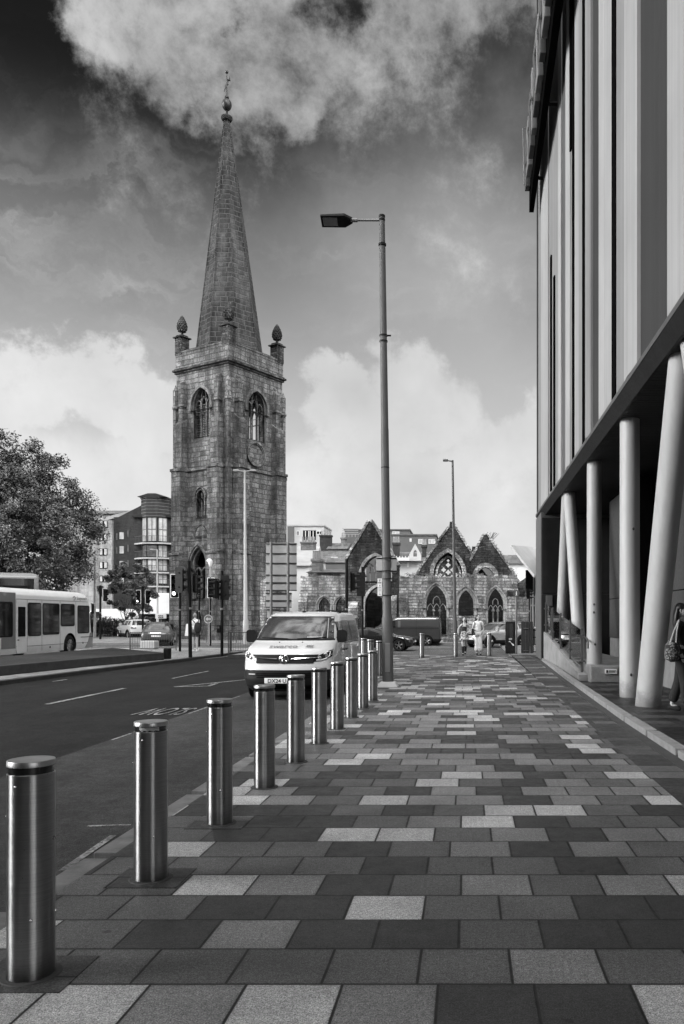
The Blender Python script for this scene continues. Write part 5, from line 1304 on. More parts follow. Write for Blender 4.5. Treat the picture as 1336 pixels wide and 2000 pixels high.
mb.build('lower_intake', MT['void'], van)
pz = .44; py_ = V.fy(0, pz)-.045
mb = MB(); mb.box(-.40, .12, py_, py_+.015, pz-.058, pz+.058); npl = mb.build('number_plate', MT['plate'], van, bevel=.006)
text_mesh('DX24 U', .115, .001, 'plate_lettering', MT['ink'], npl, Matrix.Translation((-.135, py_-.003, pz-.042)) @ Matrix.Rotation(R(90), 4, 'X'), bold=.0025)
# lettering on the bonnet follows its slope
t0, t1 = V.fy(.2, 1.13), V.fy(.2, 1.20)
slope = math.atan2(.07, t1-t0)
sw = text_mesh('swarco', .22, .002, 'bonnet_lettering', MT['ink_g'], van, Matrix.Translation((-.08, V.fy(0, 1.11)-.015, 1.11+.012)) @ Matrix.Rotation(slope+R(3), 4, 'X') @ Matrix.Diagonal((.95, 1.35, 1, 1)), bold=.0)
mb = MB()
for k in range(3):
    a = Vector((.40+.05*k, V.fy(.3, 1.125)-.02, 1.137)); d = Vector((0, math.cos(slope), math.sin(slope))); x_ = Vector((1, 0, 0))
    mb.tube([a, a+d*.07+x_*.04, a+d*.14], .008, 4); mb.tube([a+x_*.05, a+d*.07+x_*.01, a+d*.14+x_*.05], .007, 4)
mb.build('bonnet_logo', MT['ink_g'], van)
mb = MB(); mb.tube([(.02, 2.0, 1.90), (.03, 1.93, 2.14)], [.012, .004], 5); mb.ell((.02, 2.0, 1.90), (.05, .05, .03), 8, 5); mb.build('aerial', MT['plastic'], van)
mb = MB()
for sx in (-1, 1):
    mb.ell((sx*.25, V.fy(.25, 1.225)-.004, 1.228), (.018, .018, .012), 8, 5)
mb.build('washer_jet', MT['plastic'], van)
mb = MB(); mb.obox((.72, 2.8, 1.915), (.05, .35, .05)); mb.obox((.5, 4.2, 1.93), (.4, .15, .05)); mb.build('roof_fitting', MT['plastic'], van)

# ---- cars
def car(name, label, cat, loc, rz, scale, paint, lv, wheels, wr, win, spokes=5, clad=False, Lf=.55, Lr=.45, group=None, lights=True, hatchwin=None, wscr=None, low=None):
    e = empty(name, loc, rz, scale); tag(e, label, cat, group)
    V = Veh(lv, Lf, Lr, 2.6, 3.0); V.body('body', [paint, MT['plastic']], e, wheels, wr*1.14, low=low)
    for sx in (-1, 1):
        for y in wheels: wheel(e, sx*(lv[2][3]-.10), y, wr, .2, spokes)
        for (z0, z1, ya, yb) in win:
            mb = MB(); V.side(mb, sx, z0, z1, ya, yb); mb.build('side_window', MT['glass'], e, smooth=True)
        mirror(e, V, sx, win[0][2](win[0][0])+.12 if callable(win[0][2]) else win[0][2], win[0][0]+.06, paint)
        if clad:
            for y in wheels:
                mb = MB(); pts = []
                for k in range(13):
                    a = math.pi*k/12; pts.append((sx*(V.hw(y, .5)+.01), y+wr*1.2*math.cos(a), wr*.86+wr*1.2*math.sin(a)))
                mb.tube(pts, .05, 5); mb.build('arch_trim', MT['plastic'], e, smooth=True)
        if lights:
            mb = MB(); zc = lights if isinstance(lights, float) else .68
            V.front(mb, zc-.06, zc+.05, (lambda z: .50) if sx > 0 else (lambda z: -V.par(z)[2]*.97), (lambda z: V.par(z)[2]*.97) if sx > 0 else (lambda z: -.50), .012, 3, 8); mb.build('headlight', MT['lampglass'], e, smooth=True)
            mb = MB(); V.front(mb, zc-.02, zc+.10, (lambda z: .52) if sx > 0 else (lambda z: -V.par(z)[2]*.97), (lambda z: V.par(z)[2]*.97) if sx > 0 else (lambda z: -.52), .012, 3, 8, rear=True); mb.build('tail_light', MT['redglass'], e, smooth=True)
    z0, z1, fr = wscr; mb = MB(); V.front(mb, z0, z1, lambda z: -V.par(z)[2]*fr, lambda z: V.par(z)[2]*fr, .008, 6, 14); mb.build('windscreen', MT['glass_w'], e, smooth=True)
    z0, z1, fr = hatchwin or wscr; mb = MB(); V.front(mb, z0, z1, lambda z: -V.par(z)[2]*fr, lambda z: V.par(z)[2]*fr, .008, 6, 14, rear=True); mb.build('rear_window', MT['glass_w'], e, smooth=True)
    mb = MB(); V.front(mb, .30, .48, -.45, .45, .014, 2, 8); mb.build('lower_grille', MT['plastic'], e)
    zc = (lights if isinstance(lights, float) else .68); mb = MB(); V.front(mb, zc-.09, zc+.0, -.44, .44, .013, 2, 8); mb.build('grille', MT['plastic'], e)
    mb = MB(); V.front(mb, .50, .60, -.26, .26, .02, 1, 4); mb.build('number_plate', MT['plate'], e)
    mb = MB(); V.front(mb, .56, .66, -.26, .26, .02, 1, 4, rear=True); mb.build('number_plate', MT['plate'], e)
    mb = MB(); V.front(mb, .24, .40, -.7, .7, .016, 2, 12, rear=True); mb.build('rear_valance', MT['plastic'], e)
    return e, V
def scaled(lv, sz=1., sy=1., sx=1.): return [(z*sz, a*sy, b*sy, w*sx) for z, a, b, w in lv]
SUV = [(.24, .30, 4.12, .80), (.36, .08, 4.30, .89), (.58, .0, 4.36, .92), (.78, .03, 4.36, .92), (.92, .16, 4.33, .91), (1.00, .60, 4.30, .89), (1.06, 1.08, 4.26, .87), (1.30, 1.45, 4.12, .78), (1.48, 1.80, 3.98, .70), (1.55, 2.1, 3.85, .62), (1.575, 2.5, 3.5, .45)]
HAT = [(.20, .28, 4.0, .78), (.32, .07, 4.14, .86), (.50, .0, 4.18, .89), (.68, .03, 4.18, .89), (.80, .18, 4.14, .88), (.88, .62, 4.08, .86), (.95, 1.0, 4.02, .84), (1.18, 1.38, 3.80, .75), (1.36, 1.78, 3.52, .66), (1.43, 2.1, 3.3, .58), (1.45, 2.5, 3.0, .42)]
CAB = [(.20, .28, 4.05, .78), (.30, .07, 4.18, .87), (.46, .0, 4.24, .89), (.62, .03, 4.24, .89), (.74, .16, 4.18, .88), (.83, .60, 4.05, .86), (.89, 1.15, 3.75, .84), (1.08, 1.55, 3.3, .74), (1.22, 1.95, 2.95, .66), (1.28, 2.2, 2.8, .55), (1.295, 2.4, 2.65, .42)]
suv_win = [(1.10, 1.45, lambda z: 1.30+(z-1.1)*1.0, 2.28), (1.10, 1.46, 2.36, 3.12), (1.14, 1.44, 3.22, 3.72)]
hat_win = [(.98, 1.32, lambda z: 1.22+(z-.98)*1.1, 2.2), (.98, 1.33, 2.28, 3.2)]
# white car leaving on the far carriageway: seen from its left rear
car('white_car', 'white compact off roader turning by the dark hedge', 'car', (gx(246, 66), 66, ZR), R(180+40), 1.0, MT['carw'], SUV, [.82, 3.42], .36, suv_win, clad=True, wscr=(1.08, 1.5, .9), hatchwin=(1.12, 1.48, .9), low=.42, lights=.86)
car('grey_car', 'grey hatchback seen from behind beyond the guard railing', 'car', (gx(322, 51), 51.0, ZR), R(180+14), 1.0, MT['carg'], HAT, [.80, 3.35], .32, hat_win, wscr=(.97, 1.36, .9), hatchwin=(1.0, 1.34, .88), lights=.76)
car('black_convertible', 'small black convertible with fabric roof crossing behind the tall lamp post', 'car', (gx(812, 40.5), 40.5, ZR), R(90-4), .93, MT['carb'], CAB, [.80, 3.35], .33, [(.92, 1.18, lambda z: 1.5+(z-.92)*1.3, 2.5)], wscr=(.91, 1.2, .9), low=None, lights=.70)
car('silver_car', 'silver compact off roader facing left beyond the two women', 'car', (gx(918, 45), 44.5, ZR), R(-52), .93, MT['cars'], SUV, [.82, 3.42], .37, suv_win, clad=True, wscr=(1.08, 1.5, .9), low=.42, lights=.86)
# dark van across the junction (side on)
dv_, V2 = car('dark_van', 'dark panel van side on in front of the ruined church', 'van', (gx(706, 47), 48.2, ZR), R(-90+3), .92, MT['vand'], [(z, y*1.03, r*1.03, w_) for z, y, r, w_ in VL], [1.0, 4.15], .34, [(1.20, 1.66, lambda z: 1.25+(z-1.2)*.95, 2.1)], wscr=(1.29, 1.80, .92), hatchwin=(1.25, 1.75, .8), Lf=.62, Lr=.16, low=.45, lights=.97)
for sx in (-1, 1):
    mb = MB(); V2.side(mb, sx, 1.14, 1.17, 2.2, 4.9, .01, 1, 8)
    for y in (2.2, 3.45): V2.side(mb, sx, .5, 1.75, y-.012, y+.012, .01, 5, 1)
    mb.build('panel_gap', MT['plastic'], dv_)
    mb = MB(); V2.side(mb, sx, .5, .64, 1.5, 3.6, .02); mb.build('rubbing_strip', MT['plastic_g'], dv_)
    mb = MB(); V2.side(mb, sx, 1.22, 1.64, 2.25, 2.42, .012, 3, 2); mb.build('side_vent', MT['galv'], dv_)
car('distant_car', 'dark car far off beyond the hedge under the small tree', 'car', (gx(292, 82), 82, ZR), R(90), 1.0, MT['carb'], HAT, [.80, 3.35], .32, hat_win, wscr=(.97, 1.36, .9), lights=.76)
car('distant_car', 'white car far away at the right beyond the cabinet', 'car', (gx(1046, 62), 62, 0), R(90), 1.0, MT['carw'], HAT, [.80, 3.35], .32, hat_win, wscr=(.97, 1.36, .9), lights=.76)

# ---- single deck bus, offside towards us, driving away
BX = -17.5
bus = empty('single_deck_bus', (BX-1.22, 37.2, ZR), R(180))
tag(bus, 'white and grey single deck bus, offside towards us with emergency door', 'bus')
BL = [(.28, .02, 10.4, 1.20), (.5, .0, 10.4, 1.22), (1.0, .0, 10.4, 1.22), (2.3, .22, 10.35, 1.22), (2.60, .34, 10.3, 1.20), (2.76, .50, 10.2, 1.10), (2.84, .75, 10.0, .95), (2.87, 1.2, 9.8, .7)]
BV = Veh(BL, .30, .2, 3.0, 4.0); BV.body('body', [MT['busw']], bus, [2.2, 8.3], .55)
for x in (-1.08, 1.08):
    for y in (2.2, 8.3): wheel(bus, x, y, .46, .28, 8, MT['alloy'])
# side seen from the camera is local -x (root turned 180 degrees)
def bpanel(name, y0, y1, z0, z1, mat, off, r=.0, par=bus, th=.02, sx=-1):
    mb = MB(); pl = rrect(y0, y1, z0, z1, r) if r else [(y0, z0), (y1, z0), (y1, z1), (y0, z1)]
    mb.slab(pl, [], (sx*(1.22+off), 0, 0), (0, 1, 0), (0, 0, 1), (sx, 0, 0), -th, 0); return mb.build(name, mat, par)
for sx in (-1, 1):
    for i, (y0, y1, z0, z1) in enumerate(((.42, 1.55, .98, 2.25), (1.80, 3.02, 1.32, 2.30), (3.12, 4.48, .98, 2.30), (4.58, 5.58, .95, 2.30), (6.62, 7.9, .95, 2.30), (8.0, 9.2, 1.1, 2.30))):
        f_ = bpanel('window', y0, y1, z0, z1, MT['black'], .008, .10, bus, sx=sx); bpanel('pane', y0+.05, y1-.05, z0+.05, z1-.05, MT['glass_d'], .012, .07, f_, sx=sx)
    d_ = bpanel('emergency_door', 5.66, 6.36, .30, 2.36, MT['busw'], .010, .04, bus, sx=sx); bpanel('pane', 5.76, 6.28, .95, 2.12, MT['glass_d'], .016, .03, d_, sx=sx); bpanel('handle', 6.22, 6.32, .80, .84, MT['black'], .03, 0, d_, sx=sx)
    bpanel('grey_livery', 6.44, 9.9, .50, 2.66, MT['busg'], .0045, 0, bus, th=.006, sx=sx)
    bpanel('livery_stripe', 7.4, 7.5, .50, .92, MT['busw'], .010, 0, bus, th=.004, sx=sx)
    mb = MB(); mb.slab([(.10, .32), (.85, .32), (.55, .62), (.36, 1.0), (.10, 1.0)], [], (sx*1.226, 0, 0), (0,1,0), (0,0,1), (sx,0,0), -.01, 0); mb.build('grey_livery', MT['busg'], bus)
    mb = MB()
    for z in (.56, 2.42): mb.box(sx*1.224-.002, sx*1.224+.002, .6, 6.4, z-.008, z+.008)
    for y in (1.7, 3.07, 4.53, 5.62, 6.40): mb.box(sx*1.224-.002, sx*1.224+.002, y-.006, y+.006, .34, 2.4)
    mb.box(sx*1.229-.002, sx*1.229+.002, .12, 1.25, .80, .83); mb.build('panel_joint', MT['plastic_g'], bus)
    for y, z in ((3.9, .46), (.95, 1.05), (1.05, .55), (8.2, .40)): mb = MB(); mb.ell((sx*1.23, y, z), (.01, .05, .05), 8, 6); mb.build('fuel_flap_lock', MT['black'], bus)
mb = MB(); BV.front(mb, 1.0, 2.5, -1.12, 1.12, .01, 8, 16); mb.build('windscreen', MT['glass_d'], bus, smooth=True)
mb = MB(); mb.obox((-1.25, .15, 2.1), (.08, .12, .42)); mb.tube([(-1.2, .2, 2.35), (-1.25, .1, 2.3)], .03, 6); mb.build('wing_mirror', MT['black'], bus)
bt_ = text_mesh('Stagecoach', .21, .001, 'bus_lettering', MT['ink_g'], bus, Matrix.Translation((-1.212, 1.10, 2.50)) @ Matrix.Rotation(R(-90), 4, 'Z') @ Matrix.Rotation(R(86), 4, 'X'))
mb = MB(); mb.tube([(-1.215, 1.83+.09*math.cos(a), 2.56+.09*math.sin(a)) for a in [2*math.pi*k/14 for k in range(13)]], .015, 5); mb.build('bus_emblem', MT['ink_g'], bus)
# ---- double deck bus behind
db = empty('double_deck_bus', (gx(28, 46), 46, ZR), R(26)); tag(db, 'grey double deck bus whose upper deck shows above the single decker', 'bus')
DL = [(.3, .05, 9.9, 1.2), (.6, 0, 10, 1.25), (3.6, .05, 10, 1.25), (4.15, .12, 9.9, 1.23), (4.32, .25, 9.8, 1.12), (4.40, .55, 9.6, .85), (4.42, .9, 9.4, .6)]
DV = Veh([(z*.985, a, b, w_) for z, a, b, w_ in DL], .25, .25, 4, 4); DV.body('body', [MT['busg']], db, [2.4, 7.4], .55)
for x in (-1.1, 1.1):
    for y in (2.4, 7.4): wheel(db, x, y, .46, .28, 8)
mb = MB(); DV.front(mb, 3.15, 3.98, -1.0, 1.0, .01, 4, 12); w_ = mb.build('upper_rear_window', MT['glass_d'], db)
mb = MB(); DV.front(mb, 1.2, 2.3, -1.05, 1.05, .01, 4, 12); mb.build('lower_window', MT['glass_d'], db)
for sx in (-1, 1):
    for z0, z1 in ((3.15, 3.98), (1.3, 2.3)):
        mb = MB(); DV.side(mb, sx, z0, z1, .5, 9.2, .01, 3, 6); mb.build('side_window', MT['glass_d'], db)
# ---- lorry trailer
lt = empty('lorry_trailer', (gx(306, 76), 76, ZR), 0); tag(lt, 'pale box lorry trailer parked beyond the grey hatchback', 'lorry')
mb = MB(); mb.box(-1.6, 2.4, 0, 2.5, 2.05, 4.05); mb.build('box_body', MT['busw'], lt, bevel=.06)
mb = MB(); mb.box(-1.5, 2.3, .2, 2.3, 1.75, 2.04); mb.build('chassis', MT['black'], lt)
for x in (-1.0, .2, 1.6):
    for y in (.35, 2.1): mb = MB(); mb.lathe([(.5, -.15), (.85, -.15), (.85, .15), (.5, .15)], (x, y, .85), 18, axis='y'); mb.build('wheel', MT['rubber'], lt)
# white low roofs / parked vans in the distance behind the hedge
wv_ = empty('distant_white_van', (gx(205, 80), 80, ZR), 0); tag(wv_, 'white van glimpsed far away beyond the hedge and slim post', 'van')
mb = MB(); mb.slab([(-2.6, .5), (2.6, .5), (2.6, 2.0), (2.2, 2.6), (-1.3, 2.6), (-2.0, 1.8), (-2.6, 1.5)], [], (0,0,0), (1,0,0), (0,0,1), (0,1,0), 0, 2); mb.build('body', MT['carw'], wv_, bevel=.08)
for x in (-1.6, 1.6): mb = MB(); mb.lathe([(.3, -.1), (.36, -.1), (.36, .1), (.3, .1)], (x, .1, .36), 16, axis='y'); mb.build('wheel', MT['rubber'], wv_)
mb = MB(); mb.box(-1.5, -.4, -.01, .01, 1.7, 2.3); mb.build('side_window', MT['glass'], wv_)
# ================================================================ BOLLARDS
def make_bollard(loc, rz, label, mat_post=None):
    e = empty('bollard', loc, rz); tag(e, label, 'bollard', 'steel bollards along the kerb')
    mb = MB(); mb.lathe([(.0945, -.02), (.0945, .885), (.091, .888)], n=40, caps=False); mb.build('post', MT['steel'], e, smooth=True)
    mb = MB(); mb.lathe([(.088, .86), (.088, .925)], n=36, caps=False); mb.build('black_band', MT['blackg'], e, smooth=True)
    mb = MB(); mb.lathe([(.090, .918), (.0955, .919), (.0955, .940), (.0935, .943), (.0001, .945)], n=40, caps=False); mb.build('cap', MT['steel_cap'], e, smooth=True)
    mb = MB()
    for a, z in ((-160, .70), (-62, .27), (-100, .84), (20, .27)): c = Vector((.095*math.cos(R(a)), .095*math.sin(R(a)), z)); mb.ell(c, (.0055, .0055, .0055), 8, 6)
    mb.build('stud', MT['chrome'], e, smooth=True)
    mb = MB(); mb.lathe([(.125, .0035), (.120, .008), (.096, .009)], n=36, caps=False); mb.build('base_ring', MT['kerb_dark'], e)
    return e
ords = ['nearest steel bollard, at the bottom left corner', 'second steel bollard from the camera, with a torn sticker on its black band', 'third steel bollard from the camera', 'fourth steel bollard, left of the van number plate', 'fifth steel bollard, its top over the number plate of the van', 'sixth steel bollard, scuffed near its top',
        'seventh steel bollard, below the van headlamp', 'eighth steel bollard, beside the van door', 'ninth steel bollard, second before the tall lamp post', 'tenth steel bollard, just left of the tall lamp post base']
b0 = None
for i in range(10):
    Y = 3.47 + 1.28*i; X = -1.905 + .0105*(Y-3.47)
    if b0 is None: b0 = make_bollard((X, Y, 0), 0, ords[0]); o = b0
    else:
        o = copy_tree(b0); o.location = (X, Y, 0); o['label'] = ords[i]; o.rotation_euler = (0, 0, R((0, 3, -8, 15, 6, 20, -12, 9, -5, 14)[i]))
st = MB()
for k in range(11):
    a0, a1 = R(-118+k*7), R(-118+(k+1)*7); zt = .916; zb = .895+.004*math.sin(k*2.1+1) if k else .905
    st.add([(.0895*math.cos(a0), .0895*math.sin(a0), zb), (.0895*math.cos(a1), .0895*math.sin(a1), .895+.004*math.sin((k+1)*2.1+1)), (.0895*math.cos(a1), .0895*math.sin(a1), zt), (.0895*math.cos(a0), .0895*math.sin(a0), zt)], [(0,1,2,3)])
sec = [o for o in bpy.data.objects if o.get('label') == ords[1]][0]; st.build('torn_sticker', MT['conc_l'], sec)
for (X, Y, lb) in ((-2.36, 21.4, 'steel bollard right behind the tall lamp post, on the bend of the kerb'), (-2.76, 22.7, 'second steel bollard on the bend of the kerb'), (-3.12, 24.0, 'third steel bollard on the bend of the kerb'), (-3.5, 25.4, 'last steel bollard on the bend, closest to the van'),
                   (gx(824, 31.2), 31.2, 'far bollard standing alone left of the two women'), (gx(890, 32), 32.0, 'far bollard in front of the slim street lamp'), (gx(955.5, 32.6), 32.6, 'far bollard right of the woman in white')):
    o = copy_tree(b0); o.location = (X, Y, 0); o['label'] = lb; o.rotation_euler = (0, 0, random.uniform(-.5, .5))
# paving slabs cut round the two nearest bollards
for i in range(3):
    Y = 3.47+1.28*i; X = -1.905+.0105*(Y-3.47); m = MB(); m.prism([(X-.21, Y-.17), (X+.21, Y-.17), (X+.21, Y+.19), (X-.21, Y+.19)], -.02, .0035); tag(m.build('bollard_foundation', MT['border']), kind='structure')

# ================================================================ LAMP POSTS
def post_lamp(name, label, px0, px1, Y, ytop, r0, r1, mat, grp=None):
    e = empty(name, (gx(px0, Y), Y, 0)); tag(e, label, 'street lamp', grp); return e
lp = post_lamp('street_lamp', 'tall grey street lamp with flat lamp head, in the pavement beside the van', 758, 746, 17.9, 421, .125, .065, MT['galv'])
H = gz(421, 17.9); lx = gx(746, 17.9)-gx(758, 17.9)
def lpx(z): return lx*z/H
mb = MB(); zs = [0, .1, 1.55, 1.62, 5.8, 5.84, 9.9, 10.0, H]; rs = [.128, .125, .122, .098, .088, .084, .070, .066, .062]
mb.tube([(lpx(z), 0, z) for z in zs], rs, 24); mb.build('lamp_post', MT['galv'], lp, smooth=True)
mb = MB(); vs = [(-.24,-.22,0),(.24,-.22,0),(.24,.22,0),(-.24,.22,0),(-.17,-.15,.13),(.17,-.15,.13),(.17,.15,.13),(-.17,.15,.13)]
mb.add(vs, [(0,3,2,1),(4,5,6,7),(0,1,5,4),(1,2,6,5),(2,3,7,6),(3,0,4,7)]); mb.build('base_collar', MT['conc_l'], lp, bevel=.03)
mb = MB(); mb.box(-.055, .055, -.128, -.118, .35, 1.0); mb.build('access_door', MT['galv_d'], lp, bevel=.008)
mb = MB()
for z, r in ((9.98, .088), (H-.02, .072), (H-.10, .070)): mb.lathe([(r*.9, z-.03), (r, z-.02), (r, z+.02), (r*.9, z+.03)], (lpx(z), 0, 0), 20, caps=False)
for z in (7.93, 7.80, 4.95): mb.lathe([(.094, z-.012), (.094, z+.012)], (lpx(z), 0, 0), 20, caps=False)
mb.tube([(lpx(7.93)+.08, 0, 7.93), (lpx(7.93)+.17, 0, 7.93)], .02, 6); mb.build('clamp_band', MT['black'], lp)
mb = MB(); za = gz(430, 17.9); mb.tube([(lx-.03, 0, za), (lx-.62, -.02, za-.01)], [.028, .026], 10); mb.tube([(lx-.55, -.02, za-.01), (lx-.70, -.02, za-.01)], .045, 10); mb.build('lamp_arm', MT['galv_d'], lp, smooth=True)
mb = MB()
def lhead(mb, x0, x1, zc, d=.15):
    # flat tapering cast body: wide at the outer end
    out_ = [(x1, -.05), (x1+(x0-x1)*.25, -d), (x0, -d*.95), (x0, d*.95), (x1+(x0-x1)*.25, d), (x1, .05)]
    top = [(x, y, zc+.05 - (.03 if x == x0 else 0)) for x, y in out_]; bot = [(x, y, zc-.045) for x, y in out_]
    n = 6; mb.add(bot+top, [tuple(range(n)), tuple(reversed(range(n, 2*n)))] + [(i, i+n, (i+1) % n+n, (i+1) % n) for i in range(n)])
lhead(mb, lx-1.37, lx-.66, za); hd_ = mb.build('lamp_head', MT['black'], lp, bevel=.015, fix=True)
hd_.rotation_euler = (R(-14), 0, 0); hd_.location = (0, -.0, 0)
# rotate about arm axis rather than about the foot
m_ = Matrix.Translation((0, -.02, za)) @ Matrix.Rotation(R(-30), 4, 'X') @ Matrix.Translation((0, .02, -za)); hd_.rotation_euler = (0,0,0); hd_.data.transform(m_)
mb = MB(); mb.box(lx-1.32, lx-1.0, -.10, .10, za-.052, za-.046); g_ = mb.build('led_panel', MT['galv_d'], hd_); g_.data.transform(m_)
# signs strapped to the lamp post
s_ = empty('road_sign', (gx(758, 17.9)-.02, 17.9, 0)); tag(s_, 'pair of grey sign backs strapped high round the tall lamp post', 'sign')
z0, z1 = gz(1118, 17.9), gz(1088, 17.9)
for x0, x1 in ((-.25, -.10), (.09, .21)): mb = MB(); mb.box(x0, x1, .02, .035, z0, z1); mb.build('sign_plate', MT['signback'], s_, bevel=.01)
mb = MB()
for z in (z0+.03, z1-.03): mb.box(-.25, .21, .012, .02, z-.012, z+.012); mb.lathe([(.125, z-.012), (.125, z+.012)], (0, 0, 0), 20, caps=False)
mb.build('strap', MT['black'], s_)
s_ = empty('parking_sign', (gx(758, 17.9)-.02, 17.9, 0)); tag(s_, 'small white parking notice on the left of the tall lamp post', 'sign')
mb = MB(); mb.box(-.215, -.115, -.02, -.01, gz(1164, 17.9), gz(1130, 17.9)); pp = mb.build('sign_plate', MT['plate'], s_, bevel=.008)
mb = MB()
for k, (w1_, zz1) in enumerate(((.05, .37), (.03, .33), (.07, .30), (.07, .285), (.02, .22), (.06, .19), (.06, .15), (.05, .11), (.02, .06), (.04, .03))):
    z = gz(1164, 17.9)+zz1; mb.box(-.165-w1_/2, -.165+w1_/2, -.0225, -.0202, z, z+(.022 if k in (1, 4) else .010))
mb.build('sign_print', MT['ink'], pp)
mb = MB(); mb.lathe([(.118, gz(1130, 17.9)-.02), (.118, gz(1130, 17.9))], (0, 0, 0), 20, caps=False); mb.lathe([(.118, gz(1162, 17.9)-.02), (.118, gz(1162, 17.9))], (0, 0, 0), 20, caps=False); mb.build('strap', MT['black'], s_)
# further lamps
def simple_lamp(label, px, Y, ytop, r0, r1, mat, arms, base=0., pxt=None):
    x = gx(px, Y); e = empty('street_lamp', (x, Y, base)); tag(e, label, 'street lamp', 'street lamps down the road')
    Ht = gz(ytop, Y)-base; dx = (gx(pxt, Y)-x) if pxt else 0
    mb = MB(); mb.tube([(0, 0, 0), (0, 0, 1.4), (dx*.15, 0, 1.5), (dx, 0, Ht)], [r0*1.3, r0*1.3, r0, r1], 12); mb.build('lamp_post', mat, e, smooth=True)
    for L_ in arms:
        s = 1 if L_ > 0 else -1
        mb = MB(); mb.tube([(dx, 0, Ht-.05), (dx+L_*.5, 0, Ht-.02)], .03, 6); mb.build('lamp_arm', mat, e)
        mb = MB(); mb.obox((dx+L_*.78, 0, Ht-.0), (abs(L_)*.55, .24, .09)); mb.build('lamp_head', mat if mat is MT['galv_w'] else MT['galv_d'], e, bevel=.02)
    return e
simple_lamp('slim grey street lamp rising in front of the ruined church', 889, 36.5, 899, .085, .045, MT['galv'], [-.42], pxt=884)
simple_lamp('white twin armed street lamp in front of the church tower', 480, 48.0, 919, .13, .05, MT['galv_w'], [-.65, .65], pxt=478)
simple_lamp('thin white street lamp at the edge of the big tree', 185, 62, 1086, .085, .06, MT['galv_w'], [-.4], pxt=185)
simple_lamp('thin white street lamp in front of the balconies', 308, 74, 1073, .09, .06, MT['galv_w'], [-.6], pxt=307)
# CCTV style globe post
e = empty('camera_post', (gx(411, 47), 47, 0)); tag(e, 'white post with domed camera in front of the tall church window', 'camera post')
mb = MB(); mb.tube([(0,0,0), (0,0,gz(1104, 47))], [.07, .045], 10); mb.build('post', MT['galv_w'], e, smooth=True)
mb = MB(); z = gz(1095, 47); mb.ell((-.06, 0, z), (.16, .14, .12), 12, 8); mb.lathe([(.06, z-.35), (.13, z-.15), (.13, z)], (0,0,0), 12); mb.build('camera_dome', MT['whitef'], e, smooth=True)
# blank back of a large direction sign, left of the van roof
e = empty('direction_sign', (gx(548, 33), 33, 0)); tag(e, 'large direction sign seen from behind on two posts, between tower and ruin', 'sign'); ex = e.location.x; SY = 33
def SX(px): return gx(px, SY)-ex
for i, (px0, px1, py0, py1) in enumerate(((519, 579, 1060, 1154), (519, 569, 1158, 1187), (521, 545, 1190, 1209))):
    mb = MB(); mb.box(SX(px0), SX(px1), .05, .065, gz(py1, SY), gz(py0, SY)); mb.build('sign_plate', MT['signback'], e, bevel=.01)
    mb = MB(); hs_ = {0: (1062, 1081, 1100, 1123, 1138, 1153), 1: (1159, 1173, 1186), 2: (1191, 1208)}[i]
    for py in hs_: mb.box(SX(px0)-.005, SX(px1)+.005, .015, .049, gz(py, SY)-.02, gz(py, SY)+.02)
    mb.build('stiffening_rail', MT['plastic_g'], e)
for px in (530, 563): mb = MB(); mb.tube([(SX(px), -.05, 0), (SX(px), -.05, gz(1059, SY))], .055, 12); mb.build('post', MT['galv_d'], e, smooth=True)

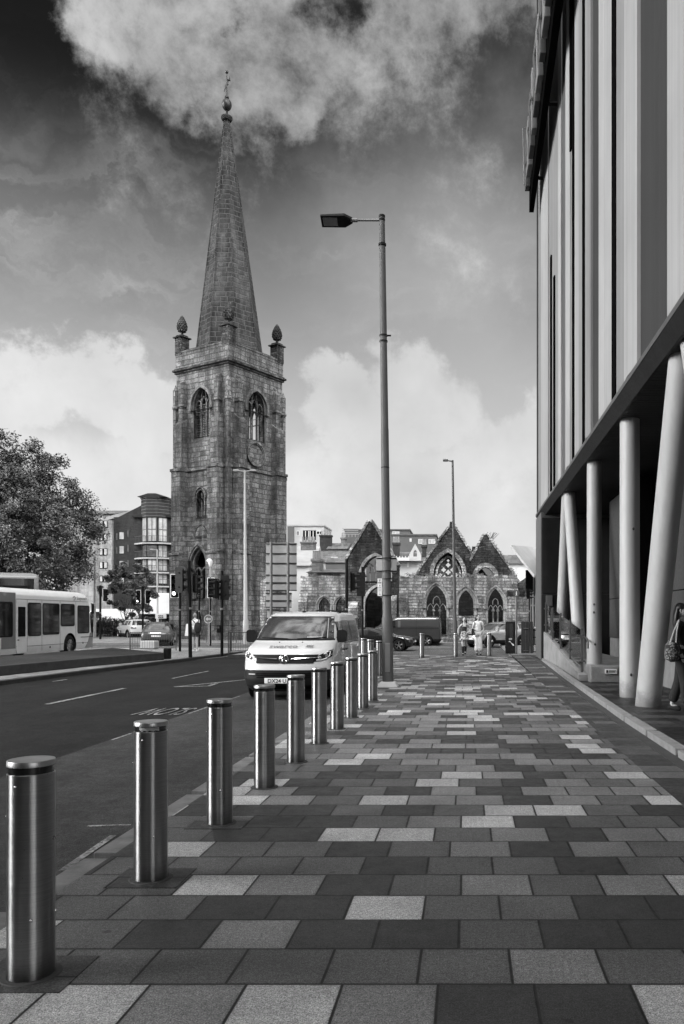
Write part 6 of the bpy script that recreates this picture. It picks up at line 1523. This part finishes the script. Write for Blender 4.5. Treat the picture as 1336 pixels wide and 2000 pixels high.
# ================================================================ TRAFFIC LIGHTS
def signal(label, px, Y, ytop, heads, r=.06, base=0., button=None, pxt=None):
    x = gx(px, Y); e = empty('traffic_light', (x, Y, base)); tag(e, label, 'traffic light', 'black traffic lights round the junction')
    dx = gx(pxt, Y)-x if pxt else 0
    mb = MB(); mb.tube([(0,0,-.05), (dx,0,gz(ytop, Y)-base)], r, 14); mb.build('pole', MT['black'], e, smooth=True)
    for (hx, yt, yb, ang, border, lit) in heads:
        z1, z0 = gz(yt, Y)-base, gz(yb, Y)-base; h = z1-z0; wd = h*.36; rot = Matrix.Rotation(R(ang), 4, 'Z'); tr = Matrix.Translation((gx(hx, Y)-x, -.06, 0)) @ rot
        def B(mb, name, mat, par, **k): o = mb.build(name, mat, par, **k); o.data.transform(tr); return o
        mb = MB(); mb.slab(rrect(-wd/2, wd/2, z0, z1, .05), [], (0,.03,0), (1,0,0), (0,0,1), (0,1,0), 0, .02); hd2 = B(mb, 'backing_board', MT['black'], e)
        if border:
            mb = MB(); mb.slab(rrect(-wd/2, wd/2, z0, z1, .05), [rrect(-wd/2+.035, wd/2-.035, z0+.035, z1-.035, .03)], (0,.02,0), (1,0,0), (0,0,1), (0,1,0), 0, .009); B(mb, 'white_border', MT['whitef'], hd2)
        mb = MB(); mb.box(-wd*.31, wd*.31, -.13, .019, z0+.06, z1-.06); bx_ = B(mb, 'signal_housing', MT['black'], hd2, bevel=.02)
        for k in range(3):
            zc = z0+h*(.19+.31*k)
            mb = MB(); n = 14; vs = []
            for a in range(n+1):
                t_ = R(-35)+R(250)*a/n
                for q, d_ in ((.105*h/1.1, -.13), (.095*h/1.1, -.36 if abs(t_-R(90)) < R(80) else -.26)): vs.append((q*math.cos(t_), d_, zc+q*math.sin(t_)))
            fs = [(2*a, 2*a+1, 2*a+3, 2*a+2) for a in range(n)]; mb.add(vs, fs); B(mb, 'visor', MT['plastic'], hd2)
            mb = MB(); mb.lathe([(.085*h/1.1, -.135), (.0, -.155)], (0, 0, zc), 16, axis='y', caps=False); B(mb, 'lens', MT['lit'] if (lit and k == 0) else MT['glass'], hd2)
        mb = MB(); mb.box(-.02, .02, .05, .09, z0+.2, z0+.25); mb.box(-.02, .02, .05, .09, z1-.25, z1-.2); B(mb, 'bracket', MT['black'], hd2)
    if button:
        bxp, by0, by1 = button; mb = MB(); xx = gx(bxp, Y)-x; mb.box(xx-.07, xx+.07, -.16, -.05, gz(by1, Y), gz(by0, Y)); bb = mb.build('push_button_box', MT['black'], e, bevel=.015)
        mb = MB(); mb.box(xx-.04, xx+.04, -.165, -.161, gz(by0, Y)-.13, gz(by0, Y)-.05); mb.build('button_plate', MT['galv'], bb)
    mb = MB(); mb.lathe([(r+.004, 1.9), (r+.004, 1.98)], (0, 0, 0), 12, caps=False); mb.build('clamp', MT['galv_d'], e); return e
signal('thick black signal pole nearest the road, with signal heads turned away', 372, 31.4, 1095, [(352, 1108, 1158, 158, False, False), (383, 1121, 1158, 78, False, False)], .072, 0, None, 369)
signal('black signal pole with push button box on the island kerb', 433.5, 33.2, 1115, [(441, 1124, 1172, 170, False, False), (425, 1131, 1171, -60, False, False)], .062, 0, (429, 1221, 1236))
signal('white bordered signal with a bright lamp left of the thick black pole', 351.5, 37, 1120, [(342, 1121, 1168, 8, True, True)], .055)
signal('dark signal post behind the man in white', 389, 44.5, 1138, [(382, 1121, 1155, 55, False, False), (387, 1158, 1169, 40, False, False)], .055)
signal('white bordered signal facing us in front of the church tower door', 411, 46, 1127, [(412.5, 1128, 1168, 4, True, False), (423, 1130, 1169, 60, False, False)], .05)
signal('black signal by the edge of the bus, its white border turned side on', 196, 58, 1144, [(206, 1149, 1175, 52, True, False)], .075)
signal('distant signal pair, one lamp bright, above the white car roof', 279, 61, 1146, [(271, 1152, 1179, 0, True, True), (289, 1152, 1179, 52, True, False)], .075)
signal('tall black signal pole rising behind the van roof', 677, 35, 1092, [(688, 1117, 1156, 85, False, False)], .065)
signal('second black signal right of the van, beside the tall lamp post', 708, 38, 1107, [(706, 1118, 1165, 168, False, False)], .055)
signal('slim signal at the corner by the pavilion', 1034, 44, 1150, [(1030, 1150, 1172, 90, False, False)], .04)
# blue round keep-left style arrow sign
e = empty('arrow_sign', (gx(409, 45), 45, 0)); tag(e, 'round arrow sign with pale rim low on a post before the tower door', 'sign'); zc = gz(1209, 45); rr_ = 8.3*45/F
mb = MB(); mb.lathe([(.0, -.20), (rr_, -.20), (rr_, -.185), (0, -.185)], (0, 0, zc), 28, axis='y', caps=False); d_ = mb.build('sign_disc', MT['clad'], e)
mb = MB(); mb.lathe([(rr_*.86, -.204), (rr_, -.204)], (0, 0, zc), 28, axis='y', caps=False); mb.build('sign_rim', MT['conc_l'], d_)
mb = MB(); mb.slab([(-.15, zc), (-.03, zc+.10), (-.03, zc+.035), (.15, zc+.035), (.15, zc-.035), (-.03, zc-.035), (-.03, zc-.10)], [], (0,-.203,0), (1,0,0), (0,0,1), (0,-1,0), 0, .003); mb.build('arrow', MT['conc_l'], d_)
mb = MB(); mb.tube([(0, -.15, 0), (0, -.15, zc-.2)], .035, 8); mb.build('post', MT['galv_d'], e)

# ================================================================ RAILINGS
def railing(label, p0, p1, h=1.0, z=0., mat=None, grp='pedestrian guard railings'):
    p0, p1 = Vector((*p0, z)), Vector((*p1, z)); e = empty('guard_railing', p0); tag(e, label, 'railing', grp); d = p1-p0; n = max(1, round(d.length/2.0))
    for i in range(n):
        a, b = d*(i/n), d*((i+1)/n); mb = MB()
        mb.tube([a+UZ*h, b+UZ*h], .022, 6); mb.tube([a+UZ*.12, b+UZ*.12], .018, 6)
        k = int((b-a).length/.105)
        for j in range(1, k): q = a.lerp(b, j/k); mb.tube([q+UZ*.12, q+UZ*h], .008, 4)
        mb.build('rail_panel', mat or MT['galv'], e)
    for i in range(n+1): q = d*(i/n); mb = MB(); mb.tube([q, q+UZ*(h+.03)], .026, 6); mb.build('post', mat or MT['galv'], e)
    return e
railing('short railing in front of the grey hatchback', (gx(254, 37.4), 37.4), (gx(344, 38.2), 38.2), .88)
railing('railing panel on the crossing island just left of the van', (gx(446, 34.6), 34.6), (gx(512, 35.4), 35.4), .93)
railing('side railing running back from the crossing island', (gx(446, 34.6)-.02, 34.9), (gx(452, 37.5), 37.5), .93)
railing('long thin railing along the foot of the church tower', (gx(346, 49.8), 49.8), (gx(520, 49.8), 49.8), .95)
railing('low dark railing in front of the hedge', (gx(176, 63), 63), (gx(236, 63), 63), .55, 0, MT['black'])
mb = MB(); mb.prism([(gx(272, 39.5), 39.5), (gx(302, 39.5), 39.5), (gx(302, 39.5), 40.1), (gx(272, 39.5), 40.1)], 0, .42); o = mb.build('concrete_block', MT['conc_l'], bevel=.05); tag(o, 'pale concrete block lying behind the short railing', 'block')
mb = MB(); mb.obox((gx(327, 30.2), 30.2, .20), (.22, .3, .42)); o = mb.build('kerb_marker', MT['black'], bevel=.04); tag(o, 'small black marker block at the tip of the raised island bed', 'marker')
e = empty('small_sign', (gx(314, 60), 60, 0)); tag(e, 'small white board with three dark figures above the grey hatchback', 'sign')
mb = MB(); mb.box(-.42, .42, 0, .04, gz(1208, 60), gz(1198.5, 60)); bsg = mb.build('sign_plate', MT['whitef'], e, bevel=.01)
text_mesh('222', .27, .002, 'sign_print', MT['ink'], bsg, Matrix.Translation((0, -.01, gz(1206.5, 60))) @ Matrix.Rotation(R(90), 4, 'X'), bold=.01)
mb = MB(); mb.tube([(0, .06, 0), (0, .06, gz(1199, 60))], .035, 8); mb.build('post', MT['galv_d'], e)

# ================================================================ far right street furniture
KY = 34.6
e = empty('street_cabinet', (gx(997, KY), KY, 0)); tag(e, 'tall glossy black cabinet with torn poster right of the silver car', 'cabinet')
w2_ = 9.5*KY/F; hk = gz(1214, KY)
mb = MB(); mb.box(-w2_, w2_, 0, .5, 0, hk); cb = mb.build('cabinet_body', MT['blackg'], e, bevel=.02)
mb = MB(); mb.box(-w2_+.04, w2_-.04, -.012, -.001, .7, 1.32); mb.build('upper_panel', MT['glass'], cb)
mb = MB(); mb.slab([(-.09, .53), (.0, .50), (.10, .36), (.17, .34), (.14, .42), (.05, .47), (-.02, .56)], [], (0,-.004,0), (1,0,0), (0,0,1), (0,-1,0), 0, .004); mb.build('torn_poster', MT['whitef'], cb)
mb = MB(); mb.box(-.07, .07, -.004, 0, .60, .68); mb.build('label_plate', MT['conc_l'], cb)
e = empty('round_sign', (gx(1008.5, KY-.3), KY-.3, 0)); tag(e, 'round sign on a grey pole between the black cabinet and the timber screen', 'sign'); zc = gz(1159.5, KY)
mb = MB(); mb.tube([(0,0,0), (0,0,zc+.12)], .045, 12); mb.build('post', MT['galv_d'], e, smooth=True)
mb = MB(); mb.lathe([(0, -.075), (.15, -.075), (.15, -.06), (0, -.06)], (0, 0, zc), 24, axis='y', caps=False); d_ = mb.build('sign_disc', MT['clad'], e)
mb = MB(); mb.ell((0, -.078, zc+.07), (.018, .003, .018), 8, 6); mb.tube([(0, -.078, zc+.05), (0, -.078, zc-.02), (-.03, -.078, zc-.10)], .014, 5); mb.tube([(0, -.078, zc-.02), (.03, -.078, zc-.10)], .012, 5); mb.tube([(-.035, -.078, zc+.01), (.035, -.078, zc+.01)], .010, 5); mb.build('walking_figure', MT['whitef'], d_)
e = empty('wall_pier', (gx(1003, 50), 50.6, 0)); tag(e, 'square stone pier with projecting cap at the right end of the ruin', 'pier')
mb = MB(); mb.box(-.25, 1.1, 0, .9, 0, gz(1163, 50)); pr = mb.build('shaft', MT['ruin'], e, bevel=.02); mb = MB(); mb.box(-.35, 1.2, -.08, .98, gz(1163, 50), gz(1152, 50)); mb.build('cap', MT['gable'], e, bevel=.02)
e = empty('screen_panel', (gx(1018, 33.8), 33.8, 0)); tag(e, 'dark panelled screen with steel fixings beside the building corner', 'screen')
for x0, x1 in ((0, .37), (.38, .50)): mb = MB(); mb.box(x0, x1, 0, .04, .06, gz(1214, 33.8)); mb.build('screen_sheet', MT['inner'], e, bevel=.006)
mb = MB(); mb.box(.10, .30, -.03, -.001, .15, .18); mb.box(.10, .30, -.03, -.001, 1.10, 1.13); mb.box(.195, .205, -.012, -.002, .06, 1.4); mb.build('fixing', MT['steel_cap'], e)
e = empty('cafe_gate', (gx(1042, 33.8), 33.8, 0)); tag(e, 'open dark metal gate with round bars between screen and building', 'gate')
for z in (.10, .42, .72, 1.02): mb = MB(); mb.box(-.02, .34, 0, .03, z, z+.035); mb.build('gate_bar', MT['black'], e)
for x in (0, .15, .32): mb = MB(); mb.box(x-.015, x+.015, -.002, .032, .08, 1.2); mb.build('gate_bar', MT['black'], e)
mb = MB(); mb.tube([(.0, -.04, 1.12), (.28, -.04, 1.20)], .022, 8); mb.tube([(0, -.04, .35), (.2, -.04, .33)], .022, 8); mb.build('handle', MT['steel_cap'], e)

# ================================================================ PEOPLE
def skin_mesh(nodes, edges, mat, name, sub=2, root=0, extra=None):
    me = bpy.data.meshes.new(name); me.from_pydata([n[0] for n in nodes], edges, []); o = bpy.data.objects.new(name, me); col.objects.link(o)
    o.modifiers.new('s', 'SKIN'); md = o.modifiers.new('u', 'SUBSURF'); md.levels = sub; md.render_levels = sub
    sv = me.skin_vertices[0].data
    for i, n in enumerate(nodes): sv[i].radius = n[1] if isinstance(n[1], tuple) else (n[1], n[1]); sv[i].use_root = (i == root)
    bpy.context.view_layer.update()
    m2 = bpy.data.meshes.new_from_object(o.evaluated_get(bpy.context.evaluated_depsgraph_get())); bpy.data.objects.remove(o); m2.name = name
    vs = [v.co.copy() for v in m2.vertices]; fs = [list(p.vertices) for p in m2.polygons]; bpy.data.meshes.remove(m2)
    mb = MB(); mb.add(vs, fs); return mb
def limb(a, b, t): return tuple(a[i]+(b[i]-a[i])*t for i in range(3))
def person(label, loc, rz, height, P, top, legs, shoes, hair='long', hairmat=None, sleeve='long', bare_legs=False, skirt=None, female=True, boots=False):
    """P: joints for a 1.70 m figure facing -Y. top/legs/shoes: materials (None = bare)."""
    e = empty('person', loc, rz, height/1.70); tag(e, label, 'person')
    D = dict(pelvis=(0,0,.93), waist=(0,0,1.06), chest=(0,-.005,1.25), neck=(0,.005,1.43), head0=(0,-.005,1.52),
             shL=(-.155,0,1.375), shR=(.155,0,1.375), elL=(-.20,.02,1.11), elR=(.20,.02,1.11), wrL=(-.21,-.04,.88), wrR=(.21,-.04,.88),
             hipL=(-.09,0,.90), hipR=(.09,0,.90), knL=(-.10,-.02,.49), knR=(.10,-.02,.49), anL=(-.10,.02,.085), anR=(.10,.02,.085))
    D.update(P); g = D.get; f = .88 if female else 1.0
    nodes = [(g('pelvis'), (.135, .10)), (g('waist'), (.115*f, .085)), (g('chest'), (.135*f, .095)), ((0, 0, 1.385), (.085, .065)), (g('neck'), .052), (g('head0'), .055)]
    edges = [(0,1),(1,2),(2,3),(3,4),(4,5)]
    for s in 'LR':
        b = len(nodes); sx = -1 if s == 'L' else 1
        nodes += [(g('sh'+s), .058*f), (g('el'+s), .040*f), (g('wr'+s), (.026, .022))]; edges += [(3, b), (b, b+1), (b+1, b+2)]
        wv_, ev = Vector(g('wr'+s)), Vector(g('el'+s)); dd = (wv_-ev).normalized(); inn = Vector((-sx, 0, 0)); pd = wv_+dd*.05
        nodes += [(tuple(pd), (.036, .018))]; edges += [(b+2, b+3)]
        b = len(nodes); nodes += [(g('hip'+s), .088), (g('kn'+s), .055), (limb(g('kn'+s), g('an'+s), .3), .054), (g('an'+s), .034)]; edges += [(0, b), (b, b+1), (b+1, b+2), (b+2, b+3)]
        an = Vector(g('an'+s)); tx = P.get('toe'+s, (0, -.13, -.055)); nodes += [(tuple(an+Vector(tx)), (.034, .025))]; edges += [(b+3, b+4)]
    mb = skin_mesh(nodes, edges, None, 'body')
    hd = Vector(g('head0')); ht = P.get('look', 0); hm = Matrix.Rotation(ht, 3, 'Z')
    C_ = hd+Vector((0, -.01, .07)); 
    mb.ell(C_, (.072, .092, .112), 16, 12, hm)
    Fd = lambda x, y, z: C_+hm@Vector((x, y, z))
    mb.tube([Fd(0,-.088,.02), Fd(0,-.108,-.012), Fd(0,-.090,-.022)], [.008, .013, .008], 6)
    mb.ell(Fd(-.072,.0,-.0), (.012,.02,.03), 6, 5); mb.ell(Fd(.072,.0,0), (.012,.02,.03), 6, 5); mb.ell(Fd(0,-.075,-.075), (.03,.025,.025), 8, 6)
    for s in 'LR':   # five fingers
        wv_, ev = Vector(g('wr'+s)), Vector(g('el'+s)); dd = (wv_-ev).normalized(); sx = -1 if s == 'L' else 1; fw = Vector((0, -1, 0)); base_ = wv_+dd*.075
        for k, L_ in enumerate((.062, .072, .066, .052)):
            q = base_+fw*(-.024+.016*(3-k)); mb.tube([q-dd*.01, q+dd*L_*.5, q+dd*L_*.85+Vector((-sx*.018, 0, 0)), q+dd*L_+Vector((-sx*.03, 0, 0))], [.0085, .008, .007, .005], 6)
        q = wv_+dd*.03+fw*.026; mb.tube([q, q+dd*.03+fw*.02, q+dd*.055+fw*.022], [.010, .009, .006], 6)
    bd_ = mb.build('body', MT['skin'], e, smooth=True, angle=80)
    mb = MB()
    for sx in (-1, 1): mb.ell(Fd(sx*.03, -.081, .012), (.013, .008, .007), 8, 5)
    mb.build('eyes', MT['ink'], bd_)
    mb = MB(); mb.ell(Fd(0, -.088, -.048), (.022, .008, .007), 8, 5); mb.build('mouth', MT['clad'], bd_)
    hm_ = hairmat or MT['hair']; mb = MB()
    mb.ell(C_+hm@Vector((0, .016, .022)), (.082, .092, .106), 16, 10, hm)
    if hair == 'long':
        for k in range(9):
            a = R(20+k*17.5); x, y = .075*math.cos(a), .055*math.sin(a)+.02; mb.tube([Fd(x, y, .04), Fd(x*1.25, y+.02, -.08), Fd(x*1.45, y+.03, -.20), Fd(x*1.3, y+.02, -.30)], [.03, .036, .032, .012], 7)
    mb.build('hair', hm_, e, smooth=True, angle=80)
    def garment(name, nn, ee, mat): 
        m2 = skin_mesh(nn, ee, mat, name); return m2.build(name, mat, e, smooth=True, angle=80)
    if top:
        tr_ = 1.13
        nn = [((g('pelvis')[0], g('pelvis')[1], g('pelvis')[2]+.03), (.145, .112)), (g('waist'), (.125*f, .098)), (g('chest'), (.15*f, .108)), ((0, 0, 1.385 if sleeve != 'none' else 1.34), (.098, .076))]
        ee = [(0,1),(1,2),(2,3)]
        if sleeve == 'none': nn = nn[:3]+[((0, 0, 1.31), (.12, .085))]
        if sleeve != 'none':
            for s in 'LR':
                b = len(nn); nn += [(g('sh'+s), .070*f), (limb(g('sh'+s), g('el'+s), .55 if sleeve == 'short' else 1), .052)]; ee += [(3, b), (b, b+1)]
                if sleeve == 'long': nn += [(g('wr'+s), .037)]; ee += [(b+1, b+2)]
        garment('top', nn, ee, top)
        if sleeve == 'none':
            for s in 'LR': sx = -1 if s == 'L' else 1; mb = MB(); mb.tube([(sx*.075, -.095, 1.30), (sx*.085, -.03, 1.43), (sx*.07, .07, 1.33)], .012, 5); mb.build('strap', top, e)
    if legs and not skirt:
        nn = [(g('pelvis'), (.148, .112))]; ee = []
        for s in 'LR': b = len(nn); nn += [(g('hip'+s), .10), (g('kn'+s), P.get('legw', .07)), (limb(g('kn'+s), g('an'+s), .93 if not bare_legs else .02), P.get('hem', .06))]; ee += [(0, b), (b, b+1)] + ([(b+1, b+2)] if not bare_legs else [])
        if bare_legs:
            nn = [(g('pelvis'), (.15, .115))]; ee = []
            for s in 'LR': b = len(nn); nn += [(g('hip'+s), .105), (limb(g('hip'+s), g('kn'+s), .72), .088)]; ee += [(0, b), (b, b+1)]
        garment('trousers' if not bare_legs else 'shorts', nn, ee, legs)
    if skirt:
        mb = MB(); n = 28; vs = []
        for (r, z) in ((.115, 1.07), (.15, .98), (.175, .86), (.215, .68)):
            for j in range(n): a = 2*math.pi*j/n; k_ = 1+.05*math.sin(a*7)*(z < .9); vs.append((r*k_*math.cos(a), r*.8*k_*math.sin(a), z))
        mb.add(vs, [(i*n+j, i*n+(j+1) % n, (i+1)*n+(j+1) % n, (i+1)*n+j) for i in range(3) for j in range(n)]); mb.build('skirt', skirt, e, smooth=True)
    for s in 'LR':
        an = Vector(g('an'+s)); t_ = Vector(P.get('toe'+s, (0, -.13, -.055))); mb = MB(); hl_ = an-Vector((t_.x, t_.y, 0)).normalized()*.04
        mb.tube([hl_+Vector((0, 0, -.045)), an+t_*.5+Vector((0, 0, -.02)), an+t_+Vector((0, 0, .0)), an+t_*1.25], [.040, .044, .042, .022], 10)
        if boots: k_ = Vector(g('kn'+s)); mb.tube([an+Vector((0,0,-.02)), an.lerp(k_, .35), an.lerp(k_, .78)], [.046, .056, .066], 12)
        mb.build('boot' if boots else 'shoe', shoes, e, smooth=True)
    return e
W1 = person('woman in black strappy top, short floral skirt and black boots walking towards us', (gx(907, 33.2), 33.2, 0), 0, 1.60, dict(shL=(-.14,0,1.36), elL=(-.27,.03,1.16), wrL=(-.28,-.05,.93), elR=(.28,.05,1.16), wrR=(.16,-.10,1.02), knL=(-.07,-.05,.50), anL=(-.06,.0,.085), knR=(.06,.06,.49), anR=(.04,.26,.16), toeR=(0,-.10,-.09)), MT['cloth_k'], None, MT['cloth_k'], 'long', MT['hair'], 'none', skirt=MT['floral'], boots=True)
W2 = person('woman in white T-shirt and pale wide trousers walking with a dark shoulder bag', (gx(934, 33.6), 33.6, 0), 0, 1.70, dict(look=R(28), elL=(-.24,.05,1.12), wrL=(-.24,.06,.88), elR=(.23,-.03,1.12), wrR=(.19,-.10,.90), knL=(-.06,-.02,.50), anL=(-.05,.05,.09), knR=(.08,-.10,.52), anR=(.10,-.06,.085), legw=.095, hem=.12), MT['cloth_w'], MT['cloth_p'], MT['cloth_k'], 'long', MT['hair'], 'short')
bg_ = empty('shoulder_bag', (gx(934, 33.6)-.20, 33.5, 0)); tag(bg_, 'dark bag hanging from the shoulder of the woman in white', 'bag')
mb = MB(); mb.obox((-.03, 0, .98), (.10, .22, .26)); mb.build('bag_body', MT['cloth_k'], bg_, bevel=.03)
mb = MB(); mb.tube([(-.03, -.09, 1.10), (.03, -.05, 1.30), (.05, 0, 1.44), (.03, .08, 1.30), (-.03, .09, 1.10)], .012, 6); mb.build('strap', MT['cloth_k'], bg_)
MN = person('man in white T-shirt and shorts standing with his back to us at the crossing', (gx(381, 37.3), 37.3, 0), R(172), 1.78, dict(elR=(.27,.03,1.15), wrR=(.20,-.16,1.10), knL=(-.09,.0,.49), anL=(-.09,0,.085), knR=(.09,.0,.49), anR=(.11,.0,.085), toeR=(.03,-.12,-.055)), MT['cloth_w'], MT['cloth_g'], MT['cloth_w'], 'short', MT['hair_f'], 'short', bare_legs=True, female=False)
bp = empty('backpack', (gx(385, 37.2), 37.12, 0)); tag(bp, 'black drawstring backpack slung on the back of the man at the crossing', 'bag')
mb = MB(); mb.ell((.06, -.02, 1.10), (.17, .09, .27), 14, 10); mb.build('pack', MT['cloth_k'], bp, smooth=True)
mb = MB(); mb.tube([(-.22, -.03, 1.50), (-.08, -.09, 1.38), (.05, -.09, 1.2)], .02, 6); mb.tube([(.10, -.0, 1.52), (.10, -.09, 1.3)], .018, 6); mb.build('strap', MT['cloth_k'], bp)
bg2 = empty('carrier_bag', (gx(367, 37.0), 37.0, 0)); tag(bg2, 'white carrier bag hanging beside the thick black signal pole', 'bag')
mb = MB(); mb.add([(-.14,-.05,.72),(.10,-.05,.72),(.10,.05,.72),(-.14,.05,.72),(-.08,-.02,1.28),(.02,-.02,1.28),(.02,.02,1.28),(-.08,.02,1.28)], [(0,3,2,1),(4,5,6,7),(0,1,5,4),(1,2,6,5),(2,3,7,6),(3,0,4,7)]); mb.build('bag_body', MT['cloth_w'], bg2, bevel=.02)
W3 = person('dark haired woman in dark jacket and jeans walking behind the leaning column', (gx(1329, 13.2), 13.2, 0), R(62), 1.80, dict(elL=(-.21,.04,1.12), wrL=(-.20,-.06,.90), elR=(.21,.08,1.13), wrR=(.2,.10,.90), knL=(-.08,-.08,.51), anL=(-.08,-.12,.09), knR=(.08,.04,.49), anR=(.08,.16,.10), toeR=(0,-.12,-.06), legw=.085, hem=.085), MT['cloth_d'], MT['cloth_d'], MT['cloth_k'], 'long', MT['hair'], 'long')
tb_ = empty('tote_bag', (gx(1312, 13.0), 12.98, 0)); tag(tb_, 'patterned tote bag on pale straps carried by the woman at the right edge', 'bag')
mb = MB(); n = 8; mb.lathe([(.05, .86), (.115, .89), (.125, 1.0), (.11, 1.12), (.05, 1.2)], (0,0,0), 20); mb.build('bag_body', MT['bagp'], tb_, smooth=True)
mb = MB(); mb.tube([(-.05, -.05, 1.14), (.02, -.06, 1.36), (.10, -.03, 1.52)], .012, 6); mb.tube([(.05, -.06, 1.16), (.06, -.07, 1.36), (.10, -.04, 1.52)], .012, 6); mb.build('strap', MT['conc_l'], tb_)
